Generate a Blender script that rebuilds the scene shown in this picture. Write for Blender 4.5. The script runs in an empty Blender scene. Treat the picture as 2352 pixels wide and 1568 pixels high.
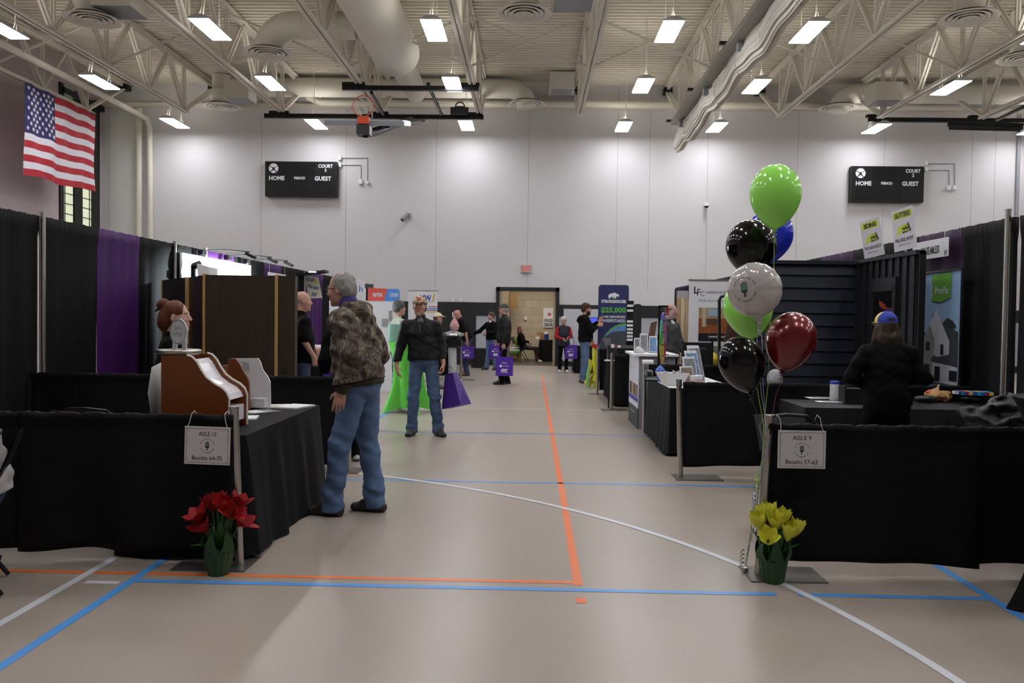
import bpy, bmesh, math, random
import numpy as np
from mathutils import Vector, Matrix, Euler
SC = bpy.context.scene
COL = SC.collection
PI = math.pi
R = math.radians
# ------------------------------------------------------------------ camera, world, exposure
FPX, CXP, CYP = 1900.0, 1176.0, 784.0          # focal length and centre in pixels of the 2352x1568 frame
CAM_H = 1.5
VP = (1222.0, 730.0)
ROLL = -0.0133
def _n(v):
    v = np.array(v, float); return v / np.linalg.norm(v)
_y = _n([VP[0]-CXP, -(VP[1]-CYP), -FPX])
_h = np.array([1.0, ROLL, 0.0]); _x = _n(_h - _h.dot(_y)*_y)
_z = np.cross(_x, _y)
W2C = np.array([_x, _y, _z]).T                  # columns: world axes seen by the camera
cam = bpy.data.objects.new('camera', bpy.data.cameras.new('camera')); COL.objects.link(cam)
M4 = Matrix([list(r) for r in W2C.T]).to_4x4(); M4.translation = Vector((0, 0, CAM_H))
cam.matrix_world = M4
cam.data.sensor_width = 36; cam.data.lens = 36*FPX/2352; cam.data.clip_end = 200; cam.data.clip_start = .05
cam.data.dof.use_dof = True; cam.data.dof.focus_distance = 5.6; cam.data.dof.aperture_fstop = 6.5
SC.camera = cam
SC.view_settings.view_transform = 'Standard'; SC.view_settings.look = 'None'
SC.view_settings.exposure = 0.0; SC.view_settings.gamma = 1; SC.view_settings.use_curve_mapping = False
LAMP = 37.0                                     # radiance of the hanging lights' lenses
world = bpy.data.worlds.new('world'); SC.world = world; world.use_nodes = True
world.node_tree.nodes['Background'].inputs[0].default_value = (.75, .82, 1, 1)
world.node_tree.nodes['Background'].inputs[1].default_value = .03
def ray(px, py):
    c = np.array([(px-CXP), -(py-CYP), -FPX]); return W2C.T @ c
def at(px, py, Y):
    d = ray(px, py); d = d/d[1]*Y; return Vector((d[0], Y, d[2]+CAM_H))
def fl(px, py, z=0.0):
    d = ray(px, py); t = (z-CAM_H)/d[2]; return Vector((d[0]*t, d[1]*t, z))
# ------------------------------------------------------------------ helpers
def srgb(c):
    if isinstance(c, str):
        c = tuple(int(c[i:i+2], 16)/255 for i in (0, 2, 4))
    return tuple((x/12.92 if x <= .04045 else ((x+.055)/1.055)**2.4) for x in c)
_M = {}
def mat(name, col='808080', rough=.6, metal=0., spec=.5, noise=None, bump=None, emit=None, alpha=None, trans=0, attr=None, coat=0, sheen=0, sss=0):
    """procedural principled material; noise=(scale, amount), bump=(scale, strength)"""
    if name in _M: return _M[name]
    m = bpy.data.materials.new(name); m.use_nodes = True; nt = m.node_tree; N = nt.nodes; L = nt.links
    b = N['Principled BSDF']; c = srgb(col)
    b.inputs['Base Color'].default_value = (*c, 1); b.inputs['Roughness'].default_value = rough
    b.inputs['Metallic'].default_value = metal; b.inputs['Specular IOR Level'].default_value = spec
    if coat: b.inputs['Coat Weight'].default_value = coat; b.inputs['Coat Roughness'].default_value = .04
    if sheen: b.inputs['Sheen Weight'].default_value = sheen
    if sss: b.inputs['Subsurface Weight'].default_value = sss; b.inputs['Subsurface Radius'].default_value = (.01, .004, .002)
    if alpha is not None: b.inputs['Alpha'].default_value = alpha
    if trans: b.inputs['Transmission Weight'].default_value = trans
    if emit: b.inputs['Emission Color'].default_value = (*srgb(emit[0]), 1); b.inputs['Emission Strength'].default_value = emit[1]
    src = None
    if attr:
        a = N.new('ShaderNodeVertexColor'); a.layer_name = attr; src = a.outputs[0]; L.new(src, b.inputs['Base Color'])
    if noise or bump:
        tc = N.new('ShaderNodeTexCoord')
    if noise:
        t = N.new('ShaderNodeTexNoise'); t.inputs['Scale'].default_value = noise[0]; t.inputs['Detail'].default_value = 4
        L.new(tc.outputs['Object'], t.inputs['Vector'])
        mr = N.new('ShaderNodeMapRange'); mr.inputs[1].default_value = .3; mr.inputs[2].default_value = .7
        mr.inputs[3].default_value = 1-noise[1]; mr.inputs[4].default_value = 1+noise[1]; L.new(t.outputs[0], mr.inputs[0])
        v = N.new('ShaderNodeVectorMath'); v.operation = 'SCALE'
        if src: L.new(src, v.inputs[0])
        else: v.inputs[0].default_value = c
        L.new(mr.outputs[0], v.inputs['Scale']); L.new(v.outputs[0], b.inputs['Base Color'])
    if bump:
        t = N.new('ShaderNodeTexNoise'); t.inputs['Scale'].default_value = bump[0]; t.inputs['Detail'].default_value = 3
        L.new(tc.outputs['Object'], t.inputs['Vector'])
        bp = N.new('ShaderNodeBump'); bp.inputs['Strength'].default_value = bump[1]; bp.inputs['Distance'].default_value = .01
        L.new(t.outputs[0], bp.inputs['Height']); L.new(bp.outputs[0], b.inputs['Normal'])
    _M[name] = m; return m
def tag(o, label=None, cat=None, group=None, kind=None):
    if label: o['label'] = label
    if cat: o['category'] = cat
    if group: o['group'] = group
    if kind: o['kind'] = kind
    return o
def thing(name, label, cat, loc=(0, 0, 0), rz=0., group=None, rot=None):
    o = bpy.data.objects.new(name, None); COL.objects.link(o); o.empty_display_size = .05
    o.location = loc; o.rotation_euler = rot if rot else (0, 0, rz)
    return tag(o, label, cat, group)
def wm(o):
    m = Matrix.LocRotScale(o.location, o.rotation_euler, o.scale)
    return wm(o.parent) @ m if o.parent else m
def dup(o, label=None, loc=None, rot=None, parent=None, group=None):
    c = o.copy(); COL.objects.link(c); c.parent = parent
    if loc is not None: c.location = loc
    if rot is not None: c.rotation_euler = rot
    if label: c['label'] = label
    if group: c['group'] = group
    for ch in [k for k in SC.objects if k.parent == o]: dup(ch, parent=c)
    return c
class MB:
    def __init__(s): s.v = []; s.f = []; s.m = []
    def add(s, vs, fs, mi=0):
        n = len(s.v); s.v += [tuple(v) for v in vs]; s.f += [tuple(i+n for i in f) for f in fs]; s.m += [mi]*len(fs); return s
    def box(s, lo, hi, mi=0, M=None):
        x0, y0, z0 = lo; x1, y1, z1 = hi
        vs = [Vector(p) for p in ((x0,y0,z0),(x1,y0,z0),(x1,y1,z0),(x0,y1,z0),(x0,y0,z1),(x1,y0,z1),(x1,y1,z1),(x0,y1,z1))]
        if M: vs = [M @ v for v in vs]
        return s.add(vs, [(0,3,2,1),(4,5,6,7),(0,1,5,4),(1,2,6,5),(2,3,7,6),(3,0,4,7)], mi)
    def cbox(s, c, d, mi=0, M=None):
        return s.box([c[i]-d[i]/2 for i in range(3)], [c[i]+d[i]/2 for i in range(3)], mi, M)
    def quad(s, a, b, c, d, mi=0): return s.add([a, b, c, d], [(0, 1, 2, 3)], mi)
    def bar(s, a, b, w, h=None, mi=0, up=(0, 0, 1)):
        """rectangular bar from a to b, w sideways and h along up"""
        h = h or w; a = Vector(a); b = Vector(b); d = (b-a).normalized(); up = Vector(up)
        if abs(d.dot(up)) > .99: up = Vector((0, 1, 0))
        sd = d.cross(up).normalized()*w/2; u = sd.cross(d).normalized()*h/2
        vs = [a-sd-u, a+sd-u, a+sd+u, a-sd+u, b-sd-u, b+sd-u, b+sd+u, b-sd+u]
        return s.add(vs, [(0,1,2,3),(7,6,5,4),(0,4,5,1),(1,5,6,2),(2,6,7,3),(3,7,4,0)], mi)
    def tube(s, pts, r, n=10, mi=0, caps=True, closed=False):
        pts = [Vector(p) for p in pts]; rs = r if isinstance(r, (list, tuple)) else [r]*len(pts)
        k = len(pts); rings = []; prev = None
        for i, p in enumerate(pts):
            a = pts[(i-1) % k] if (i > 0 or closed) else p; b = pts[(i+1) % k] if (i < k-1 or closed) else p
            d = (b-a)
            d = d.normalized() if d.length > 1e-9 else Vector((0, 0, 1))
            if prev is None: u = d.orthogonal().normalized()
            else:
                u = prev - d*prev.dot(d); u = u.normalized() if u.length > 1e-6 else d.orthogonal().normalized()
            prev = u; w = d.cross(u)
            rings.append([p+(u*math.cos(t)+w*math.sin(t))*rs[i] for t in [2*PI*j/n for j in range(n)]])
        vs = [v for rg in rings for v in rg]; fs = []
        for i in range(k if closed else k-1):
            i2 = (i+1) % k
            for j in range(n): fs.append((i*n+j, i*n+(j+1) % n, i2*n+(j+1) % n, i2*n+j))
        if caps and not closed: fs += [tuple(range(n))[::-1], tuple((k-1)*n+j for j in range(n))]
        return s.add(vs, fs, mi)
    def cyl(s, a, b, r, n=16, mi=0): return s.tube([a, b], r, n, mi)
    def lathe(s, prof, c=(0, 0, 0), n=24, mi=0, M=None, sx=1, sy=1):
        """prof = [(r, z)...]; caps close where r is 0"""
        vs = []; fs = []; k = len(prof)
        for r_, z in prof:
            for j in range(n):
                t = 2*PI*j/n; p = Vector((c[0]+r_*math.cos(t)*sx, c[1]+r_*math.sin(t)*sy, c[2]+z)); vs.append(M @ p if M else p)
        for i in range(k-1):
            for j in range(n): fs.append((i*n+j, i*n+(j+1) % n, (i+1)*n+(j+1) % n, (i+1)*n+j))
        return s.add(vs, fs, mi)
    def disc(s, c, r, nrm=(0, 0, 1), n=20, mi=0, ry=None):
        nrm = Vector(nrm).normalized(); u = Vector((1, 0, 0)) if abs(nrm.x) < .9 else Vector((0, 1, 0))
        u = (u-nrm*u.dot(nrm)).normalized(); w = nrm.cross(u); c = Vector(c)
        return s.add([c+u*math.cos(2*PI*j/n)*r+w*math.sin(2*PI*j/n)*(ry or r) for j in range(n)], [tuple(range(n))], mi)
    def prism(s, poly, z0, z1, mi=0, f=lambda p: p):
        """poly of (a,b), extruded from z0 to z1; f maps (a,b,z) to a point"""
        n = len(poly); vs = [f((a, b, z0)) for a, b in poly]+[f((a, b, z1)) for a, b in poly]
        return s.add(vs, [tuple(range(n))[::-1], tuple(range(n, 2*n))]+[(i, (i+1) % n, n+(i+1) % n, n+i) for i in range(n)], mi)
    def grid(s, f, nu, nv, mi=0, closed=False):
        vs = [f(i/nu, j/nv) for j in range(nv+1) for i in range(nu+1)]
        return s.add(vs, [(j*(nu+1)+i, j*(nu+1)+i+1, (j+1)*(nu+1)+i+1, (j+1)*(nu+1)+i) for j in range(nv) for i in range(nu)], mi)
    def build(s, name, mats, parent=None, smooth=False, world=False, loc=None, fix=True):
        me = bpy.data.meshes.new(name)
        vs = s.v
        if world and parent:
            inv = wm(parent).inverted(); vs = [inv @ Vector(v) for v in vs]
        me.from_pydata([tuple(v) for v in vs], [], s.f)
        for m in (mats if isinstance(mats, (list, tuple)) else [mats]): me.materials.append(m)
        if any(s.m): me.polygons.foreach_set('material_index', s.m)
        if fix:
            bm = bmesh.new(); bm.from_mesh(me); bmesh.ops.recalc_face_normals(bm, faces=bm.faces); bm.to_mesh(me); bm.free()
        if smooth: me.polygons.foreach_set('use_smooth', [True]*len(me.polygons))
        me.update()
        if smooth == 'auto':
            try: me.set_sharp_from_angle(angle=R(40))
            except Exception: pass
        o = bpy.data.objects.new(name, me); COL.objects.link(o)
        if parent: o.parent = parent
        if loc is not None: o.location = loc
        return o
def solo(mb, name, mats, label, cat, group=None, smooth=False):
    """a thing that is one mesh, its origin at its base"""
    A = np.array([tuple(v) for v in mb.v]); c = Vector(((A[:, 0].min()+A[:, 0].max())/2, (A[:, 1].min()+A[:, 1].max())/2, A[:, 2].min()))
    mb.v = [Vector(v)-c for v in mb.v]; o = mb.build(name, mats, smooth=smooth, loc=c); return tag(o, label, cat, group)
def struct(mb, name, mats, parent=None, smooth=False):
    o = mb.build(name, mats, parent, smooth); o['kind'] = 'structure'; return o
_TX = {}
def text(mb, s, c, h, ux=(1, 0, 0), uy=(0, 0, 1), w=None, mi=0, bold=0., align='C', off=.0015, shear=0., spacing=1.):
    """flat lettering added to a mesh builder: centre c, cap height h, fitted to width w, raised along ux x uy by off"""
    key = (s, bold, shear, spacing)
    if key not in _TX:
        cu = bpy.data.curves.new('t', 'FONT'); cu.body = s; cu.size = 1; cu.resolution_u = 2; cu.offset = bold; cu.shear = shear; cu.space_character = spacing
        ob = bpy.data.objects.new('t', cu); COL.objects.link(ob); me = bpy.data.meshes.new_from_object(ob)
        _TX[key] = ([tuple(v.co) for v in me.vertices], [tuple(p.vertices) for p in me.polygons])
        bpy.data.objects.remove(ob); bpy.data.curves.remove(cu); bpy.data.meshes.remove(me)
    vs, fs = _TX[key]
    if not vs: return mb
    A = np.array(vs); x0, x1 = A[:, 0].min(), A[:, 0].max(); y0, y1 = A[:, 1].min(), A[:, 1].max()
    sy = h/.7; sx = sy if w is None else w/(x1-x0)
    ax = (x0+x1)/2 if align == 'C' else (x0 if align == 'L' else x1)
    ux = Vector(ux).normalized(); uy = Vector(uy).normalized(); nz = ux.cross(uy); c = Vector(c)
    return mb.add([c+ux*((v[0]-ax)*sx)+uy*((v[1]-.35)*sy)+nz*off for v in vs], fs, mi)
# ------------------------------------------------------------------ SDF bodies meshed by surface nets
class SDF:
    def __init__(s, lo, hi, h):
        s.ax = [np.arange(lo[i]-2*h, hi[i]+3*h, h) for i in range(3)]; s.h = h
        s.F = np.full([len(a) for a in s.ax], .2, np.float32)
    def _sub(s, lo, hi, pad=.05):
        sl = []
        for i in range(3):
            a = np.searchsorted(s.ax[i], lo[i]-pad); b = np.searchsorted(s.ax[i], hi[i]+pad)
            sl.append(slice(max(a, 0), max(min(b, len(s.ax[i])), 0)))
        if any(q.stop <= q.start for q in sl): return None
        X = s.ax[0][sl[0]][:, None, None]; Y = s.ax[1][sl[1]][None, :, None]; Z = s.ax[2][sl[2]][None, None, :]
        return tuple(sl), X, Y, Z
    def _mix(s, sl, d, k, op):
        A = s.F[sl]
        if op == 'add':
            h = np.clip(.5+.5*(A-d)/k, 0, 1); s.F[sl] = A*(1-h)+d*h-k*h*(1-h)
        elif op == 'cut':
            d = -d; h = np.clip(.5-.5*(A-d)/k, 0, 1); s.F[sl] = A*(1-h)+d*h+k*h*(1-h)
    def cap(s, a, b, r1, r2, k=.02, flat=None, op='add'):
        a = np.array(a, float); b = np.array(b, float); rm = max(r1, r2)*1.02
        q = s._sub(np.minimum(a, b)-rm, np.maximum(a, b)+rm, .03+k)
        if q is None: return s
        sl, X, Y, Z = q; ab = b-a; L2 = max(float(ab@ab), 1e-9)
        t = np.clip(((X-a[0])*ab[0]+(Y-a[1])*ab[1]+(Z-a[2])*ab[2])/L2, 0, 1)
        dx = X-a[0]-t*ab[0]; dy = Y-a[1]-t*ab[1]; dz = Z-a[2]-t*ab[2]
        if flat is not None:
            n = np.array(flat[:3], float); n /= np.linalg.norm(n); f = flat[3]
            c = dx*n[0]+dy*n[1]+dz*n[2]; d2 = dx*dx+dy*dy+dz*dz-c*c+(c/f)**2
        else: d2 = dx*dx+dy*dy+dz*dz
        s._mix(sl, (np.sqrt(d2)-(r1+(r2-r1)*t)).astype(np.float32), k, op); return s
    def ell(s, c, r, k=.02, rot=None, op='add'):
        c = np.array(c, float); r = np.array(r, float); rm = r.max() if rot is not None else r
        q = s._sub(c-rm, c+rm, .03+k)
        if q is None: return s
        sl, X, Y, Z = q; dx = X-c[0]; dy = Y-c[1]; dz = Z-c[2]
        if rot is not None:
            u, v, w = [rot[:, i] for i in range(3)]
            dx, dy, dz = (dx*u[0]+dy*u[1]+dz*u[2], dx*v[0]+dy*v[1]+dz*v[2], dx*w[0]+dy*w[1]+dz*w[2])
        k0 = np.sqrt((dx/r[0])**2+(dy/r[1])**2+(dz/r[2])**2); k1 = np.sqrt((dx/r[0]**2)**2+(dy/r[1]**2)**2+(dz/r[2]**2)**2)+1e-9
        s._mix(sl, (k0*(k0-1)/k1).astype(np.float32), k, op); return s
    def plane(s, p, n):
        """keep the side the normal points away from"""
        n = _n(n); X = s.ax[0][:, None, None]; Y = s.ax[1][None, :, None]; Z = s.ax[2][None, None, :]
        s.F = np.maximum(s.F, ((X-p[0])*n[0]+(Y-p[1])*n[1]+(Z-p[2])*n[2]).astype(np.float32)); return s
    def noise(s, amp, freqs, seed=0, zone=None):
        rng = np.random.RandomState(seed); X = s.ax[0][:, None, None]; Y = s.ax[1][None, :, None]; Z = s.ax[2][None, None, :]
        near = np.abs(s.F) < .06
        if not near.any(): return s
        i, j, k = np.nonzero(near); x = s.ax[0][i]; y = s.ax[1][j]; z = s.ax[2][k]; w = np.zeros(len(i))
        for f, g, a in freqs:        # horizontal frequency, vertical frequency, weight
            for _ in range(3):
                th = rng.rand()*2*PI; ph = rng.rand()*6.28; vz = rng.choice([-1, 1])*g
                arg = (x*math.cos(th)+y*math.sin(th))*f+z*vz+ph
                w += a/3*np.sin(arg+1.3*np.sin(z*g*.43+x*f*.37+ph))
        if zone is not None: w *= zone(x, y, z)
        s.F[i, j, k] += (amp*w).astype(np.float32); return s
    def mesh(s):
        F = s.F; S = F < 0; nx, ny, nz = F.shape
        c = [S[a:nx-1+a, b:ny-1+b, d:nz-1+d] for a in (0, 1) for b in (0, 1) for d in (0, 1)]
        al = c[0].copy(); an = c[0].copy()
        for q in c[1:]: al &= q; an |= q
        cell = an & ~al; I, J, K = np.nonzero(cell); n = len(I); idx = np.full(cell.shape, -1, np.int64); idx[I, J, K] = np.arange(n)
        P = np.zeros((n, 3)); cnt = np.zeros(n); cr = [(a, b, d) for a in (0, 1) for b in (0, 1) for d in (0, 1)]
        for p in cr:
            for ax in range(3):
                if p[ax] == 1: continue
                q = list(p); q[ax] = 1
                f0 = F[I+p[0], J+p[1], K+p[2]]; f1 = F[I+q[0], J+q[1], K+q[2]]; m = (f0 < 0) != (f1 < 0)
                t = np.where(m, f0/np.where(m, f0-f1, 1), 0); pos = np.array(p, float)[None, :].repeat(n, 0); pos[:, ax] += t
                P[m] += pos[m]; cnt += m
        P /= cnt[:, None]; P += np.stack([I, J, K], 1)
        V = np.stack([s.ax[a][0]+P[:, a]*s.h for a in range(3)], 1)
        Q = []
        for ax in range(3):
            A = [slice(None)]*3; B = [slice(None)]*3; A[ax] = slice(0, -1); B[ax] = slice(1, None)
            ch = S[tuple(A)] != S[tuple(B)]; i, j, k = np.nonzero(ch); ijk = np.stack([i, j, k], 1)
            u, v = [(1, 2), (2, 0), (0, 1)][ax]
            ok = (ijk[:, u] > 0) & (ijk[:, v] > 0) & (ijk[:, u] < cell.shape[u]) & (ijk[:, v] < cell.shape[v]); ijk = ijk[ok]
            eu = np.zeros(3, int); eu[u] = 1; ev = np.zeros(3, int); ev[v] = 1
            g = lambda w: idx[w[:, 0], w[:, 1], w[:, 2]]
            q = np.stack([g(ijk-eu-ev), g(ijk-ev), g(ijk), g(ijk-eu)], 1)
            ins = S[ijk[:, 0], ijk[:, 1], ijk[:, 2]]; q[~ins] = q[~ins][:, ::-1]; Q.append(q)
        Q = np.concatenate(Q); Q = Q[(Q >= 0).all(1)]
        return V, Q
    def build(s, name, mats, parent=None, color=None, relax=1, loc=None):
        V, Q = s.mesh()
        if len(V) == 0: return None
        for _ in range(relax):
            acc = np.zeros_like(V); cn = np.zeros(len(V))
            for a, b in ((0, 1), (1, 2), (2, 3), (3, 0)):
                for p, q in ((a, b), (b, a)):
                    for ax in range(3): acc[:, ax] += np.bincount(Q[:, p], V[Q[:, q], ax], len(V))
                    cn += np.bincount(Q[:, p], minlength=len(V))
            V = .5*V+.5*acc/np.maximum(cn, 1)[:, None]
        me = bpy.data.meshes.new(name); me.vertices.add(len(V)); me.vertices.foreach_set('co', V.astype(np.float32).ravel())
        me.loops.add(len(Q)*4); me.loops.foreach_set('vertex_index', Q.astype(np.int32).ravel()); me.polygons.add(len(Q))
        me.polygons.foreach_set('loop_start', np.arange(0, len(Q)*4, 4, dtype=np.int32))
        me.update(calc_edges=True); me.validate()
        me.polygons.foreach_set('use_smooth', np.ones(len(me.polygons), bool))
        if color is not None:
            ca = me.color_attributes.new('tint', 'FLOAT_COLOR', 'POINT'); C4 = np.ones((len(V), 4), np.float32); C4[:, :3] = color(V); ca.data.foreach_set('color', C4.ravel())
        for m in (mats if isinstance(mats, (list, tuple)) else [mats]): me.materials.append(m)
        me.update(); o = bpy.data.objects.new(name, me); COL.objects.link(o)
        if parent: o.parent = parent
        if loc is not None: o.location = loc
        return o
# ================================================================== the room
YB, XL, XR, YR, ZD = 26.0, -13.7, 17.5, -10.0, 8.72      # back wall, side walls, rear wall, roof deck
mWall = mat('wall_paint', 'd2d0d1', .7, spec=.25)
mWallL = mat('wall_paint_mauve', 'c6b9bc', .7, spec=.25)
mSteel = mat('painted_steel_cream', 'dad5c9', .5, spec=.35)
mDeck = mat('painted_roof_deck', 'd9d4c6', .6, spec=.3)
mBlackPaint = mat('black_paint', '17191b', .45)
mChrome = mat('brushed_aluminium', 'b9b7b2', .32, metal=1)
mWhite = mat('white_plastic', 'e6e6e6', .45)
mPaper = mat('white_paper', 'e3e3e5', .7)
mInk = mat('black_ink', '222222', .6)
mBlackMetal = mat('black_metal', '101012', .4, metal=.3)
mDarkPlastic = mat('dark_plastic', '1a1b1d', .4)
# floor: taupe sheet floor with a soft sheen
m = mat('taupe_sports_floor', '8d8073', .33, spec=.42); nt = m.node_tree; b = nt.nodes['Principled BSDF']
t = nt.nodes.new('ShaderNodeTexNoise'); t.inputs['Scale'].default_value = .9; t.inputs['Detail'].default_value = 6
g = nt.nodes.new('ShaderNodeTexCoord'); nt.links.new(g.outputs['Object'], t.inputs['Vector'])
cr = nt.nodes.new('ShaderNodeMix'); cr.data_type = 'RGBA'; cr.inputs['A'].default_value = (*srgb('988d82'), 1); cr.inputs['B'].default_value = (*srgb('a2978c'), 1)
nt.links.new(t.outputs[0], cr.inputs['Factor']); nt.links.new(cr.outputs['Result'], b.inputs['Base Color'])
b.inputs['Roughness'].default_value = .3
struct(MB().box((XL-.2, YR, -.1), (XR+.2, YB+.02, 0)), 'floor', m)
DX0, DX1, DZ = at(1144, 800, YB).x, at(1277, 800, YB).x, 2.37
# back wall with the doorway cut in it, vertical panel joints
mb = MB()
mb.box((XL-.2, YB, 0), (DX0, YB+.25, 9.2)); mb.box((DX1, YB, 0), (XR+.2, YB+.25, 9.2)); mb.box((DX0, YB, DZ), (DX1, YB+.25, 9.2))
struct(mb, 'wall_back', mWall)
mSeam = mat('wall_joint', 'a3a09e', .8)
mb = MB()
for px in (250, 600, 795, 1002, 1214, 1418, 1492, 1625, 1832, 2030, 2232, 2285):
    x = at(px, 400, YB).x
    mb.box((x-.006, YB-.004, 2 if px in (250, 600, 795) else 2.4), (x+.006, YB+.01, 8.6))
struct(mb, 'trim_1', mSeam)
# left wall with its tall window
mb = MB(); WY0, WY1 = 23.75, 25.75
mb.box((XL-.25, YR, 0), (XL, WY0, 9.2)); mb.box((XL-.25, WY1, 0), (XL, YB, 9.2)); mb.box((XL-.25, WY0, 0), (XL, WY1, 1.2)); mb.box((XL-.25, WY0, 8.1), (XL, WY1, 9.2))
struct(mb, 'wall_left', mWallL)
struct(MB().box((XR, YR, 0), (XR+.25, YB, 9.2)), 'wall_right', mWall)
struct(MB().box((XL-.2, YR-.25, 0), (XR+.2, YR, 9.2)), 'wall_rear', mWall)
mPane = mat('frosted_daylight_pane', 'd8dcc4', .5, emit=('e6ecc8', .62))
mb = MB().box((XL-.16, WY0, 1.2), (XL-.14, WY1, 8.1)); win = struct(mb, 'window_1', mPane)
mb = MB(); e = .09
for y in (WY0, (WY0+WY1)/2, WY1): mb.box((XL-.15, y-e, 1.2), (XL+.05, y+e, 8.1))
for z in (1.25, 4.0, 7.9): mb.box((XL-.15, WY0, z-e), (XL+.12, WY1+.25, z+e))
struct(mb, 'window_frame', mBlackPaint, win)
mb = MB()
y = WY0
while y < WY1: mb.box((XL-.14, y-.012, 1.2), (XL-.12, y+.012, 8.1)); y += .45
z = 1.4
while z < 7.9: mb.box((XL-.14, WY0, z-.012), (XL-.12, WY1, z+.012)); z += .3
struct(mb, 'window_muntins', mBlackPaint, win)
# black pad band, tack strip and grey lower panels of the back wall
mPanel = mat('grey_lower_panel', 'a9acb4', .55)
xa, xb, xc = at(985, 800, YB).x, at(1093, 800, YB).x, at(1340, 800, YB).x
mb = MB()
mb.box((XL, YB-.05, .05), (xb, YB, 1.97)); mb.box((xb, YB-.05, 1.55), (DX0-.08, YB, 1.97)); mb.box((DX1+.08, YB-.05, 1.55), (XR, YB, 1.93))
struct(mb, 'trim_2', mBlackPaint)
mb = MB(); mb.box((xb, YB-.03, .2), (DX0-.08, YB, 1.55)); mb.box((DX1+.08, YB-.03, .2), (XR, YB, 1.55))
struct(mb, 'trim_3', mPanel)
mb = MB(); mb.box((XL, YB-.06, 0), (DX0-.08, YB, .2)); mb.box((DX1+.08, YB-.06, 0), (XR, YB, .2)); struct(mb, 'baseboard_back', mBlackPaint)
# doorway: black frame with aluminium jambs, and the room beyond
mb = MB(); d1 = mb.box((DX0-.08, YB-.07, 0), (DX0+.03, YB+.27, DZ+.08)).box((DX1-.03, YB-.07, 0), (DX1+.08, YB+.27, DZ+.08)).box((DX0-.08, YB-.07, DZ-.03), (DX1+.08, YB+.27, DZ+.09))
door = struct(mb, 'door_1', mBlackPaint)
mTan = mat('tan_steel', 'a89a80', .5)
mb = MB().box((DX0+.03, YB-.02, 0), (DX0+.1, YB+.22, DZ-.03)).box((DX1-.1, YB-.02, 0), (DX1-.03, YB+.22, DZ-.03)); struct(mb, 'door_jamb', mTan, door)
# beige block wall room
m = mat('beige_block_wall', 'bcae96', .75); nt = m.node_tree; b = nt.nodes['Principled BSDF']
t = nt.nodes.new('ShaderNodeTexBrick'); t.inputs['Scale'].default_value = 1; t.inputs['Brick Width'].default_value = .55; t.inputs['Row Height'].default_value = .27
t.inputs['Mortar Size'].default_value = .012; t.inputs['Color1'].default_value = (*srgb('b9aa92'), 1); t.inputs['Color2'].default_value = (*srgb('c2b39a'), 1); t.inputs['Mortar'].default_value = (*srgb('ab9c85'), 1)
g = nt.nodes.new('ShaderNodeTexCoord'); mp = nt.nodes.new('ShaderNodeMapping'); mp.inputs['Rotation'].default_value = (R(90), 0, 0)
nt.links.new(g.outputs['Object'], mp.inputs[0]); nt.links.new(mp.outputs[0], t.inputs['Vector']); nt.links.new(t.outputs[0], b.inputs['Base Color'])
Y2 = 30.2; xl2 = at(1171, 750, Y2).x
struct(MB().box((xl2, Y2, 0), (4.5, Y2+.2, 3.2)), 'wall_lobby_back', m)
struct(MB().box((xl2-1.8, Y2-.8, 0), (xl2, Y2-.6, 3.2)), 'wall_lobby_left', mat('lobby_tan_wall', '9c8a6c', .7))
struct(MB().box((4.3, YB+.25, 0), (4.5, Y2, 3.2)), 'wall_lobby_right', m)
struct(MB().box((-4.2, YB+.25, 0), (-4.0, Y2, 3.2)), 'wall_lobby_side', m)
struct(MB().box((-4.2, YB+.25, 3.0), (4.5, Y2+.2, 3.2)), 'ceiling_lobby', mWhite)
tag(thing('lobby_fill_panel', 'added unseen light panel brightening the room beyond the doorway', 'ceiling light', (0, 28, 2.96)))  # added glowing panel, out of view, so the room past the doorway is lit
MB().box((-.9, -.6, 0), (.9, .6, .02)).build('lens', mat('lobby_fill_glow', 'ffffff', .4, emit=('fff6ea', 9)), [o for o in SC.objects if o.name == 'lobby_fill_panel'][0])
struct(MB().box((-4.2, YB+.02, -.1), (4.5, Y2+.2, 0.001)), 'floor_lobby', mat('dark_brown_carpet_tile', '4d443c', .4, noise=(8, .12)))
# roof deck: ribbed steel
mb = MB(); y = 3.0; p = []
while y < YB+.2:
    p += [(y, ZD), (y+.07, ZD), (y+.082, ZD+.08), (y+.191, ZD+.08)]; y += .203
p.append((y, ZD))
for (ya, za), (yb, zb) in zip(p, p[1:]): mb.quad((XL, ya, za), (XR, ya, za), (XR, yb, zb), (XL, yb, zb))
mb.box((XL, YR, ZD), (XR, 3.0, ZD+.1))
mb.box((XL-.2, YR-.2, ZD+.12), (XR+.2, YB+.25, ZD+.3))
struct(mb, 'ceiling', mDeck)
# header pipe and ledger along the back wall top
mb = MB().box((XL, YB-.12, ZD-.75), (XR, YB, ZD-.62)); struct(mb, 'trim_4', mSteel)
# ------------------------------------------------------------------ floor markings
def strip(name, pts, w, m, z=.0015, lab=None):
    mb = MB(); pts = [Vector((p[0], p[1], 0)) for p in pts]
    L = []; Rr = []
    for i, p_ in enumerate(pts):
        a = pts[max(i-1, 0)]; b_ = pts[min(i+1, len(pts)-1)]; d = (b_-a).normalized(); nrm = Vector((-d.y, d.x, 0))*w/2
        L.append(p_+nrm); Rr.append(p_-nrm)
    n = len(pts)
    for i in range(n-1): mb.quad(*[(q.x, q.y, z) for q in (Rr[i], Rr[i+1], L[i+1], L[i])])
    o = struct(mb, name, m); return o
mBlue = mat('blue_court_paint', '4f93d8', .35); mOr = mat('orange_court_paint', 'e0733a', .35); mWt = mat('white_court_paint', 'c9ccd2', .35); mOrF = mat('faded_orange_court_paint', 'b98b6b', .35)
strip('floor_line', [(.28, 4.62), (.28, 21.9)], .052, mOr)
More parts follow.
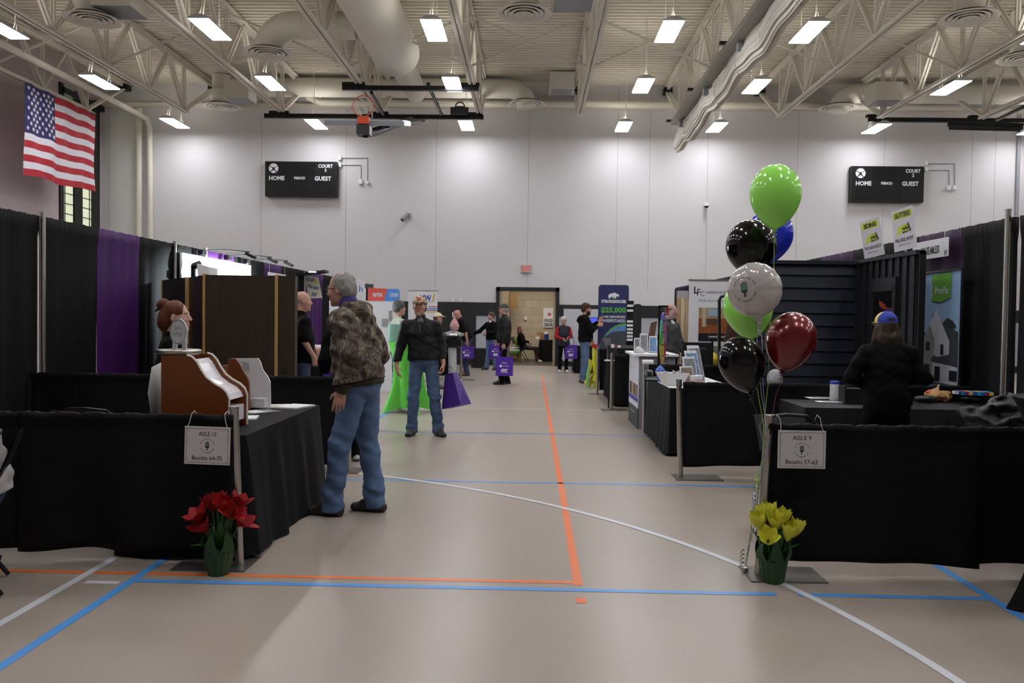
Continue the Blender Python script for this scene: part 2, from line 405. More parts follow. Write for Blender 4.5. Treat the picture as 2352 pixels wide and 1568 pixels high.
strip('floor_line', [(-9, 4.67), (.3, 4.67)], .045, mOr, .0012)
strip('floor_line', [(.28, 4.33), (.28, 4.41)], .055, mOr)
strip('floor_line', [(-2.24, 4.54), (1.36, 4.54)], .05, mBlue)
strip('floor_line', [(1.48, 4.54), (2.53, 4.54)], .05, mBlue)
strip('floor_line', [(-2.22, .5), (-2.22, 13.4)], .052, mBlue, .0018)
strip('floor_line', [(2.53, .5), (2.53, 13.4)], .052, mBlue, .0018)
strip('floor_line', [(-8, 7.5), (8, 7.5)], .05, mBlue)
strip('floor_line', [(-8, 10.66), (8, 10.66)], .05, mBlue, .0018); strip('floor_line', [(-8, 10.75), (1.2, 10.75)], .04, mOrF)
strip('floor_line', [(-8, 13.6), (8, 13.6)], .05, mWt); strip('floor_line', [(-8, 18.6), (8, 18.6)], .05, mWt)
strip('floor_line', [(-2.53, .5), (-2.53, 9)], .05, mWt, .0021)
strip('floor_line', [(-2.46, 4.5), (-2.27, 4.5)], .05, mWt)
# basketball arc through the points read off the photograph
P = np.array([[fl(*q).x, fl(*q).y] for q in ((812, 1085), (1000, 1112), (1300, 1167), (1500, 1224), (1725, 1308), (1940, 1410), (2190, 1560))])
A = np.c_[2*P, np.ones(len(P))]; s_, *_ = np.linalg.lstsq(A, (P**2).sum(1), rcond=None); cx, cy = s_[:2]; rr = math.sqrt(s_[2]+cx*cx+cy*cy)
print('ARC', cx, cy, rr, P.tolist())
a0 = math.atan2(P[-1, 1]-cy, P[-1, 0]-cx)-.35; a1 = math.atan2(P[0, 1]-cy, P[0, 0]-cx)+.3
strip('floor_line', [(cx+rr*math.cos(a0+(a1-a0)*i/60), cy+rr*math.sin(a0+(a1-a0)*i/60)) for i in range(61)], .05, mWt, .0024)
# ------------------------------------------------------------------ roof trusses
HB = CAM_H+5.8; HT = ZD-.07; K = .4865*5.8
def double_bar(mb, a, b, w=.05, gap=.035, t=.05):
    for s_ in (-1, 1): mb.bar((a[0]+s_*(gap/2+w/2), a[1], a[2]), (b[0]+s_*(gap/2+w/2), b[1], b[2]), w, t)
nodes = [23.6-2.16*i for i in range(10)]
t0 = thing('roof_truss', '', 'roof truss', (0, 0, HB))
mb = MB()
for s_ in (-1, 1): mb.box((s_*.02 if s_ > 0 else -.09, 2.0, -.05), (.09 if s_ > 0 else -.02, 23.75, -.04)).box((s_*.02 if s_ > 0 else -.03, 2.0, -.05), (.03 if s_ > 0 else -.02, 23.75, .06)).box((s_*.08 if s_ > 0 else -.09, 2.0, -.05), (.09 if s_ > 0 else -.08, 23.75, 0))
mb.build('bottom_chord', mSteel, t0)
mb = MB(); H = HT-HB
for s_ in (-1, 1): mb.box((.02 if s_ > 0 else -.1, 2.0, H-.02), (.1 if s_ > 0 else -.02, 25.9, H+.02)).box((.02 if s_ > 0 else -.035, 2.0, H-.12), (.035 if s_ > 0 else -.02, 25.9, H))
mb.build('top_chord', mSteel, t0)
mb = MB(); double_bar(mb, (0, 0, 0), (0, -1.08, H-.06)); w1 = mb.build('diagonal_brace', mSteel, t0, loc=(0, nodes[0], 0))
mb = MB(); double_bar(mb, (0, 0, 0), (0, 1.08, H-.06)); w2 = mb.build('diagonal_brace', mSteel, t0, loc=(0, nodes[1], 0))
mb = MB(); double_bar(mb, (0, 0, 0), (0, 0, H-.06), .035, .03, .04); w3 = mb.build('vertical_brace', mSteel, t0, loc=(0, nodes[0], 0))
mb = MB(); double_bar(mb, (0, 23.6, 0), (0, 25.85, H-.1), .06, .04, .06); mb.build('end_brace', mSteel, t0)
mb = MB().box((-.13, 25.65, H-.2), (.13, 25.98, H-.03)); mb.build('bearing_seat', mBlackMetal, t0)
for i in range(1, 10):
    c = w1.copy(); COL.objects.link(c); c.location.y = nodes[i]
    c = w3.copy(); COL.objects.link(c); c.location.y = nodes[i]
    if i > 1: c = w2.copy(); COL.objects.link(c); c.location.y = nodes[i]
TX = [(-.27+.4865*i)*5.8 for i in range(-4, 6)]
names = ['leftmost cream steel roof truss, above the hanging flag', 'second cream steel roof truss from the left', 'cream steel roof truss holding the left end of the black hoop beam', 'cream steel roof truss beside the large white air duct',
         'cream steel roof truss at the right end of the hoop beams', 'cream steel roof truss just right of centre, left of the gathered curtain', 'cream steel roof truss carrying the rail of the gathered curtain', 'cream steel roof truss just right of the gathered curtain',
         'second cream steel roof truss from the right', 'rightmost cream steel roof truss']
trusses = []
for i, x in enumerate(TX):
    if i == 0: t0.location.x = x; t0['label'] = names[0]; t0['group'] = 'roof trusses'; o = t0
    else: o = dup(t0, names[i], (x, 0, HB), group='roof trusses')
    trusses.append(o)
# cross bracing between trusses
mBr = mSteel
pos = ['between the two leftmost trusses', 'between the second and third trusses from the left', 'over the left part of the black hoop beam', 'over the right part of the black hoop beam', 'above the centre of the aisle',
       'left of the gathered curtain', 'right of the gathered curtain', 'between the third and second trusses from the right', 'between the two rightmost trusses']
x0 = None
for i in range(9):
    if x0 is None:
        mb = MB(); mb.bar((0, 0, HT-.1), (K, 0, HB+.05), .05, .02, up=(0, 1, 0)); mb.bar((0, .06, HB+.05), (K, .06, HT-.1), .05, .02, up=(0, 1, 0))
        mb.v = [Vector(v)-Vector((0, 0, HB)) for v in mb.v]
        x0 = mb.build('cross_brace', mBr, loc=(TX[0], 19.45, HB)); o = x0
    else: o = x0.copy(); COL.objects.link(o); o.location = (TX[i], 19.45, HB)
    tag(o, 'X-shaped thin steel brace under the roof '+pos[i], 'brace', 'cross braces')
# ------------------------------------------------------------------ hanging lights
mLens = mat('lit_lens', 'ffffff', .4, emit=('fafaff', LAMP)); mCase = mat('light_housing', 'b8bab8', .5); mWireC = mat('cream_wire', 'e6e3da', .5)
HLz = CAM_H+5.66
l0 = thing('ceiling_light', '', 'ceiling light', (0, 0, HLz))
mb = MB().box((-.19, -.6, 0), (.19, .6, .012)); mb.build('lens', mLens, l0)
mb = MB().box((-.045, -.5, .1135), (-.041, .5, .1139), 0)
mUp = mat('lit_top_slot', 'ffffff', .4, emit=('fffaf0', LAMP*.7))
mb = MB().box((-.055, -.55, .1135), (.055, .55, .1155)); mb.build('top_slot', mUp, l0)
mb = MB(); mb.add([(-.2, -.62, 0), (.2, -.62, 0), (.2, .62, 0), (-.2, .62, 0), (-.2, -.62, .035), (.2, -.62, .035), (.2, .62, .035), (-.2, .62, .035), (-.06, -.6, .1), (.06, -.6, .1), (.06, .6, .1), (-.06, .6, .1)],
    [(0, 1, 5, 4), (1, 2, 6, 5), (2, 3, 7, 6), (3, 0, 4, 7), (4, 5, 9, 8), (5, 6, 10, 9), (6, 7, 11, 10), (7, 4, 8, 11), (8, 9, 10, 11)]); mb.v = [(a, b_, c_+.013) for a, b_, c_ in mb.v]
mb.build('housing', mCase, l0)
for s_ in (-1, 1):
    mb = MB().tube([(-.05, s_*.45, .11), (0, s_*.45, .32), (.05, s_*.45, .11)], .004, 5)
    mb.tube([(0, s_*.45, .31), (0, s_*.45, ZD-HLz)], .004, 5); mb.build('hanger', mWireC, l0)
MB().tube([(0, -.4, .12), (.03, -.35, .5), (.02, -.38, ZD-HLz)], .009, 5).build('power_cord', mWireC, l0)
LX = [-10.75, -6.5, -2.02, 2.62, 5.35, 10.0, 14.6]; LY = [24.65, 20.35, 16.55, 12.9, 9.2, 5.5, 1.8]
rown = ['nearest the back wall', 'in the middle row of those in view', 'in the nearest row in view']
coln = ['leftmost lit ceiling light', 'second lit ceiling light from the left', 'third lit ceiling light from the left', 'lit ceiling light just right of centre', 'lit ceiling light right of the gathered curtain', 'second lit ceiling light from the right', 'rightmost lit ceiling light']
first = True
for j, ly in enumerate(LY):
    for i, lx in enumerate(LX):
        lab = coln[i]+' '+rown[j] if j < 3 else 'lit ceiling light over the foreground, outside the picture'
        if first: l0.location = (lx, ly, HLz); l0['label'] = lab; l0['group'] = 'hanging ceiling lights'; first = False
        else: dup(l0, lab, (lx, ly, HLz), group='hanging ceiling lights' if j < 3 else 'ceiling lights over the foreground')
# ================================================================== ducts, hoops, curtain, flag, wall things
mDuct = mat('cream_duct', 'dad7cc', .5, spec=.35); mFab = mat('white_duct_cloth', 'dddad0', .75); mGrille = mat('grey_grille', '8d9095', .5)
def arc(c, r, a0, a1, n, ax='xz'):
    return [(c[0]+r*math.cos(a0+(a1-a0)*i/n), c[1], c[2]+r*math.sin(a0+(a1-a0)*i/n)) for i in range(n+1)]
# large round supply duct along the aisle
cx_ = at(850, 0, 17).x
t = thing('air_duct', 'large round white air duct running towards the back wall', 'duct', (-3.6, 20, 7.6))
MB().tube([(-3.45, 2, 8.0), (-3.45, 20.6, 8.0), (-3.44, 20.9, 7.97)], [.58, .58, .44], 28).build('duct_body', mFab, t, smooth='auto', world=True)
MB().tube([(-3.44, 20.9, 7.95), (-3.44, 23.2, 7.95)], .32, 24).build('duct_end', mFab, t, smooth='auto', world=True)
MB().tube([(-3.44, 23.2, 7.95), (-3.44, 24.0, 7.93)], [.30, .27], 24).build('end_cap', mFab, t, smooth='auto', world=True)
# cross duct near the back wall with two elbows down to diffusers
t = thing('air_duct', 'long cream duct crossing before the back wall, its elbow bent down near the centre', 'duct', (-3.6, 24.3, 7.6))
YD = 25.05; q = at(1210, 240, YD); ex, ez = q.x-.55, q.z-.08
MB().tube([(-8.3, YD, ez+.55), (ex, YD, ez+.55)]+[(ex+.55*math.sin(a), YD, ez+.55*math.cos(a)) for a in [R(15*i) for i in range(1, 7)]], .29, 20).build('duct_body', mDuct, t, smooth='auto', world=True)
for x in (-6.5, -4.5, -1.6): MB().tube([(x-.02, YD, ez+.55), (x+.02, YD, ez+.55)], .3, 20).build('duct_joint', mDuct, t, world=True)
t = thing('air_duct', 'cream duct at upper right with an elbow down before the back wall', 'duct', (12, 24.3, 7.7))
q = at(1925, 249, YD); ex, ez = q.x+.55, q.z-.1
MB().tube([(17.4, YD, ez+.55)]+[(ex-.55*math.sin(a), YD, ez+.55*math.cos(a)) for a in [R(15*i) for i in range(0, 7)]], .29, 20).build('duct_body', mDuct, t, smooth='auto', world=True)
for x in (11.5, 13.6, 15.6): MB().tube([(x-.02, YD, ez+.55), (x+.02, YD, ez+.55)], .3, 20).build('duct_joint', mDuct, t, world=True)
t = thing('air_duct', 'cream elbow duct branching left from the large white duct', 'duct', (-5.5, 19.6, 7.9))
q = at(615, 124, 18.6); ex, ez = q.x+.55, q.z+.08
MB().tube([(-4.02, 18.6, ez+.55), (ex, 18.6, ez+.55)]+[(ex-.55*math.sin(a), 18.6, ez+.55*math.cos(a)) for a in [R(15*i) for i in range(1, 7)]], .3, 20).build('duct_body', mDuct, t, smooth='auto', world=True)
for x in (-4.4, -5.2): MB().tube([(x-.02, 18.6, ez+.55), (x+.02, 18.6, ez+.55)], .31, 20).build('duct_joint', mDuct, t, world=True)
# round diffusers
df = thing('ceiling_diffuser', '', 'air diffuser', (0, 0, 7.6))
MB().lathe([(.27, .12), (.3, .1), (.55, .02), (.57, 0), (.52, -.01), (.42, .03), (.42, .05)], n=36).build('outer_ring', mDuct, df, smooth='auto')
for r_, z in ((.36, .01), (.26, -.005), (.16, -.02)): MB().lathe([(r_, z+.03), (r_+.035, z), (r_, z-.012), (r_-.07, z+.02)], n=32).build('cone_ring', mDuct, df, smooth='auto')
MB().lathe([(0, -.02), (.07, -.015), (.1, .01)], n=20).build('centre_cap', mDuct, df, smooth='auto')
MB().lathe([(0, .09), (.41, .085)], n=24).build('dark_throat', mat('duct_inside', '2e2c29', .8), df)
DF = [((212, 46, 17.2), 'round ceiling diffuser at upper left above the flag', 1), ((510, 246, 25.05), 'round ceiling diffuser low on a cream drop duct, left of the hoop beam', 1), ((615, 124, 18.6), 'round ceiling diffuser under the elbow duct left of the large white duct', 0),
      ((1203, 32, 16.8), 'round ceiling diffuser at the top of the picture over the aisle', 1), ((1210, 240, 25.05), 'round ceiling diffuser under the central elbow before the back wall', 0), ((1925, 249, 25.05), 'round ceiling diffuser under the right elbow duct, near the right scoreboard', 0), ((2225, 42, 17.2), 'round ceiling diffuser at upper right, dark inside', 1), ((2352, 135, 19.5), 'round ceiling diffuser cut off by the right picture edge', 1)]
DFO = []
for i, ((px, py, Y), lab, drop) in enumerate(DF):
    p = at(px, py, Y)
    if i == 0: df.location = p; df['label'] = lab; df['group'] = 'round ceiling diffusers'; o = df
    else: o = dup(df, lab, p, group='round ceiling diffusers')
    DFO.append((i, o, p, drop))
for i, o, p, drop in DFO:
    if drop:
        mb = MB().lathe([(.29, .1), (.29, ZD-p.z-.02)], n=24)
        if i in (0, 1): mb.lathe([(.42, .45), (.29, .12)], n=24)
        mb.build('drop_duct', mDuct, o, smooth='auto')
# boxes hanging beside the ducts with grey undersides
for px, py, Y, lab in ((277, 30, 17.2, 'cream box with grey underside beside the upper left diffuser'), (552, 232, 24.3, 'cream box with grey underside beside the diffuser left of the hoop beam'), (1316, 12, 16.6, 'grey-bottomed box at the top of the picture right of the aisle diffuser'),
                       (1290, 212, 24.6, 'small cream box hanging right of the central elbow duct'), (2030, 238, 23.0, 'cream box with grey underside hanging between the right truss braces')):
    p = at(px, py, Y); w = .42 if Y < 18 else .36
    t = thing('return_air_box', lab, 'air box', p, group='return air boxes'); MB().box((-w, -w, .01), (w, w, .5)).build('box_shell', mDuct, t); MB().box((-w+.04, -w+.04, 0), (w-.04, w-.04, .012)).build('grille', mGrille, t)
    for s_ in (-1, 1): MB().tube([(s_*.3, 0, .5), (s_*.3, 0, ZD-p.z)], .008, 5).build('hanger_rod', mWireC, t)
# pipes
tag(solo(MB().tube([(-12.35, 3, 7.62), (-12.2, 25.3, 7.62), (-12.1, 25.7, 7.55), (-12.05, 25.8, 7.3), (-12.0, 25.8, .05)], .085, 12), 'wall_pipe', mSteel, 'long cream pipe under the roof at left, turning down the back wall', 'pipe', smooth='auto'))
tag(solo(MB().tube([(-12.42, 25.88, .05), (-12.42, 25.88, 7.9)], .09, 12), 'wall_pipe', mSteel, 'vertical cream pipe in the left corner, left of the bent pipe', 'pipe', smooth='auto'))
tag(solo(MB().tube([(15.25, 25.75, .05), (15.25, 25.75, 8.0)], .17, 16), 'wall_pipe', mSteel, 'thick cream vertical pipe on the back wall at right', 'pipe', smooth='auto'))
tag(solo(MB().tube([(14.85, 25.9, .05), (14.85, 25.9, 7.9)], .05, 10), 'wall_pipe', mGrille, 'thin grey conduit beside the thick pipe at right', 'pipe', smooth='auto'))
p = at(703, 222, 25.4)
tag(solo(MB().tube([(p.x, 25.2, 8.5), (p.x, 25.4, p.z+.25), (p.x+.05, 25.5, p.z), (p.x+.4, 25.6, p.z-.12), (13, 25.62, p.z-.12)], .11, 12), 'wall_pipe', mSteel, 'horizontal cream pipe along the top of the back wall', 'pipe', smooth='auto'))
# ---- basketball hoop folded up under the roof
mOrange = mat('orange_rim', 'c8461f', .4); mNet = mat('white_net', 'd8d4d0', .7); mBoard = mat('backboard_grey', '84868c', .4)
t = thing('basketball_hoop', 'basketball hoop folded up under the roof on black beams, left of centre', 'basketball hoop', (-3.75, 19.5, 5.8))
YA, YC = 23.6, 20.7
za = at(860, 268, YA).z; zc = at(950, 203, YC).z
MB().box((at(609, 0, YA).x, YA-.06, za-.06), (at(1114, 0, YA).x, YA+.06, za+.06)).build('rear_beam', mBlackMetal, t, world=True)
MB().box((at(788, 0, YC).x, YC-.055, zc-.055), (at(1102, 0, YC).x, YC+.055, zc+.055)).build('front_beam', mBlackMetal, t, world=True)
for px, Y, z in ((642, YA, za), (870, YA, za), (1085, YA, za), (812, YC, zc), (1075, YC, zc)):
    x = at(px, 260, Y).x; MB().box((x-.28, Y-.08, z+.06), (x+.28, Y+.08, z+.13)).build('clamp', mBlackMetal, t, world=True)
BY = 18.9; zb = at(838, 283, BY).z; xb0, xb1 = at(745, 283, BY).x, at(928, 283, BY).x; xm = at(835, 283, BY).x
TB = Matrix.Translation((0, BY, zb)) @ Matrix.Rotation(R(12.6), 4, 'X') @ Matrix.Translation((0, -BY, -zb))
MB().box((xb0, BY, zb-.05), (xb1, BY+1.05, zb+.06), M=TB).build('backboard', mBoard, t, world=True)
MB().box((xb0+.03, BY+.03, zb+.06), (xb1-.03, BY+1.02, zb+.07), M=TB).build('glass_face', mat('backboard_glass', 'c9cdd0', .1), t, world=True)
MB().box((xm-.13, BY-.06, zb-.02), (xm+.13, BY+.1, zb+.14)).build('rim_mount', mOrange, t, world=True)
rc = Vector((xm-.02, BY+.02, at(835, 243, BY).z))
MB().tube([(rc.x+.235*math.cos(a), rc.y, rc.z+.235*math.sin(a)) for a in [2*PI*i/28 for i in range(28)]], .011, 6, closed=True).build('rim', mOrange, t, world=True)
mb = MB(); rnd = random.Random(3)
for i in range(12):
    a = 2*PI*i/12; q = []
    for j in range(5):
        f = j/4; rr_ = .235-.11*f; q.append((rc.x+.03*f+rr_*math.cos(a+(f*.5)*(1 if i % 2 else -1)), rc.y+.32*f, rc.z-.18*f*f+rr_*math.sin(a+(f*.5)*(1 if i % 2 else -1))))
    mb.tube(q, .008, 4)
mb.build('net', mNet, t, world=True)
MB().tube([(xm+.02, BY+.1, zb-.2), (xm+.1, BY+.5, zb-.1), (at(940, 283, 22).x, 22.3, at(940, 275, 22.3).z)], [.11, .1, .08], 14).build('mast', mBlackMetal, t, smooth='auto', world=True)
MB().box((xm-.15, BY-.08, zb-.26), (xm+.15, BY+.25, zb-.06)).build('height_adjuster', mDarkPlastic, t, world=True)
MB().tube([at(890, 290, 20), at(973, 279, 23.0)], .05, 8).build('brace', mBlackMetal, t, world=True)
MB().tube([at(925, 284, 20.5), at(973, 276, 23.2)], .05, 8).build('brace', mBlackMetal, t, world=True)
for a, b_ in ((at(853, 212, YC), at(880, 262, 23.4)), (at(988, 205, YC), at(1014, 262, 23.4))): MB().tube([a, b_], .045, 8).build('strut', mBlackMetal, t, world=True)
p = at(1058, 252, 23.4); mb = MB().box((p.x-.28, p.y-.1, p.z-.14), (p.x+.22, p.y+.1, p.z+.05)).tube([(p.x-.02+.13*math.cos(a), p.y, p.z+.08+.13*math.sin(a)) for a in [2*PI*i/16 for i in range(16)]], .018, 5, closed=True)
mb.box((p.x-.13, p.y-.02, p.z+.06), (p.x+.1, p.y+.02, p.z+.1)); mb.build('winch_motor', mDarkPlastic, t, world=True)
p = at(984, 190, YC); MB().tube([p, at(984, 200, YC)], .05, 8).build('pulley', mDarkPlastic, t, world=True)
# second folded hoop at right
t = thing('basketball_hoop', 'black beams and folded arms of another hoop at the upper right edge', 'basketball hoop', (11.5, 24, 7))
z2 = at(2000, 275, 24.2).z
MB().box((at(1995, 275, 24.2).x, 24.14, z2-.06), (17.2, 24.26, z2+.06)).build('rear_beam', mBlackMetal, t, world=True)
MB().tube([at(2178, 284, 23), at(2352, 291, 22)], .09, 10).build('folded_arm', mBlackMetal, t, world=True)
MB().tube([at(2180, 293, 22.6), at(2345, 297, 21.8)], .06, 10).build('folded_arm', mBlackMetal, t, world=True)
MB().tube([at(2290, 275, 23.5), at(2352, 245, 21)], .05, 8).build('strut', mBlackMetal, t, world=True)
for px in (2010, 2245): x = at(px, 275, 24.2).x; MB().box((x-.25, 24.12, z2+.06), (x+.25, 24.28, z2+.14)).build('clamp', mBlackMetal, t, world=True)
# ---- divider curtain gathered up under its rail
t = thing('divider_curtain', 'long gathered white divider curtain hanging under a rail right of centre', 'curtain', (4.3, 18, 6.6))
def bundle(ph, rx, rz, amp, k, dx=0, dz=0):
    def f(u, v):
        Y = 5+20.0*v; a = 2*PI*u; sag = .06*math.sin(Y*1.9)+.03*math.sin(Y*4.3+1)
        s_ = .84+.05*math.sin(Y*.9+.4)+.02*math.sin(Y*2.1); s_ *= 1 if v < .97 else 1-.25*(v-.97)/.03
        r_ = 1+amp*math.sin(k*a+ph+.9*math.sin(Y*.5))+amp*.7*math.sin((k*2+1)*a+2*ph+Y*.35)
        return (4.27+dx+rx*s_*r_*math.cos(a), Y, 6.86+dz-.16*v**3+sag+rz*s_*r_*math.sin(a))
    return f
mCur = mat('off_white_vinyl_curtain', 'cfcbbf', .55, spec=.4)
MB().grid(bundle(0, .175, .33, .12, 9), 110, 130).build('gathered_cloth', mCur, t, smooth=True, world=True)
MB().tube([(4.27+.1*math.sin(y), y, 6.86+.3-.16*((y-5)/20)**3+.05*math.sin(y*1.9)) for y in np.arange(5, 25, .5)], .035, 6).build('lifting_strap', mCur, t, smooth=True, world=True)
for i, y in enumerate(np.arange(6, 25, 1.9)): MB().tube([(4.27+.16*math.cos(a), y+.03*math.sin(3*a), 6.86-.16*((y-5)/20)**3+.06*math.sin(y*1.9)+.3*math.sin(a)) for a in [2*PI*j/18 for j in range(18)]], .01, 5, closed=True).build('tie_strap', mCur, t, world=True)
t = thing('curtain_rail', 'grey steel rail with black clips carrying the gathered curtain', 'rail', (4.07, 18, 7.2))
MB().box((3.93, 5, 7.12), (4.21, 24.2, 7.24)).build('rail_beam', mat('grey_rail', '9b978f', .5), t, world=True)
for y in (24.3, 21.0, 17.5, 14): MB().box((3.82, y-.05, 7.24), (4.32, y+.05, 7.3)).build('clip', mBlackMetal, t, world=True)
for y in (23.5, 20.2, 16.9, 13.7): MB().tube([(4.12, y, 7.12), (4.2, y, 7.0), (4.27, y, 6.86+.38)], .012, 5).build('cable', mGrille, t, world=True); MB().tube([(4.05, y, 7.0), (4.35, y, 7.0)], .09, 14).build('pulley', mGrille, t, world=True)
# ---- flag
t = thing('flag', 'large American flag hanging on the left under the roof', 'flag', (-12.6, 22, 4.9))
m = mat('flag_cloth', 'ffffff', .75, attr='tint')
fy0, fy1 = 20.3, 23.6; ftop = [at(50, 188, fy0).z, at(216, 263, fy1).z]; fbot = [at(50, 402, fy0).z, at(212, 441, fy1).z]
red, wh, bl = srgb('b02330'), srgb('dedbe2'), srgb('2e2a63')
mb = MB(); cols = []; NU, NV = 76, 13*5
def fp(u, v):
    zt = ftop[0]+(ftop[1]-ftop[0])*u+.02*math.sin(u*25); zb_ = fbot[0]+(fbot[1]-fbot[0])*u-.1*math.sin(PI*u)*0+.03*math.sin(u*9)
    return (-12.6+.035*math.sin(14*u+5*v)*(v+.2)+.02*math.sin(31*u-3*v), fy0+(fy1-fy0)*u, zt+(zb_-zt)*v)
mb.grid(fp, NU, NV)
for j in range(NV):
    for i in range(NU):
        st = j*13//NV; u = (i+.5)/NU; cols.append(bl if (u < .4 and st < 7) else (red if st % 2 == 0 else wh))
o = mb.build('flag_cloth', m, t, smooth=True, world=True, fix=False)
ca = o.data.color_attributes.new('tint', 'FLOAT_COLOR', 'CORNER'); C4 = np.ones((len(o.data.loops), 4), np.float32); C4[:, :3] = np.repeat(np.array(cols), 4, 0); ca.data.foreach_set('color', C4.ravel())
mb = MB()
for r_ in range(9):
    for c_ in range(6 if r_ % 2 == 0 else 5):
        u = (.4/12)*(2*c_+1+(r_ % 2)); v = (7/13)/10*(r_+1); q = fp(u, v); s_ = .068
        for dx in (.012, -.012):
            mb.add([(q[0]+dx, q[1], q[2])]+[(q[0]+dx, q[1]+(s_ if k % 2 == 0 else s_*.4)*math.sin(PI*k/5)*1.1, q[2]+(s_ if k % 2 == 0 else s_*.4)*math.cos(PI*k/5)) for k in range(10)], [(0, k+1, (k+1) % 10+1) for k in range(10)])
mb.build('stars', mat('star_white', 'e6e4ea', .7), t, world=True)
MB().tube([(-12.6, fy0, ftop[0]+.03), (-12.6, fy1, ftop[1]+.03)], .012, 6).build('header_cord', mSteel, t, world=True)
for y_ in (fy0+.05, (fy0+fy1)/2, fy1-.05): MB().tube([(-12.6, y_, ftop[0]+(ftop[1]-ftop[0])*(y_-fy0)/(fy1-fy0)+.02), (-12.79, y_, HB-.045)], .01, 5).build('hanging_cord', mSteel, t, world=True)
# ---- scoreboards
mScore = mat('scoreboard_black', '0b0c0d', .45, spec=.3); mScore2 = mat('scoreboard_panel', '070808', .4, spec=.3); mLet = mat('white_lettering', 'dfe0e4', .5)
def scoreboard(px0, py0, px1, py1, num, lab):
    a = at(px0, py0, YB-.25); b_ = at(px1, py1, YB-.25); W, H_ = b_.x-a.x, a.z-b_.z
    t = thing('scoreboard', lab, 'scoreboard', (a.x, YB-.25, b_.z), group='scoreboards')
    MB().box((0, 0, 0), (W, .24, H_)).build('cabinet', mScore, t)
    mb = MB()
    for x0_, z0_, x1_, z1_ in ((.27, .62, .7, .95), (.06, .08, .33, .42), (.42, .08, .58, .42), (.68, .08, .95, .42)): mb.box((x0_*W, -.006, z0_*H_), (x1_*W, 0, z1_*H_))
    mb.build('digit_window', mScore2, t)
    mb = MB(); n_ = (1, 0, 0)
    for s_, fx, fz, h_, w_ in (('HOME', .165, .52, .115, .215), ('PERIOD', .485, .525, .07, .155), ('GUEST', .81, .52, .115, .23), ('COURT', .845, .875, .095, .205), (num, .845, .755, .085, None)): text(mb, s_, (fx*W, -.004, fz*H_), h_*H_/1.0, w=w_*W if w_ else None, bold=.03, off=.004)
    mb.v = [(v[0], v[1]-.004, v[2]) for v in mb.v]
    mb.build('lettering', mLet, t)
    mb = MB(); c = (.12*W, 0, .8*H_); r_ = .15
    def cr_(pts): mb.add([(c[0]+x*r_, -.008, c[2]+y*r_) for x, y in pts], [tuple(range(len(pts)))])
    A_ = lambda a0_, a1_, k=10, rr=1.: [(rr*math.cos(R(a0_+(a1_-a0_)*i/k)), rr*math.sin(R(a0_+(a1_-a0_)*i/k))) for i in range(k+1)]
    cr_(A_(35, 145)+[(-.45, .3), (0, .18), (.5, .3)]); cr_(A_(155, 225)+[(-.35, -.3), (-.2, .0)]); cr_(A_(-45, 25)+[(.2, .05), (.3, -.3)]); cr_(A_(235, 305)+[(.1, -.4), (-.1, -.4)])
    mb.build('emblem', mLet, t)
    return t
scoreboard(609, 370, 773, 452, '3', 'black scoreboard reading COURT 3 on the back wall at left')
scoreboard(1957, 381, 2121, 465, '2', 'black scoreboard reading COURT 2 on the back wall at right')
def wirebox(pxs, lab):
    for k, (px, py, w, h_) in enumerate(pxs):
        p = at(px, py, YB-.05); s_ = solo(MB().cbox(p, (w, .09, h_)), 'junction_box', mWhite, lab[k], 'wall box', 'small boxes on the back wall')
wirebox([(781, 363, .09, .12), (781, 379, .09, .12), (828, 417, .12, .14), (844, 419, .08, .09)], ['upper small wall box right of the COURT 3 scoreboard', 'lower small wall box right of the COURT 3 scoreboard', 'larger wall box at the lower end of the conduits near COURT 3', 'smaller wall box at the lower end of the conduits near COURT 3'])
wirebox([(2127, 375, .09, .12), (2127, 389, .09, .12), (2179, 431, .11, .13), (2192, 431, .1, .13)], ['upper small wall box right of the COURT 2 scoreboard', 'lower small wall box right of the COURT 2 scoreboard', 'left wall box at the lower end of the conduits near COURT 2', 'right wall box at the lower end of the conduits near COURT 2'])
wirebox([(1040, 688, .06, .12), (1058, 688, .06, .12)], ['left of two small wall boxes above the black wall band', 'right of two small wall boxes above the black wall band'])
for pts, lab in (([(783, 363), (844, 363), (844, 417)], 'outer thin wall conduit right of the COURT 3 scoreboard'), ([(783, 379), (829, 379), (829, 415)], 'inner thin wall conduit right of the COURT 3 scoreboard'),
                 ([(2129, 376), (2193, 376), (2193, 430)], 'outer thin wall conduit right of the COURT 2 scoreboard'), ([(2129, 391), (2180, 391), (2180, 430)], 'inner thin wall conduit right of the COURT 2 scoreboard')):
    solo(MB().tube([at(x, y, YB-.02) for x, y in pts], .012, 5), 'wall_conduit', mGrille, lab, 'conduit', 'thin wall conduits')
# security cameras, exit sign
p = at(1623, 470, YB-.2); t = thing('security_camera', 'small white dome camera on the back wall behind the balloons', 'security camera', p)
MB().box((-.05, 0, -.03), (.05, .2, .06)).build('wall_bracket', mWhite, t); MB().lathe([(0, .02), (.07, .02), (.075, -.04)], n=16).build('housing', mWhite, t, smooth='auto'); MB().lathe([(.07, -.04), (.05, -.09), (0, -.11)], n=16).build('dome', mBlackMetal, t, smooth='auto')
p = at(931, 497, YB-.25); t = thing('security_camera', 'grey bullet camera tilted down on the back wall, left of centre', 'security camera', p)
MB().box((.08, .1, -.06), (.12, .25, .12)).build('wall_bracket', mGrille, t); MB().tube([(.1, 0, .08), (-.08, -.05, -.1)], .075, 12).build('housing', mGrille, t, smooth='auto'); MB().tube([(-.08, -.05, -.1), (-.11, -.06, -.13)], .06, 12).build('lens_hood', mDarkPlastic, t)
p = at(1209, 617, YB-.08); t = thing('exit_sign', 'small exit sign with red letters above the doorway', 'sign', p)
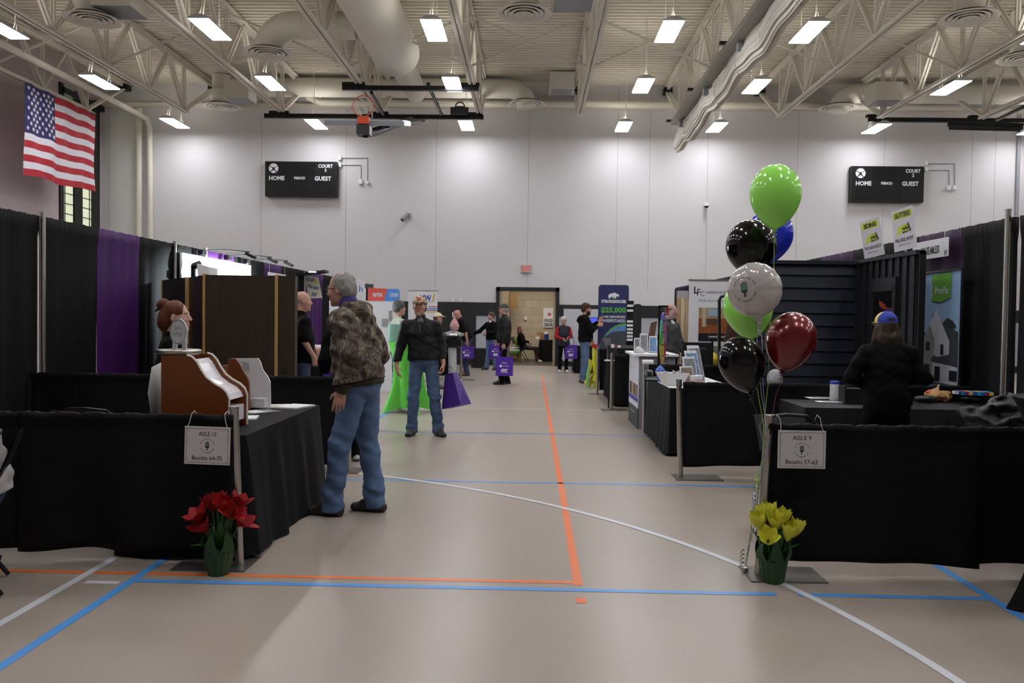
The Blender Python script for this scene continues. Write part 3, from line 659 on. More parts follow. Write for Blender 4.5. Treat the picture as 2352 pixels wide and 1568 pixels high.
MB().box((-.17, 0, -.12), (.17, .08, .12)).build('sign_box', mat('exit_sign_grey', 'b5afae', .5), t); mb = text(MB(), 'EXIT', (0, -.002, 0), .15, w=.26, bold=.03); mb.build('lettering', mat('exit_red', 'c0504a', .5, emit=('d0302a', .5)), t)
# ================================================================== pipe-and-drape, tables, displays
mDrB = mat('black_drape', '0b0b0d', .75, spec=.2, bump=(90, .15)); mDrP = mat('purple_drape', '43195c', .6, spec=.3)
mCloth = mat('black_tablecloth', '0d0d0f', .75, spec=.2)
def drape(a, b, z0, z1, m, label, group, amp=.03, k=18., seed=0, wav=0.):
    a = Vector((a[0], a[1], 0)); b = Vector((b[0], b[1], 0)); L_ = (b-a).length; d = (b-a).normalized(); nr = Vector((d.y, -d.x, 0)); rnd = random.Random(seed)
    P_ = [(rnd.uniform(.6, 1.5)*k, rnd.uniform(0, 6.3), rnd.uniform(.4, 1)) for _ in range(4)]; nu = max(12, int(L_*34)); nv = 22
    c = (a+b)/2; c.z = z0
    def f(u, v):
        s = u*L_; w = sum(q*math.sin(f_*s+p_+.35*math.sin(v*2+p_)) for f_, p_, q in P_)/2.2
        amp_ = amp*(.12+.88*v**.7); off = w*amp_
        if v < .02: off = 0
        zt = z1 + (.003*math.sin(31*s+seed)+.003*math.sin(83*s)); off += .006*math.sin(95*s+2*math.sin(9*s))*max(0, 1-v*2.2); zb_ = z0+wav*(.5+.5*math.sin(2.2*s+seed))
        roll = .028*math.exp(-((v-.02)/.03)**2)
        return a+d*s+nr*(off+roll)+Vector((0, 0, zt+(zb_-zt)*v))-c
    mb = MB().grid(f, nu, nv)
    def g(u, v): q = f(u, v); return q-nr*(.006+.05*math.exp(-((v-.02)/.03)**2))
    mb.grid(g, nu, nv)
    n = (nu+1)*(nv+1)
    mb.f += [(i, i+1, n+i+1, n+i) for i in range(nu)]+[(nv*(nu+1)+i, nv*(nu+1)+i+1, n+nv*(nu+1)+i+1, n+nv*(nu+1)+i) for i in range(nu)]
    mb.f += [(j*(nu+1), (j+1)*(nu+1), n+(j+1)*(nu+1), n+j*(nu+1)) for j in range(nv)]+[(j*(nu+1)+nu, (j+1)*(nu+1)+nu, n+(j+1)*(nu+1)+nu, n+j*(nu+1)+nu) for j in range(nv)]
    mb.m = [0]*len(mb.f)
    o = mb.build('booth_drape', m, smooth=True, loc=c); return tag(o, label, 'drape', group)
def post(x, y, h, label, lean=(0, 0), base=True, bx=0.12):
    t = thing('drape_post', label, 'post', (x, y, 0), group='pipe and drape posts')
    MB().tube([(0, 0, .006), (lean[0], lean[1], h)], .026, 16).build('pole', mChrome, t, smooth='auto')
    MB().tube([(lean[0], lean[1], h-.004), (lean[0], lean[1], h+.01)], .029, 16).build('cap', mChrome, t)
    MB().box((lean[0]-.003, lean[1]-.029, h-.1), (lean[0]+.006, lean[1]-.02, h-.05)).build('slot', mBlackMetal, t)
    if base: MB().box((bx-.22, -.14, 0), (bx+.22, .16, .007)).build('base_plate', mat('steel_plate', '77736e', .4, metal=.8), t)
    return t
# high drape line at left: (start Y, end Y, colour)
XLD, XRD = -4.88, 4.22
seg = [(3.6, 5.2, 'b'), (5.2, 6.6, 'b'), (6.6, 8.05, 'b'), (8.1, 9.17, 'b'), (9.17, 10.15, 'p'), (10.15, 11.2, 'b'), (11.25, 12.2, 'b'), (12.2, 13.4, 'p'), (13.4, 14.9, 'b'), (14.9, 15.95, 'p'), (15.95, 17.6, 'b'), (17.6, 19.2, 'p'), (19.2, 20.8, 'b'), (20.8, 22.2, 'p'), (22.2, 24.5, 'b')]
desc = {0: 'tall black drape panel at the far left edge of the picture', 1: 'tall black drape panel left of the tall left drape post', 2: 'tall black drape panel touching the left side of the tall left post', 3: 'tall black drape panel between the tall left post and the first purple panel', 4: 'wide purple drape panel on the left, behind the red-haired woman',
        5: 'black drape panel between the purple panel and the brightly lit backdrop', 6: 'black drape panel above the lit white backdrop, its left end', 7: 'purple drape panel above the lit white backdrop', 8: 'black drape panel right of the lit white backdrop', 9: 'small purple drape top above the dark wood display wall', 10: 'black drape panel left of the handwritten solar sign',
        11: 'purple drape panel behind the handwritten solar sign', 12: 'black drape panel behind the head of the man in camouflage', 13: 'far left purple drape panel hidden behind the camouflage jacket', 14: 'farthest black drape panel of the left line'}
for i, (a, b_, c_) in enumerate(seg): drape((XLD, a), (XLD, b_), .03, 2.44, mDrB if c_ == 'b' else mDrP, desc[i], 'tall drapes of the left line', amp=.035, k=17, seed=i)
seg = [(3.8, 5.4, 'b'), (5.4, 7.28, 'b'), (7.36, 8.24, 'b'), (8.24, 9.15, 'p'), (9.15, 11.0, 'b'), (11.0, 12.2, 'p'), (12.2, 14.2, 'b'), (14.2, 15.6, 'p'), (15.6, 18, 'b'), (18, 19.5, 'p'), (19.5, 22, 'b'), (22, 24.5, 'b')]
desc = ['nearest tall black drape panel of the right line, outside the picture', 'tall black drape panel right of the tall right post', 'tall black drape panel between the tall right post and the house banner', 'purple drape panel behind the white booth name strip', 'black drape panel behind the siding and gutters signs', 'small purple drape top just left of the siding sign', 'black drape panel top behind the navy siding display',
        'purple drape panel top right of the white foil balloon', 'far black drape panel of the right line behind the flooring banner', 'far purple drape panel of the right line', 'second farthest black drape panel of the right line', 'farthest black drape panel of the right line']
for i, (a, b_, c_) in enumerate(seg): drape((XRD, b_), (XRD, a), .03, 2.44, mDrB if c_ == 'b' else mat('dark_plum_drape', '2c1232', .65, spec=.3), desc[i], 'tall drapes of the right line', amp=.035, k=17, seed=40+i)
# low drapes across the booth fronts and sides
drape((-7.2, 4.86), (-4.9, 4.86), .07, .9, mDrB, 'low black drape at the far left, behind the seated person', 'low black booth drapes', amp=.03, k=12, seed=61, wav=.02)
drape((-4.9, 4.86), (-3.05, 4.86), .07, .9, mDrB, 'low black front drape of the left booth, its left half', 'low black booth drapes', amp=.05, k=8, seed=62, wav=.03)
drape((-3.05, 4.86), (-1.76, 4.86), .05, .9, mDrB, 'low black front drape behind the aisle 10 sign', 'low black booth drapes', amp=.05, k=10, seed=63, wav=.03)
drape((1.39, 4.86), (2.62, 4.86), .07, .9, mDrB, 'low black front drape behind the aisle 9 sign', 'low black booth drapes', amp=.05, k=8, seed=64, wav=.03)
drape((2.60, 4.86), (4.3, 4.86), .08, .9, mDrB, 'low black front drape of the right booth, its right half', 'low black booth drapes', amp=.045, k=8, seed=65, wav=.02)
drape((-4.85, 7.9), (-3.3, 7.9), .06, .91, mDrB, 'low black side drape behind the red-haired woman, left half', 'low black booth drapes', seed=66)
drape((-3.3, 7.9), (-1.78, 7.9), .06, .91, mDrB, 'low black side drape behind the camouflage man legs', 'low black booth drapes', seed=67)
drape((1.45, 7.9), (2.6, 7.9), .1, .91, mDrB, 'low black side drape beside the balloon strings', 'low black booth drapes', amp=.025, k=9, seed=68, wav=.03)
drape((2.6, 7.9), (4.18, 7.9), .08, .91, mDrB, 'low black side drape behind the glittery table', 'low black booth drapes', seed=69)
drape((1.55, 10.95), (4.15, 10.95), .06, .91, mDrB, 'low black side drape behind the white-topped table', 'low black booth drapes', seed=70)
drape((1.38, 13.7), (4.15, 13.7), .08, .91, mDrB, 'low black side drape just beyond the white kiosk', 'low black booth drapes', seed=71)
drape((1.36, 16.5), (4.15, 16.5), .08, .91, mDrB, 'low black side drape under the blue sweepstakes banner', 'low black booth drapes', seed=72)
drape((-4.85, 11.0), (-2.15, 11.0), .08, .91, mDrB, 'low black side drape behind the wood display wall', 'low black booth drapes', seed=73)
drape((-4.85, 19.9), (-1.8, 19.9), .08, .91, mDrB, 'far low black drape beside the clear pedestal', 'low black booth drapes', seed=74)
post(-1.73, 4.87, .94, 'low chrome post beside the aisle 10 sign', lean=(-.035, 0), bx=-.14)
post(1.36, 4.88, .94, 'low chrome post beside the aisle 9 sign', lean=(.04, 0), bx=.14)
post(-1.75, 7.9, .93, 'low chrome post behind the man in camouflage', bx=-.1)
post(1.43, 7.86, .93, 'low chrome post at the end of the white-topped table', lean=(-.03, 0), bx=.16)
post(1.5, 10.95, .93, 'low chrome post against the white kiosk', base=False)
post(1.33, 13.7, .93, 'low chrome post just left of the white kiosk', bx=.05)
post(1.32, 16.5, .93, 'low chrome post beside the yellow cloth', bx=.05)
post(-1.68, 19.7, .93, 'far low chrome post beside the clear pedestal', bx=.1)
post(XLD+.04, 8.08, 2.47, 'tall drape post in the left black drape line'); post(XLD+.04, 11.1, 2.46, 'tall drape post at the left end of the lit backdrop', base=False); post(XLD+.04, 12.16, 2.46, 'tall drape post in the middle of the lit backdrop', base=False)
post(XLD+.04, 13.92, 2.4, 'tall drape post at the right end of the lit backdrop', base=False); post(XLD+.06, 17.4, 2.4, 'tall drape post left of the solar sign', base=False)
post(XRD-.05, 7.4, 2.5, 'tall chrome drape post at right beside the house banner')
# ---- covered tables
def covered_table(x0, x1, y0, y1, z, m, label, top=None, flare=.05, k=16, seed=0, zb=.03, amp=.018, name='covered_table'):
    c = ((x0+x1)/2, (y0+y1)/2, 0); t = thing(name, label, 'table', c); W, D = (x1-x0)/2, (y1-y0)/2
    rnd = random.Random(seed); per = [(-W, -D), (W, -D), (W, D), (-W, D)]; pts = []; r_ = .03
    for i in range(4):
        a = Vector(per[i]+(0,)); b_ = Vector(per[(i+1) % 4]+(0,)); L_ = (b_-a).length; n_ = int(L_/.025); d = (b_-a).normalized(); nr = Vector((d.y, -d.x, 0))
        for j in range(n_): pts.append((a+d*(L_*j/n_), nr, L_*j/n_+i*7, min(j, n_-j)*L_/n_))
    n = len(pts); rows = [0, .03, .1, .3, .6, 1.]; mb = MB(); ph = [rnd.uniform(0, 6) for _ in range(3)]
    vs = []
    for v in rows:
        for p_, nr, s, e_ in pts:
            w = (math.sin(k*s+ph[0])+.6*math.sin(k*1.7*s+ph[1])+.4*math.sin(k*.43*s+ph[2]))
            o_ = flare*v**.8+amp*w*v**.6*(1 if v > .05 else 0); zz = z-v*(z-zb-.015*math.sin(s*3))
            q = p_+nr*o_+Vector((p_.x/W*.02*v, p_.y/D*.02*v, 0)); vs.append((q.x, q.y, zz))
    fs = [(i*n+j, i*n+(j+1) % n, (i+1)*n+(j+1) % n, (i+1)*n+j) for i in range(len(rows)-1) for j in range(n)]
    mb.add(vs, fs); mb.add([vs[j] for j in range(n)], [tuple(range(n))])
    mb.build('tablecloth', m, t, smooth='auto')
    if top: MB().box((-W-.01, -D-.01, z), (W+.01, D+.01, z+.004)).build('table_topper', top, t)
    MB().box((-W+.02, -D+.02, z-.04), (W-.02, D-.02, z-.01)).build('tabletop', mDarkPlastic, t)
    return t
covered_table(-2.52, -1.75, 5.03, 6.8, .755, mCloth, 'long black-covered table in the left booth holding the wooden displays', flare=.06, k=13, seed=5, zb=.015)
mGlit = mat('glittery_black_cloth', '1d1c20', .5, spec=.4); nt = mGlit.node_tree; b = nt.nodes['Principled BSDF']; v = nt.nodes.new('ShaderNodeTexVoronoi'); v.inputs['Scale'].default_value = 160
g = nt.nodes.new('ShaderNodeTexCoord'); nt.links.new(g.outputs['Object'], v.inputs['Vector']); cr = nt.nodes.new('ShaderNodeValToRGB'); cr.color_ramp.elements[0].position = .08; cr.color_ramp.elements[0].color = (.2, .19, .21, 1); cr.color_ramp.elements[1].position = .2; cr.color_ramp.elements[1].color = (.006, .006, .007, 1)
nt.links.new(v.outputs['Distance'], cr.inputs[0]); nt.links.new(cr.outputs[0], b.inputs['Base Color'])
covered_table(2.3, 4.0, 6.98, 7.7, .78, mGlit, 'table under a glittery black cloth in the right booth', flare=.04, k=9, seed=6)
covered_table(1.53, 2.28, 9.12, 10.85, .75, mCloth, 'black-skirted table with a white top in the second right booth', top=mPaper, flare=.03, k=30, seed=7, amp=.012)
covered_table(1.47, 2.3, 14.2, 16.1, 1.0, mCloth, 'tall black-covered table below the blue sweepstakes banner', flare=.03, k=20, seed=8)
covered_table(.27, 2.6, 28.6, 29.3, .74, mCloth, 'black-covered table in the room beyond the doorway', flare=.02, k=14, seed=9)
covered_table(1.2, 1.9, 22.8, 23.6, .74, mCloth, 'far black-covered table behind the bearded man', flare=.02, k=14, seed=10)
# spandex cocktail tables
def cocktail(loc, H_, rt, rw, rf, m, label, rz):
    t = thing('cocktail_table', label, 'table', loc, rz)
    def f(u, v):
        a = 2*PI*u; foot = max(0, math.cos(4*a/1.0))**1.5 if True else 0
        w = (1-v)**2.1; r_ = rw+(rt-rw)*v**2.2+(rf*(.42+.58*foot)-rw)*w
        return (r_*math.cos(a), r_*math.sin(a), H_*v+.03*(1-foot)*w*2.5)
    mb = MB().grid(f, 64, 26); mb.disc((0, 0, H_), rt, n=64); mb.build('stretch_cover', m, t, smooth='auto'); return t
mGreen = mat('lime_spandex', '58b43c', .45, spec=.4)
cocktail((at(938, 930, 12.9).x, 12.9, 0), 1.1, .32, .15, .44, mGreen, 'tall cocktail table in a lime green stretch cover behind the man in the cap', R(28))
cocktail((2.93, 4.3, 0), 1.12, .4, .16, .42, mCloth, 'tall cocktail table in a black stretch cover at the right picture edge', R(-12))
# ---- folding chairs
def folding_chair(loc, rz, label):
    t = thing('folding_chair', label, 'chair', loc, rz, group='black folding chairs')
    for s_ in (-1, 1):
        MB().tube([(s_*.22, -.24, .012), (s_*.22, .02, .46), (s_*.22, .2, .78), (s_*.16, .225, .835)], .012, 8).build('front_leg', mBlackMetal, t, smooth='auto')
        MB().tube([(s_*.19, .26, .012), (s_*.2, -.02, .42), (s_*.2, -.14, .45)], .012, 8).build('rear_leg', mBlackMetal, t, smooth='auto')
    MB().tube([(-.16, .225, .835), (0, .24, .845), (.16, .225, .835)], .012, 8).build('top_rail', mBlackMetal, t)
    MB().tube([(-.19, .22, .12), (.19, .22, .12)], .009, 6).build('stretcher', mBlackMetal, t)
    MB().box((-.21, -.19, .44), (.21, .17, .465)).build('seat', mDarkPlastic, t)
    MB().grid(lambda u, v: (-.2+.4*u, .12+.02+.18*(v*.5+.5)+.02*math.cos(PI*(u-.5)), .6+.24*v), 8, 4).grid(lambda u, v: (-.2+.4*u, .13+.02+.18*(v*.5+.5)+.02*math.cos(PI*(u-.5)), .6+.24*v), 8, 4).build('backrest', mDarkPlastic, t, smooth=True)
    return t
p = at(258, 938, 5.75); folding_chair((p.x, 5.75, 0), R(165), 'black folding chair whose top shows over the left low drape')
p = at(1850, 940, 5.6); folding_chair((p.x, 5.6, 0), R(15), 'black folding chair whose top shows over the right low drape')
# ---- signs
mGreenInk = mat('sage_ink', '75876e', .6)
def logo(mb, c, r_, ux=(1, 0, 0), uy=(0, 0, 1), off=.002, green=1, ink=0, top='NORTH SUBURBAN HOME SHOW', bot='BY HOME IMPROVEMENT SHOW'):
    """round emblem: a house lantern that turns into a paint brush inside a ring of small letters"""
    ux = Vector(ux); uy = Vector(uy); nz = ux.cross(uy); c = Vector(c); T = lambda x, y, o=0: c+ux*(x*r_)+uy*(y*r_)+nz*(off+o)
    for s_, a0_, a1_, fl_ in ((top, 160, 20, 1), (bot, 205, 335, -1)):
        n_ = len(s_)
        for i, ch in enumerate(s_):
            if ch == ' ': continue
            a = R(a0_+(a1_-a0_)*i/(n_-1)); rad = Vector((math.cos(a), math.sin(a))); tx = Vector((math.sin(a), -math.cos(a)))*fl_
            text(mb, ch, c+ux*(rad.x*r_*.93)+uy*(rad.y*r_*.93)+nz*off, r_*.13, ux*tx.x+uy*tx.y, ux*(rad.x*fl_)+uy*(rad.y*fl_), mi=ink, off=0)
    for s_ in (-1, 1): mb.add([T(s_*.93+.03*math.cos(k), .02+.03*math.sin(k)) for k in [2*PI*j/8 for j in range(8)]], [tuple(range(8))], ink)
    for pl in ([(-.3, .36), (0, .6), (.3, .36), (.3, .28), (0, .5), (-.3, .28)], [(-.25, .3), (-.2, .33), (-.2, -.1), (-.25, -.1)], [(.25, .3), (.2, .33), (.2, -.1), (.25, -.1)], [(-.27, -.06), (.27, -.06), (.25, -.18), (.06, -.28), (.05, -.4), (.09, -.52), (0, -.62), (-.09, -.52), (-.05, -.4), (-.06, -.28), (-.25, -.18)], [(.16, .5), (.22, .5), (.22, .62), (.16, .62)]):
        mb.add([T(x, y, .0006) for x, y in pl], [tuple(range(len(pl)))], ink)
    mb.add([T(x, y) for x, y in [(-.2, -.08), (.2, -.08), (.2, .33), (0, .48), (-.2, .33)]], [(0, 1, 2, 3, 4)], green)
    for x in (-.07, .07): mb.add([T(a, b_, .0008) for a, b_ in ((x-.012, -.08), (x+.012, -.08), (x+.012, .42), (x-.012, .42))], [(0, 1, 2, 3)], ink)
def aisle_sign(c4, s1, s2, label, hooks, zt):
    """c4 = top left, top right, bottom right, bottom left pixels"""
    P_ = [at(x, y, 4.765) for x, y in c4]; c = sum(P_, Vector())/4; ux = (P_[1]-P_[0]+P_[2]-P_[3]).normalized(); uy = (P_[0]-P_[3]+P_[1]-P_[2]).normalized(); uy = (uy-ux*uy.dot(ux)).normalized()
    W, H_ = ((P_[1]-P_[0]).length+(P_[2]-P_[3]).length)/2, ((P_[0]-P_[3]).length+(P_[1]-P_[2]).length)/2
    t = thing('aisle_sign', label, 'sign', c, group='laminated aisle signs'); nz = ux.cross(uy)
    Mx = Matrix((ux, nz*-1, uy)).transposed().to_4x4()
    MB().box((-W/2, -.001, -H_/2), (W/2, .002, H_/2), M=Mx).build('card', mat('laminated_card', 'c9c5c4', .35), t)
    mb = MB(); o_ = .0022; e = .045*W
    def line(x0, z0, x1, z1): mb.add([ux*x+uy*z+nz*o_ for x, z in ((x0, z0), (x1, z0), (x1, z1), (x0, z1))], [(0, 1, 2, 3)])
    for s_ in (-1, 1): line(-W/2+e, s_*(H_/2-e)-.0008, W/2-e, s_*(H_/2-e)+.0008); line(s_*(W/2-e)-.0008, -H_/2+e, s_*(W/2-e)+.0008, H_/2-e)
    text(mb, s1, uy*(.31*H_), H_*.115, ux, uy, w=W*.39, off=o_); text(mb, s2, uy*(-.325*H_), H_*.115, ux, uy, w=W*.66, off=o_)
    logo(mb, uy*(-.01*H_), H_*.2, ux, uy, off=o_); mb.build('print', [mInk, mGreenInk], t)
    for s_, h_ in zip((-1, 1), hooks):
        q = ux*(s_*(W/2-e*1.1))+uy*(H_/2-e*1.1)+nz*.004; w_ = at(h_[0], h_[1], 4.775)-c
        MB().tube([q, q+(w_-q)*.5+Vector((s_*-.004, 0, 0)), w_, w_+Vector((-.002, .05, .012)), w_+Vector((0, .09, -.02))], .0016, 5).build('wire_hook', mWireC, t)
        MB().disc(q, .004, nz, n=8).build('eyelet', mInk, t)
aisle_sign([(423, 978), (528, 981), (529, 1069), (425, 1064)], 'AISLE 10', 'Booths 64-70', 'white laminated sign reading AISLE 10 Booths 64-70 on the left low drape', ((440, 950), (516, 951)), 0)
aisle_sign([(1788, 988), (1899, 989), (1894, 1077), (1785, 1074)], 'AISLE 9', 'Booths 57-63', 'white laminated sign reading AISLE 9 Booths 57-63 on the right low drape', ((1791, 960), (1884, 960)), 0)
# ---- wooden literature display with oval sign, left table
mWood = mat('reddish_brown_veneer', '71390f', .35, spec=.5, noise=(6, .1)); mEdge = mat('pale_edge', 'c9c3bb', .4); mGloss = mat('glossy_white', 'dedce0', .2)
def scurve(px, Y): return [(lambda q: (q.x, q.z))(at(x, y, Y)) for x, y in px]
t = thing('brochure_display', 'curved wooden brochure display with an oval sign on top, on the left table', 'display stand', (-2.1, 5.3, .755))
prof = [(370, 946), (370, 817), (428, 817), (440, 821), (450, 832), (460, 850), (472, 868), (490, 882), (508, 892), (519, 903), (524, 916), (525, 946)]
pr = scurve(prof, 5.17)
pr = [(x, max(z, .757)) for x, z in pr]; pr[0] = (pr[1][0], .757); pr[-1] = (pr[-2][0], .757)
for y, nm in ((5.17, 0), (5.5, 1)):
    MB().prism(pr, y, y+.02, f=lambda p: (p[0], p[2], p[1])).build('side_panel', mWood, t, world=True)
    mb = MB(); mb.tube([(x, y+.01, z+.002) for x, z in pr[2:]], .011, 6); mb.build('edge_band', mEdge, t, world=True)
mb = MB()
inn = [(x-.02, z-.015) for x, z in pr[3:-1]]
for (xa_, za_), (xb_, zb_) in zip(inn, inn[1:]): mb.quad((xa_, 5.19, za_), (xa_, 5.5, za_), (xb_, 5.5, zb_), (xb_, 5.19, zb_))
mb.build('sloped_front', mGloss, t, world=True)
mb = MB().box((pr[1][0]+.1, 5.19, .80), (pr[-1][0]-.015, 5.5, .9)); mb.build('lower_shelf', mGloss, t, world=True)
MB().box((pr[0][0], 5.19, .757), (pr[0][0]+.015, 5.5, pr[1][1]-.003)).build('back_panel', mWood, t, world=True)
MB().box((pr[0][0]+.015, 5.19, .757), (pr[0][0]+.12, 5.5, pr[1][1]-.003)).build('inner_box', mWood, t, world=True)
pc = at(411, 811, 5.33); MB().lathe([(0, -.014), (.135, -.014), (.14, -.008), (.14, .008), (.135, .014), (0, .014)], c=(pc.x, 5.33, pr[1][1]+.022), n=40, sy=1.0).build('oval_tray', mChrome, t, smooth='auto', world=True)
zt_ = pr[1][1]+.036
for px in (402, 424): x = at(px, 800, 5.3).x; MB().box((x-.013, 5.29, zt_), (x+.013, 5.31, zt_+.12)).build('sign_post', mat('acrylic_white', 'c9c9cc', .15), t, world=True)
ec = at(412, 761, 5.28); mb = MB()
def disc_xz(mb, c, rx, rz_, y0, y1, n=36, mi=0): mb.prism([(c[0]+rx*math.cos(2*PI*i/n), c[1]+rz_*math.sin(2*PI*i/n)) for i in range(n)], y0, y1, mi, f=lambda p: (p[0], p[2], p[1]))
disc_xz(mb, (ec.x, ec.z), .055, .083, 5.262, 5.28); mb.build('oval_sign', mat('oval_sign_white', 'bcbcc0', .35), t, world=True)
mb = MB(); mb.tube([(ec.x+.05*math.cos(a), 5.26, ec.z+.077*math.sin(a)) for a in [2*PI*i/36 for i in range(36)]], .0018, 4, closed=True); text(mb, 'BATH', (ec.x, 5.259, ec.z+.022), .022, w=.042, off=.001); text(mb, 'FITTER', (ec.x, 5.259, ec.z-.02), .022, w=.055, off=.001); mb.build('lettering', mat('grey_ink', '7b7b80', .5), t, world=True)
# second display
t = thing('brochure_display', 'smaller brown and white brochure display standing behind the curved wooden one', 'display stand', (-2.25, 6.45, .755))
pb = scurve([(523, 945), (523, 824), (540, 823), (549, 833), (558, 852), (567, 866), (571, 878), (572, 945)], 6.3); pb = [(x, max(z, .757)) for x, z in pb]; pb[0] = (pb[0][0], .757); pb[-1] = (pb[-1][0], .757)
MB().prism(pb, 6.3, 6.33, f=lambda p: (p[0], p[2], p[1])).build('side_panel', mWood, t, world=True)
pw = scurve([(526, 945), (530, 823), (592, 822), (598, 832), (603, 849), (614, 864), (620, 876), (621, 945)], 6.5); pw = [(x, max(z, .757)) for x, z in pw]; pw[0] = (pw[0][0], .757); pw[-1] = (pw[-1][0], .757)
MB().prism(pw, 6.5, 6.52, f=lambda p: (p[0], p[2], p[1])).build('back_panel', mGloss, t, world=True)
MB().box((pw[0][0], 6.33, .757), (pw[0][0]+.02, 6.5, 1.1)).build('end_panel', mWood, t, world=True)
MB().box((at(574, 900, 6.45).x, 6.4, .77), (at(612, 900, 6.45).x, 6.5, .84)).build('lower_shelf', mGloss, t, world=True)
q = at(556, 836, 6.49); mb = text(MB(), 'BATH', (q.x-.005, 6.497, q.z), .035, w=.11, off=.001); text(mb, 'FITTER', (q.x-.002, 6.497, at(560, 846, 6.5).z), .03, w=.13, off=.001); mb.build('lettering', mat('grey_ink'), t, world=True)
# papers
def papers(name, px, py, z, w, d, rz, h_, m, label, group='papers on the left table', band=None):
    p = fl(px, py, z); t = thing(name, label, 'papers', (p.x, p.y, z), R(rz), group); MB().box((-w/2, -d/2, 0), (w/2, d/2, h_)).build('sheets', m, t)
    if band: MB().box((-w*.32, -d*.3, h_), (w*.28, d*.1, h_+.0006)).build('printed_area', band, t)
    return t
papers('paper_stack', 570, 961, .757, .13, .2, 12, .012, mPaper, 'small stack of white cards next to the chrome post on the left table')
papers('paper_sheet', 592, 945, .757, .22, .28, -35, .003, mat('clear_sleeve', '9fa0a3', .2), 'sheet in a clear sleeve on the left table', band=mPaper)
papers('paper_stack', 640, 934, .757, .28, .22, 20, .01, mPaper, 'spread of leaflets at the far end of the left table', band=mat('tan_print', 'b59a78', .6)); papers('paper_stack', 678, 935, .757, .2, .28, -15, .012, mPaper, 'white leaflets at the far right corner of the left table')
t = tag(solo(MB().lathe([(0, -.2), (.1, -.17), (.14, 0), (.1, .17), (0, .2)], c=(at(366, 905, 5.6).x, 5.62, .96), n=20, sx=.45), 'tote_bag', mat('pale_grey_cloth', 'a9a9a6', .8, noise=(20, .1)), 'pale grey rounded bag showing left of the wooden display', 'bag', smooth=True))
# ---- dark wood display wall with pale edge strips
mDW = mat('dark_walnut_panel', '33291f', .4, spec=.4); nt = mDW.node_tree; b = nt.nodes['Principled BSDF']; w_ = nt.nodes.new('ShaderNodeTexNoise'); w_.inputs['Scale'].default_value = 3; g = nt.nodes.new('ShaderNodeTexCoord'); mp = nt.nodes.new('ShaderNodeMapping'); mp.inputs['Scale'].default_value = (9, 9, .5)
nt.links.new(g.outputs['Object'], mp.inputs[0]); nt.links.new(mp.outputs[0], w_.inputs['Vector']); cr = nt.nodes.new('ShaderNodeMix'); cr.data_type = 'RGBA'; cr.inputs['A'].default_value = (*srgb('2d241d'), 1); cr.inputs['B'].default_value = (*srgb('42372b'), 1); nt.links.new(w_.outputs[0], cr.inputs['Factor']); nt.links.new(cr.outputs['Result'], b.inputs['Base Color'])
mMaple = mat('pale_maple_strip', 'b39058', .5)
t = thing('display_wall', 'dark walnut display wall with pale vertical strips in the left booths', 'display wall', (-3.1, 9.1, 0)); zt_ = at(560, 632, 9).z
xs_ = [at(px, 640, 9).x for px in (467, 632, 639, 678)]
MB().box((xs_[0]+.02, 9.0, .02), (xs_[1], 9.1, zt_)).build('main_panel', mDW, t, world=True); MB().box((xs_[2], 9.0, .02), (xs_[3], 9.1, zt_)).build('end_panel', mDW, t, world=True)
MB().box((xs_[1], 8.99, .02), (xs_[2], 9.1, zt_+.01)).build('edge_strip', mMaple, t, world=True); MB().box((xs_[0], 8.98, .02), (xs_[0]+.022, 9.1, zt_+.01)).build('edge_strip', mMaple, t, world=True)
xb_ = at(374, 640, 10.6).x; xm_ = at(433, 640, 9.6).x
mb = MB().prism([(xs_[0], 9.1), (xs_[0]-.05, 9.1), (xm_, 9.62), (xm_+.05, 9.62)], .02, zt_); mb.build('angled_panel', mat('very_dark_walnut', '211812', .45), t, world=True)
MB().prism([(xm_, 9.64), (xm_-.05, 9.64), (xb_, 10.6), (xb_+.05, 10.6)], .02, zt_).build('angled_panel', mat('very_dark_walnut'), t, world=True)
MB().box((xm_-.04, 9.6, .02), (xm_-.012, 9.64, zt_)).build('edge_strip', mMaple, t, world=True); MB().box((xb_-.02, 10.6, .02), (xb_+.01, 10.63, zt_)).build('edge_strip', mMaple, t, world=True)
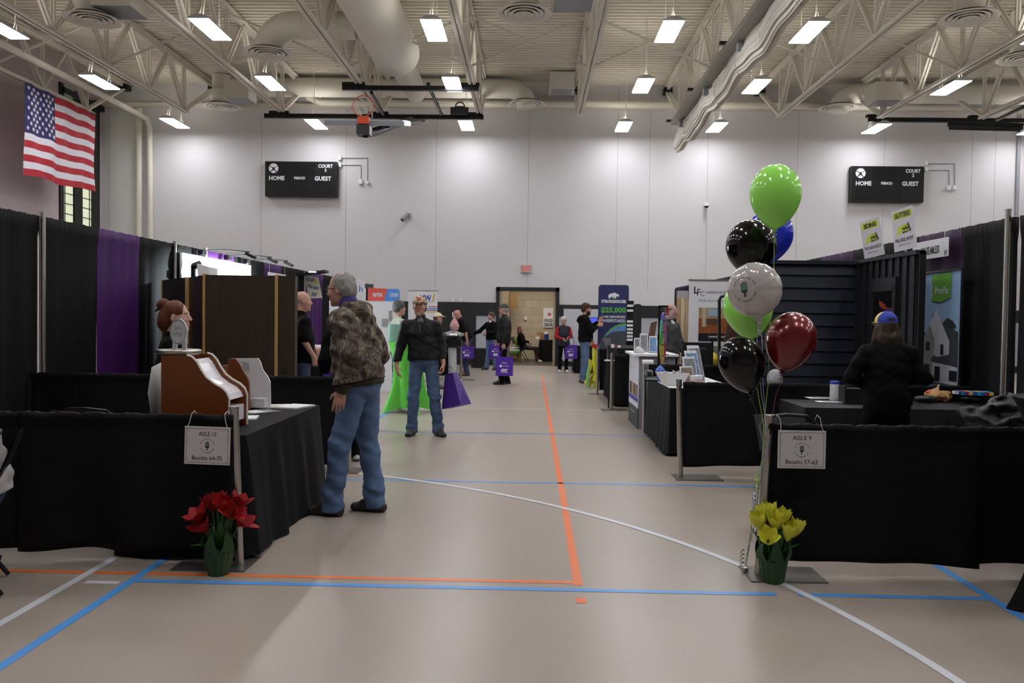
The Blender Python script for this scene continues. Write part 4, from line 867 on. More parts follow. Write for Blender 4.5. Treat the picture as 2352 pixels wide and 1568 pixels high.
# ---- brightly lit white backdrop with arm lamps
t = thing('lit_backdrop', 'bright white printed backdrop lit by arm lamps in the left line', 'backdrop', (XLD+.12, 12.7, 0))
MB().box((XLD+.1, 11.12, .9), (XLD+.13, 13.87, 2.32)).build('printed_panel', mat('white_backdrop', 'ecf2f4', .5), t, world=True)
mb = MB()
for px0, px1, py0, py1, mi in ((410, 416, 597, 611, 0), (418, 424, 598, 612, 1), (408, 414, 617, 631, 1), (416, 422, 618, 632, 0)):
    Y0, Y1 = [4.75*1900/(1222-q) for q in (px0, px1)]; z0, z1 = at(px0, py1, Y0).z, at(px0, py0, Y0).z; mb.box((XLD+.13, Y0, z0), (XLD+.134, Y1, z1), mi)
mb.build('printed_squares', [mat('navy_print', '55607f', .6), mat('green_print', '7fbf4a', .6)], t, world=True)
for i, Y in enumerate((11.75, 12.75, 13.6)):
    l_ = thing('arm_lamp', ['leftmost arm lamp over the lit white backdrop', 'middle arm lamp over the lit white backdrop', 'rightmost arm lamp over the lit white backdrop'][i], 'lamp', (XLD+.1, Y, 2.36), group='arm lamps over the lit backdrop')
    MB().box((0, -.03, -.02), (.07, .12, .05)).build('clamp', mBlackMetal, l_); MB().tube([(.05, 0, .04), (.35, .03, .06), (.72, .05, .03)], .009, 6).build('arm', mBlackMetal, l_)
    MB().box((.68, -.02, -.02), (.82, .1, .02), M=Matrix.Translation((.7, 0, .02)) @ Matrix.Rotation(R(25), 4, 'Y') @ Matrix.Translation((-.7, 0, -.02))).build('lamp_head', mBlackMetal, l_)
    ld = bpy.data.lights.new('lamp_light', 'SPOT'); ld.energy = 420; ld.spot_size = R(135); ld.spot_blend = .8; ld.color = (.85, .95, 1); ld.shadow_soft_size = .05
    lo = bpy.data.objects.new('lamp_light', ld); COL.objects.link(lo); lo.parent = l_; lo.location = (.72, .04, -.1); lo.rotation_euler = (0, R(52), 0)
t = thing('wall_stand', 'black bracket holding a white box before the lit backdrop', 'bracket', at(460, 630, 10.9)); o_ = t.location
MB().tube([Vector((at(444, 640, 10.9).x, 10.9, 0)), at(444, 608, 10.9)], .035, 8).tube([at(444, 612, 10.9), at(461, 606, 10.9)], .05, 8).build('bracket', mBlackMetal, t, world=True)
MB().prism(scurve([(461, 634), (459, 606), (487, 615), (486, 634)], 10.9), 10.8, 11.1, f=lambda p: (p[0], p[2], p[1])).build('white_box', mWhite, t, world=True)
# booth name cards on the drape
def card(Y0, Y1, z0, z1, side, label, lines, mcol=mPaper, name='booth_sign', group='white booth name cards'):
    X = XLD+.1 if side < 0 else XRD-.1; t = thing(name, label, 'sign', (X, (Y0+Y1)/2, z0), group=group)
    MB().box((X-.003, Y0, z0), (X+.003, Y1, z1)).build('card', mcol, t, world=True)
    for y_ in (Y0+.08, Y1-.08): MB().tube([(X, y_, z1), (X+side*-.005, y_, 2.46), (X+side*.1, y_, 2.475), (X+side*.13, y_, 2.44)], .003, 5).build('wire_hook', mWireC, t, world=True)
    if lines:
        mb = MB()
        for s_, fy, fz, h_, w_ in lines:
            text(mb, s_, (X-side*.004, Y0+(Y1-Y0)*fy, z0+(z1-z0)*fz), h_, ux=(0, 1 if side < 0 else -1, 0), w=w_, off=.002, bold=.02)
        mb.build('lettering', mInk, t, world=True)
card(14.85, 15.95, 1.98, 2.27, -1, 'white name card on the purple drape above the dark wood wall', [('W', .5, .4, .12, .12)])
card(8.33, 9.1, 2.17, 2.36, 1, 'white booth name card reading ABC SEAMLESS on the right drape', [('ABC SEAMLESS', .5, .45, .075, .42), ('57', .06, .2, .04, .05)])
# handwritten solar sign
t = thing('paper_sign', 'cream handwritten poster about solar hanging on the left purple drape', 'sign', at(719, 658, 17.5))
ps = [at(699, 631, 17.5), at(731, 637, 17.5), at(740, 684, 17.5), at(709, 685, 17.5)]; mb = MB(); mb.add(ps+[p_+Vector((0, .01, 0)) for p_ in ps], [(0, 1, 2, 3), (7, 6, 5, 4), (0, 4, 5, 1), (1, 5, 6, 2), (2, 6, 7, 3), (3, 7, 4, 0)]); mb.build('poster', mat('cream_poster', 'd9d3be', .7), t, world=True)
ux = (ps[1]-ps[0]).normalized(); mb = MB(); f_ = Vector((0, -.006, 0)); text(mb, 'SOLAR', ps[0]+ux*.13+Vector((.0, 0, -.07))+f_, .085, ux, w=.2, bold=.03, shear=.2); text(mb, 'We land', ps[0]+ux*.2+Vector((0, 0, -.22))+f_, .08, ux, w=.24, bold=.03, shear=.2, mi=0); text(mb, 'it!', ps[0]+ux*.22+Vector((0, 0, -.37))+f_, .08, ux, w=.12, bold=.03, shear=.2)
mb.build('lettering', mat('blue_marker', '3c5c9c', .6), t, world=True); mb = MB(); c_ = ps[0]+ux*.25+Vector((0, 0, -.1)); mb.add([c_+ux*(math.cos(a)*(.06 if i % 2 else .03))+Vector((0, -.012, math.sin(a)*(.06 if i % 2 else .03))) for i, a in enumerate([2*PI*j/20 for j in range(20)])], [tuple(range(20))]); mb.build('painted_sun', mat('yellow_marker', 'd8c84a', .6), t, world=True)
# black awning with a strip light beyond the sign
p = at(718, 626, 17.2); t = thing('light_bar', 'black overhead bar with a strip light above the solar sign', 'light bar', p); MB().box((-.28, -.1, -.03), (.28, .25, .02), M=Matrix.Rotation(R(-8), 4, 'Y')).build('bar', mBlackMetal, t); MB().box((-.05, -.11, .0), (.1, -.1, .018)).build('light_strip', mat('strip_light', 'ffffff', .4, emit=('f0f6ff', 6)), t)
# ---- pale cabinet and purple corner behind the bald man
t = thing('base_cabinet', 'pale maple kitchen cabinet with a white top behind the bald man', 'cabinet', (-4.1, 15.8, 0)); x0, x1 = at(690, 800, 15.5).x, at(762, 800, 15.5).x; mCab = mat('maple_cabinet', 'a08c62', .45)
MB().box((x0, 15.5, .1), (x1, 16.1, .88)).build('cabinet_body', mCab, t, world=True); MB().box((x0+.03, 15.56, 0), (x1-.03, 16.08, .1)).build('plinth', mBlackMetal, t, world=True); MB().box((x0-.02, 15.46, .88), (x1+.02, 16.12, .92)).build('countertop', mWhite, t, world=True)
for i, (fa, fb) in enumerate(((.03, .49), (.51, .97))):
    xa_, xb_ = x0+(x1-x0)*fa, x0+(x1-x0)*fb; dr = MB().box((xa_, 15.47, .7), (xb_, 15.5, .86)).build('drawer', mCab, t, world=True); MB().box(((xa_+xb_)/2-.06, 15.44, .77), ((xa_+xb_)/2+.06, 15.47, .79)).build('handle', mBlackMetal, dr, world=True)
    d_ = MB().box((xa_, 15.475, .12), (xb_, 15.5, .67)).box((xa_+.05, 15.485, .17), (xb_-.05, 15.474, .62)).build('door', mCab, t, world=True); MB().box((xb_-.12, 15.45, .58), (xb_-.01, 15.47, .6)).build('handle', mBlackMetal, d_, world=True)
# ---- banners facing the camera
def banner(x0p, x1p, ytp, Y, label, m, ztop=None, rad=0, name='banner_stand', zb=.05, yb=None):
    a = at(x0p, ytp, Y); b_ = at(x1p, ytp, Y); zt = (a.z+b_.z)/2; t = thing(name, label, 'banner', ((a.x+b_.x)/2, Y, 0))
    W = b_.x-a.x; H_ = zt-zb
    if rad:
        pl = [(-W/2, zb), (W/2, zb)]+[(W/2-rad+rad*math.cos(R(q)), zt-rad+rad*math.sin(R(q))) for q in range(0, 91, 15)]+[(-W/2+rad+rad*math.cos(R(q)), zt-rad+rad*math.sin(R(q))) for q in range(90, 181, 15)]
        MB().prism(pl, 0, .03, f=lambda p: (p[0], p[2], p[1])).build('fabric_panel', m, t)
    else:
        MB().box((-W/2, 0, zb), (W/2, .008, zt)).build('printed_sheet', m, t); MB().box((-W/2-.01, -.01, zt), (W/2+.01, .015, zt+.02)).build('top_rail', mChrome, t)
    MB().box((-W/2, -.1, 0), (W/2, .12, zb)).build('base', mChrome, t)
    return t, W, zt
def rect(t, x0, x1, z0, z1, m, name='printed_block', y=-.003): return MB().box((x0, y, z0), (x1, 0, z1)).build(name, m, t)
mNavy = mat('navy_banner', '1d2358', .55); mGrn = mat('bright_green_print', '55a83e', .6); mWhP = mat('white_print', 'dcdce2', .6)
t, W, zt = banner(1375, 1445, 654, 19.9, 'rounded navy banner with a white rhino and $25,000 sweepstakes text', mNavy, rad=.07)
s_ = W/.62
def tx(lst, t, m, name='lettering', y=-.002):
    mb = MB()
    for q, x, z, h_, w_, bo in lst: text(mb, q, (x, y, z), h_, w=w_, bold=bo, off=.002)
    return mb.build(name, m, t)
tx([('STRONGHOUSE', .0, zt-.35, .06, .52, .045), ('HOME REMODELING', 0, zt-.675, .045, .5, .02), ('SWEEPSTAKES', 0, zt-.76, .062, .5, .02)], t, mWhP)
tx([('$25,000', 0, zt-.53, .105, .53, .04)], t, mGrn)
rh = [(-.1, 0), (-.075, 0), (-.07, .03), (-.03, .035), (-.02, 0), (.01, 0), (.015, .03), (.03, .0), (.05, 0), (.05, .04), (.07, .05), (.095, .035), (.11, .05), (.125, .1), (.105, .07), (.095, .085), (.085, .105), (.06, .1), (.03, .125), (-.01, .12), (-.05, .105), (-.085, .1), (-.105, .075), (-.115, .04)]
MB().add([(x+.0, -.003, zt-.29+z) for x, z in rh], [tuple(range(len(rh)))]).build('rhino_emblem', mWhP, t); MB().add([(-.05, -.0045, zt-.29), (.03, -.0045, zt-.29), (.0, -.0045, zt-.255), (-.02, -.0045, zt-.25)], [(0, 1, 2, 3)]).build('green_roof_mark', mGrn, t)
H0 = zt-1.33
def curve_pts(off): return [(-W/2+.015+W*.97*u, H0+(.36+off)*(1-(1-u)**3.2)+.05*u*u) for u in [i/16 for i in range(17)]]
MB().add([(x, -.002, z) for x, z in curve_pts(.12)]+[(x, -.002, z) for x, z in reversed(curve_pts(.08))], [tuple(range(34))]).build('green_arc', mGrn, t)
MB().add([(x, -.003, z) for x, z in curve_pts(.08)]+[(W/2-.01, -.003, H0+.1), (-W/2+.02, -.003, H0-.05)], [tuple(range(19))]).build('printed_sky', mat('sky_print', '5a83bd', .6), t)
MB().add([(x, -.004, H0+z) for x, z in ((-W/2+.05, 0), (-W/2+.09, .2), (-.1, .28), (.0, .34), (W/2-.01, .36), (W/2-.01, -.2), (-W/2+.05, -.2))], [tuple(range(7))]).build('printed_roof', mat('slate_print', '3c4048', .6), t)
MB().add([(x, -.005, H0+z) for x, z in ((-.26, .2), (-.05, .2), (-.05, 0), (-.12, -.08))], [tuple(range(4))]).build('printed_gable', mat('grey_print', '6d6d75', .6), t)
for ch in [o for o in SC.objects if o.parent == t and o.name.split('.')[0] not in ('fabric_panel', 'base')]:
    for v in ch.data.vertices: v.co.z = zt+(v.co.z-zt)*1.13; v.co.x *= (1.13 if ch.name.split('.')[0] in ('lettering', 'rhino_emblem', 'green_roof_mark') else 1.0)
# flooring banner
t, W, zt = banner(1583, 1712, 645, 12.4, 'white flooring showroom banner with a room photo, left of the balloons', mat('white_banner', 'd9d9dd', .55))
tx([('L', -.31, zt-.14, .1, None, .02), ('F', -.27, zt-.17, .1, None, .0), ('C', -.215, zt-.19, .075, None, -.01), ('LAKESIDE FLOOR CENTER', .09, zt-.17, .035, .5, 0)], t, mInk); tx([('Visit our showroom', -.02, zt-.29, .04, .5, 0)], t, mat('grey_ink'))
xl_, xr_ = -W/2+.15, W/2-.1
rect(t, xl_, xr_, zt-.78, zt-.4, mat('photo_floor', '8a4a1e', .6, noise=(7, .25))); rect(t, xl_, xr_, zt-.56, zt-.4, mat('photo_wall', 'a08b6c', .6, noise=(6, .25)), y=-.004); rect(t, xl_+.14, xl_+.28, zt-.52, zt-.42, mat('photo_window', '93a9c0', .6), y=-.005); rect(t, xl_+.1, xl_+.3, zt-.65, zt-.56, mat('photo_table', '4b3322', .6), y=-.005); rect(t, xl_+.05, xl_+.11, zt-.68, zt-.4, mat('photo_column', 'b8a888', .6), y=-.0055)
rect(t, xl_, xr_, zt-.9, zt-.78, mDarkPlastic); tx([('Luxury Vinyl', xl_+.27, zt-.825, .035, .24, .02)], t, mWhP, y=-.005)
rect(t, xl_, xr_, zt-1.32, zt-.97, mat('photo_grey_room', '77756c', .6, noise=(9, .35))); rect(t, xl_+.03, xl_+.25, zt-1.28, zt-1.17, mat('photo_sofa', '8b7c68', .6), y=-.005); rect(t, xl_, xr_, zt-1.45, zt-1.32, mDarkPlastic); tx([('Hardwood', xl_+.27, zt-1.39, .035, .24, .02)], t, mWhP, y=-.005)
# blue-and-yellow lettered banner and heating/cooling wall at left
t, W, zt = banner(938, 1005, 668, 19, 'white banner with blue and yellow lettering right of the capped man', mat('white_banner'))
mb = text(MB(), 'MW', (.06, -.003, zt-.16), .13, w=.26, bold=.04, off=.002, shear=-.1); mb.build('lettering', mat('royal_print', '2b4d9b', .6), t); text(MB(), '/', (.25, -.003, zt-.15), .16, w=.07, bold=.06, off=.002).build('yellow_stroke', mat('gold_print', 'd6a93c', .6), t); tx([('MIDWEST', .04, zt-.26, .03, .35, 0)], t, mat('grey_ink'))
for i, (c_, l_) in enumerate((('c04a52', .2), ('4a72c0', .24), ('2f4fa0', .28), ('d6a93c', .31))): rect(t, W/2-l_, W/2, zt-.37-i*.04, zt-.35-i*.04, mat('stripe_'+str(i), c_, .6), 'printed_stripe')
t = thing('backdrop', 'white heating and cooling backdrop with a red and blue header behind the camouflage man', 'backdrop', (-3.3, 16.4, 0)); x0, x1 = at(756, 690, 16.3).x, at(917, 690, 16.3).x; z1 = at(900, 691, 16.3).z; z2 = at(890, 663, 16.3).z; xm_ = at(886, 675, 16.3).x; xs_ = at(845, 675, 16.3).x
MB().box((x0, 16.3, 0), (x1, 16.36, z1)).build('wall_panel', mat('white_banner'), t, world=True)
MB().add([(xs_, 16.29, z1), (xm_-.03, 16.29, z1), (xm_+.03, 16.29, z2), (xs_, 16.29, z2+.02)], [(0, 1, 2, 3)]).add([(xs_, 16.35, z1), (xm_-.03, 16.35, z1), (xm_+.03, 16.35, z2), (xs_, 16.35, z2+.02)], [(3, 2, 1, 0)]).build('red_header', mat('red_print', 'c23b2a', .5), t, world=True)
MB().prism([(xm_-.03, z1), (x1, z1), (x1, z2-.04), (x1-.03, z2), (xm_+.03, z2)], 16.29, 16.35, f=lambda p: (p[0], p[2], p[1])).build('blue_header', mat('blue_print', '3a7cc4', .5), t, world=True)
mb = text(MB(), 'HEATING', ((xs_+xm_)/2+.02, 16.284, (z1+z2)/2), .07, w=.2, bold=.03, off=.002); text(mb, 'COOLING', ((xm_+x1)/2+.03, 16.284, (z1+z2)/2), .07, w=.17, bold=.03, off=.002); mb.build('lettering', mWhP, t, world=True)
q = at(897, 725, 16.29); MB().box((q.x-.03, 16.27, q.z-.1), (q.x+.03, 16.3, q.z+.1)).build('printed_appliance', mat('grey_print2', '8c8c88', .6), t, world=True); q = at(884, 740, 16.29); MB().box((q.x-.05, 16.27, q.z-.07), (q.x+.05, 16.3, q.z+.07)).build('printed_appliance', mat('grey_print2'), t, world=True)
t, W, zt = banner(790, 840, 641, 17.6, 'white rounded sign top showing behind the camouflage hood', mat('white_banner'), rad=.14); tx([('h', W/2-.1, zt-.2, .14, None, 0)], t, mat('royal_print'))
p = at(848, 657, 16.8); solo(MB().cbox((p.x, 16.8, p.z), (.16, .1, .08)).tube([(p.x, 16.8, p.z), (p.x-.05, 16.85, 0)], .012, 6), 'spot_lamp', mBlackMetal, 'black lamp on a thin stand left of the heating sign', 'lamp')
# teal box on the green table
p = at(902, 781, 12.8); t = thing('plastic_bag', 'pale teal plastic bag standing on the green cocktail table', 'bag', (p.x, 12.85, 1.104)); MB().grid(lambda u, v: ((.09+.01*v)*math.cos(2*PI*u)*(1+.1*math.sin(9*u)), .07*math.sin(2*PI*u), .27*v), 24, 6).build('bag_body', mat('teal_plastic', '8fb5a6', .3, trans=.2), t, smooth=True)
# clear pedestal with silver tray and candy bag
P0 = at(1040, 868, 19.4); t = thing('pedestal_stand', 'clear pedestal with a silver tray, beyond the man in the black jacket', 'stand', (P0.x, 19.4, 0))
MB().box((-.2, -.18, 0), (.2, .18, .03)).build('base', mWhite, t); MB().tube([(0, 0, .03), (-.02, 0, .8)], .1, 12).build('clear_column', mat('milky_acrylic', 'b8babb', .15), t, smooth='auto'); MB().lathe([(.12, .78), (.2, .82), (.2, .98), (0, .98)], n=20).build('black_band', mBlackMetal, t, smooth='auto'); MB().lathe([(0, .98), (.12, .99), (.27, 1.07), (.26, 1.12), (0, 1.19)], n=24, sx=.95).build('silver_tray', mat('silver_foil', 'c4c6ca', .2, metal=.8), t, smooth='auto')
t = thing('candy_bag', 'clear bag of pink candy standing on the silver tray', 'bag', (P0.x+.03, 19.35, 1.18)); MB().lathe([(0, 0), (.1, .03), (.11, .13), (.06, .24), (.01, .3), (.02, .33), (0, .33)], n=16, sy=.6).build('bag_body', mat('pink_cellophane', 'c99a97', .3, noise=(18, .4)), t, smooth=True); MB().tube([(-.03, 0, .3), (-.05, 0, .43)], .012, 6).build('stick', mWhite, t)
# far things near the back wall
p = fl(1112, 835); solo(MB().tube([(p.x, 24.6, 0), (p.x, 24.6, .58)], [.27, .31], 20), 'trash_bin', mDarkPlastic, 'dark round bin by the back wall left of the doorway', 'bin', smooth='auto')
t = thing('display_board', 'white display board by the back wall behind the woman in red', 'board', (1.6, 24.3, 0)); a = at(1295, 709, 24.2); b_ = at(1376, 709, 24.2); MB().box((a.x, 24.2, .25), (b_.x+.3, 24.24, a.z)).build('board', mat('white_board', 'c3c5cb', .5), t, world=True)
for x in (a.x+.1, b_.x+.2): MB().tube([(x, 24.28, 0), (x, 24.28, 1.6)], .02, 8).build('leg', mChrome, t, world=True)
p = at(1362, 737, 23.2); t = thing('monitor', 'small monitor with a blue screen beside the bearded man', 'monitor', (p.x, 23.2, .745)); MB().box((-.1, 0, 0), (.1, .15, .015)).tube([(0, .08, 0), (0, .08, p.z-.745)], .02, 8).build('stand', mBlackMetal, t); MB().box((-.14, .02, p.z-.85), (.14, .06, p.z-.64)).build('bezel', mBlackMetal, t); MB().box((-.12, .012, p.z-.835), (.12, .02, p.z-.655)).build('screen', mat('blue_screen', '4653c0', .4, emit=('4a58d8', .8)), t)
p = at(1362, 790, 22); t = thing('gold_box', 'small gold box on the far table right of the bearded man', 'box', (p.x, 23.0, .745)); MB().box((-.1, -.08, 0), (.1, .08, .14)).build('box_body', mat('dull_gold', '8a7638', .5), t)
# lobby
p = at(1258, 728, 30.15); t = thing('poster', 'white food drive poster in the room beyond the doorway', 'poster', p); MB().box((-.16, 0, -.38), (.2, .02, .34)).build('sheet', mWhite, t); tx([('FOOD', .03, -.13, .11, .3, .04), ('DRIVE', .03, -.28, .11, .3, .04)], t, mInk); MB().disc((.06, -.004, .1), .06, (0, -1, 0)).build('red_apple_mark', mat('pink_red', 'cf4a55', .6), t)
p = at(1207, 730, 30.15); solo(MB().cbox(p, (.09, .06, .13)), 'wall_thermostat', mWhite, 'small white box on the block wall beyond the doorway', 'wall box')
p = at(1184, 812, 28.6); t = thing('carton', 'low carton with green and white bands beside the seated woman', 'box', (p.x, 28.9, 0)); MB().box((-.2, -.15, 0), (.2, .15, .25)).build('carton_body', mat('cardboard', '8d6c44', .7), t); MB().box((-.21, -.16, .25), (.21, .16, .34)).build('green_band', mGrn, t); MB().box((-.21, -.16, .34), (.21, .16, .46)).build('white_band', mWhite, t); MB().box((-.04, -.155, .08), (.04, -.15, .16)).build('white_label', mWhite, t)
p = at(1255, 766, 28.7); t = thing('canister', 'blue and white canister on the table beyond the doorway', 'canister', (p.x, 28.75, .745)); MB().lathe([(0, 0), (.06, 0), (.085, .2), (0, .2)], n=16).build('body', mat('deep_blue', '2d3fa8', .5), t, smooth='auto'); MB().lathe([(.088, .2), (.088, .27), (0, .28)], n=16).build('lid', mWhite, t, smooth='auto')
p = at(1245, 765, 28.7); t = thing('carton', 'open cardboard box on the table beyond the doorway', 'box', (p.x-.02, 29.05, .745)); MB().box((-.15, -.1, 0), (.25, .1, .26)).build('carton_body', mat('cardboard'), t)
p = at(1232, 768, 28.7); t = thing('gift_basket', 'small basket with white and tan packets left of the blue canister', 'basket', (p.x+.03, 28.8, .745)); MB().box((-.12, -.08, 0), (.1, .08, .16)).build('basket_body', mat('tan_print'), t); MB().box((-.06, -.09, .02), (.08, -.08, .11)).build('packet', mWhite, t)
p = at(1186, 690, 29.2); solo(MB().cbox((p.x-.1, 29.35, p.z), (.28, .04, .55)), 'notice_board', mat('amber_board', '7d5f30', .6), 'amber framed board on the lobby wall left of the doorway opening', 'board')
# ================================================================== right booths, balloons, flowers
# navy lap-siding wall and dark board-and-batten wall with a small window
mNv = mat('navy_siding', '151b29', .5, spec=.4); mBat = mat('charcoal_siding', '1b1d1f', .5, spec=.4); mTrimD = mat('near_black_trim', '0e0f11', .5)
t = thing('siding_display', 'navy lap siding and charcoal batten display walls in the right booth', 'display wall', (3.2, 9.4, 0))
YS = 9.5; XS = 3.7; zt_ = at(1965, 600, YS).z
mb = MB(); z = .02; k_ = .1435
while z < zt_-.05:
    z1_ = min(z+k_, zt_-.04); mb.add([(2.45, YS, z1_), (XS, YS, z1_), (XS, YS-.026, z), (2.45, YS-.026, z), (2.45, YS+.03, z), (XS, YS+.03, z), (2.45, YS+.03, z1_), (XS, YS+.03, z1_)], [(0, 1, 2, 3), (3, 2, 5, 4), (6, 7, 1, 0), (4, 5, 7, 6), (0, 3, 4, 6), (1, 7, 5, 2)]); z += k_
mb.build('lap_siding', mNv, t, world=True)
MB().box((2.42, YS-.05, zt_-.04), (XS+.05, YS+.06, zt_)).build('top_cap', mNv, t, world=True); MB().box((XS-.045, YS-.06, 0), (XS, YS, zt_)).build('corner_trim', mBat, t, world=True)
MB().box((2.42, YS-.05, 0), (2.45, YS+.06, zt_)).build('edge_trim', mTrimD, t, world=True)
Y0_ = 8.04
MB().box((XS, Y0_, 0), (XS+.03, YS, zt_-.02)).build('batten_wall', mBat, t, world=True)
y = Y0_+.06
while y < YS-.05: MB().box((XS-.022, y-.012, 0), (XS, y+.012, zt_-.03)).build('batten', mBat, t, world=True); y += .165
MB().box((XS-.04, Y0_-.02, zt_-.03), (XS+.05, YS+.05, zt_+.01)).build('top_cap', mBat, t, world=True)
MB().box((XS, Y0_-.02, 0), (XS+.06, Y0_+.02, zt_)).build('end_board', mTrimD, t, world=True)
wY = [3.69*1900/(q-1222) for q in (2004, 2048)]; wz1 = at(2030, 638, wY[1]*.5+wY[0]*.5).z
w = MB().box((XS-.05, wY[1]-.06, wz1-1.05), (XS-.01, wY[0]+.06, wz1+.0)).build('window', mTrimD, t, world=True)
MB().box((XS-.056, wY[1]+.02, wz1-.98), (XS-.05, wY[0]-.02, wz1-.12)).build('window_pane', mat('dark_glass', '0a0b0d', .1), w, world=True); MB().box((XS-.06, wY[1]-.02, wz1-.14), (XS-.05, wY[0]+.02, wz1-.1)).build('window_rail', mBat, w, world=True)
# yard signs on the wall
mYl = mat('lime_yellow_print', 'c3d234', .6)
def yard_sign(c4, Yl, Yr, word, label):
    P_ = [at(c4[0][0], c4[0][1], Yl), at(c4[1][0], c4[1][1], Yr), at(c4[2][0], c4[2][1], Yr), at(c4[3][0], c4[3][1], Yl)]
    c = sum(P_, Vector())/4; ux = (P_[1]-P_[0]+P_[2]-P_[3]).normalized(); uy = (P_[0]-P_[3]+P_[1]-P_[2]).normalized(); uy = (uy-ux*uy.dot(ux)).normalized(); nz = ux.cross(uy)
    W = ((P_[1]-P_[0]).length+(P_[2]-P_[3]).length)/2; H_ = ((P_[0]-P_[3]).length+(P_[1]-P_[2]).length)/2
    t = thing('yard_sign', label, 'sign', c, group='yard signs on the siding display'); Mx = Matrix((ux, -nz, uy)).transposed().to_4x4()
    MB().box((-W/2, -.003, -H_/2), (W/2, .003, H_/2), M=Mx).build('card', mat('sign_white', 'd0cdd6', .5), t)
    T = lambda x, z, o=.004: ux*(x*W)+uy*(z*H_)+nz*o
    mb = MB(); mb.add([T(-.45, .27), T(.42, .27), T(.42, .44), T(-.45, .44)], [(0, 1, 2, 3)]); mb.build('yellow_band', mYl, t)
    mb = MB(); mb.add([T(-.36, -.14), T(-.1, -.07), T(-.02, .06), T(-.12, .1), T(-.24, .05), T(-.3, -.05)], [(0, 1, 2, 3, 4, 5)]); mb.build('printed_shape', mYl, t)
    mb = MB(); mb.add([T(-.05, -.1, .0045), T(.36, -.07, .0045), T(.24, .14, .0045), T(.14, .1, .0045), T(-.05, .06, .0045)], [(0, 1, 2, 3, 4)]); mb.build('printed_roof', mInk, t)
    mb = text(MB(), 'abc', T(.08, .09, .006), H_*.1, ux, uy, w=W*.3, bold=.04, off=.001); text(mb, 'SEAMLESS', T(.13, -.035, .006), H_*.06, ux, uy, w=W*.33, off=.001, bold=.02); mb.build('yellow_lettering', mYl, t)
    mb = text(MB(), word, T(0, .355, .006), H_*.115, ux, uy, w=W*(.72 if word == 'GUTTERS' else .62), bold=.035, off=.001); text(mb, '763.425.4737', T(0, -.24, .005), H_*.08, ux, uy, w=W*.84, bold=.02, off=.001); text(mb, 'goABCseamless.com', T(0, -.36, .005), H_*.04, ux, uy, w=W*.55, off=.001); mb.build('lettering', mInk, t)
    b_ = (P_[2]+P_[3])/2-c; MB().tube([b_+uy*.05-nz*.008, Vector((XS+.0-c.x, b_.y, zt_-c.z))], .008, 6).build('stake', mWhite, t)
    return t
yard_sign([(1976, 511), (2021, 497), (2031, 584), (1985, 595)], 9.25, 8.9, 'SIDING', 'white and yellow yard sign reading SIDING on top of the charcoal wall')
yard_sign([(2051, 486), (2097, 470), (2105, 568), (2052, 580)], 8.5, 8.15, 'GUTTERS', 'white and yellow yard sign reading GUTTERS, higher than the siding sign')
# house banner parallel to the drape
t = thing('banner_stand', 'tall banner with a white house and green logo tab beside the right drape', 'banner', (4.08, 8.35, 0)); bx = 4.07; y0, y1 = 7.99, 8.72; zT = at(2208, 620, y0).z; bw = y1-y0
mS = mat('banner_sky', '9fc2ea', .55); mHs = mat('house_white', 'dcdfe6', .6); mSl = mat('slate_roof_print', '44484e', .6); mSto = mat('stone_print', 'a3a39c', .6, noise=(40, .5)); mDk = mat('dark_window_print', '1c2126', .5)
B = lambda u, v, o=0: (bx-.004-o, y1-bw*u, .06+(zT-.06)*v)      # u 0..1 left to right as seen, v 0..1 upwards
MB().box((bx, y0, .06), (bx+.006, y1, zT)).build('printed_sheet', mS, t, world=True); MB().box((bx-.01, y0-.01, zT), (bx+.015, y1+.01, zT+.02)).build('top_rail', mChrome, t, world=True); MB().box((bx-.1, y0, 0), (bx+.08, y1, .06)).build('base', mChrome, t, world=True)
def bp(pl, m, o, nm): MB().add([B(u, v, o) for u, v in pl], [tuple(range(len(pl)))]).build(nm, m, t, world=True, fix=False)
V = lambda py: 1-(py-622)*.00219     # picture rows on the sheet
bp([(.25, V(628)), (.78, V(624)), (.78, V(682)), (.5, V(692)), (.25, V(688))], mat('leaf_green_print', '6db43c', .6), .001, 'logo_tab')
text(mbx := MB(), 'ProVia', B(.53, V(664), .002), .07, ux=(0, -1, 0), w=.27, bold=.03, off=.001).build('lettering', mWhP, t, world=True); MB().add([B(.3+.07*math.cos(a)*s_, V(664)+.035*math.sin(a), .002) for s_, a in [(1, R(q)) for q in range(90, 271, 20)]+[(.6, R(q)) for q in range(270, 89, -20)]], [tuple(range(20))]).build('swoosh', mWhP, t, world=True)
bp([(0, V(770)), (.2, V(756)), (.3, V(720)), (.75, V(750)), (1, V(760)), (1, V(845)), (0, V(845))], mSl, .001, 'printed_roof')
bp([(.2, V(745)), (.4, V(708)), (.78, V(782)), (.78, V(812)), (.45, V(822)), (.2, V(800))], mHs, .002, 'printed_gable')
bp([(.02, V(785)), (.22, V(742)), (.38, V(778)), (.38, V(800)), (.3, V(875)), (.12, V(875)), (.02, V(800))], mSto, .003, 'printed_stone_gable')
bp([(0, V(790)), (.06, V(780)), (.06, V(820)), (0, V(825))], mHs, .004, 'printed_side'); bp([(0, V(825)), (1, V(840)), (1, V(880)), (0, V(880))], mHs, .0025, 'printed_porch'); bp([(.3, V(822)), (1, V(812)), (1, V(838)), (.3, V(832))], mSl, .0035, 'printed_porch_roof')
for u0, u1, a_, b_ in ((.13, .25, 786, 806), (.55, .63, 790, 814), (.09, .25, 840, 874), (.4, .55, 842, 876), (.8, 1, 848, 872), (.0, .05, 795, 812)): bp([(u0, V(a_)), (u1, V(a_)), (u1, V(b_)), (u0, V(b_))], mDk, .005, 'printed_window')
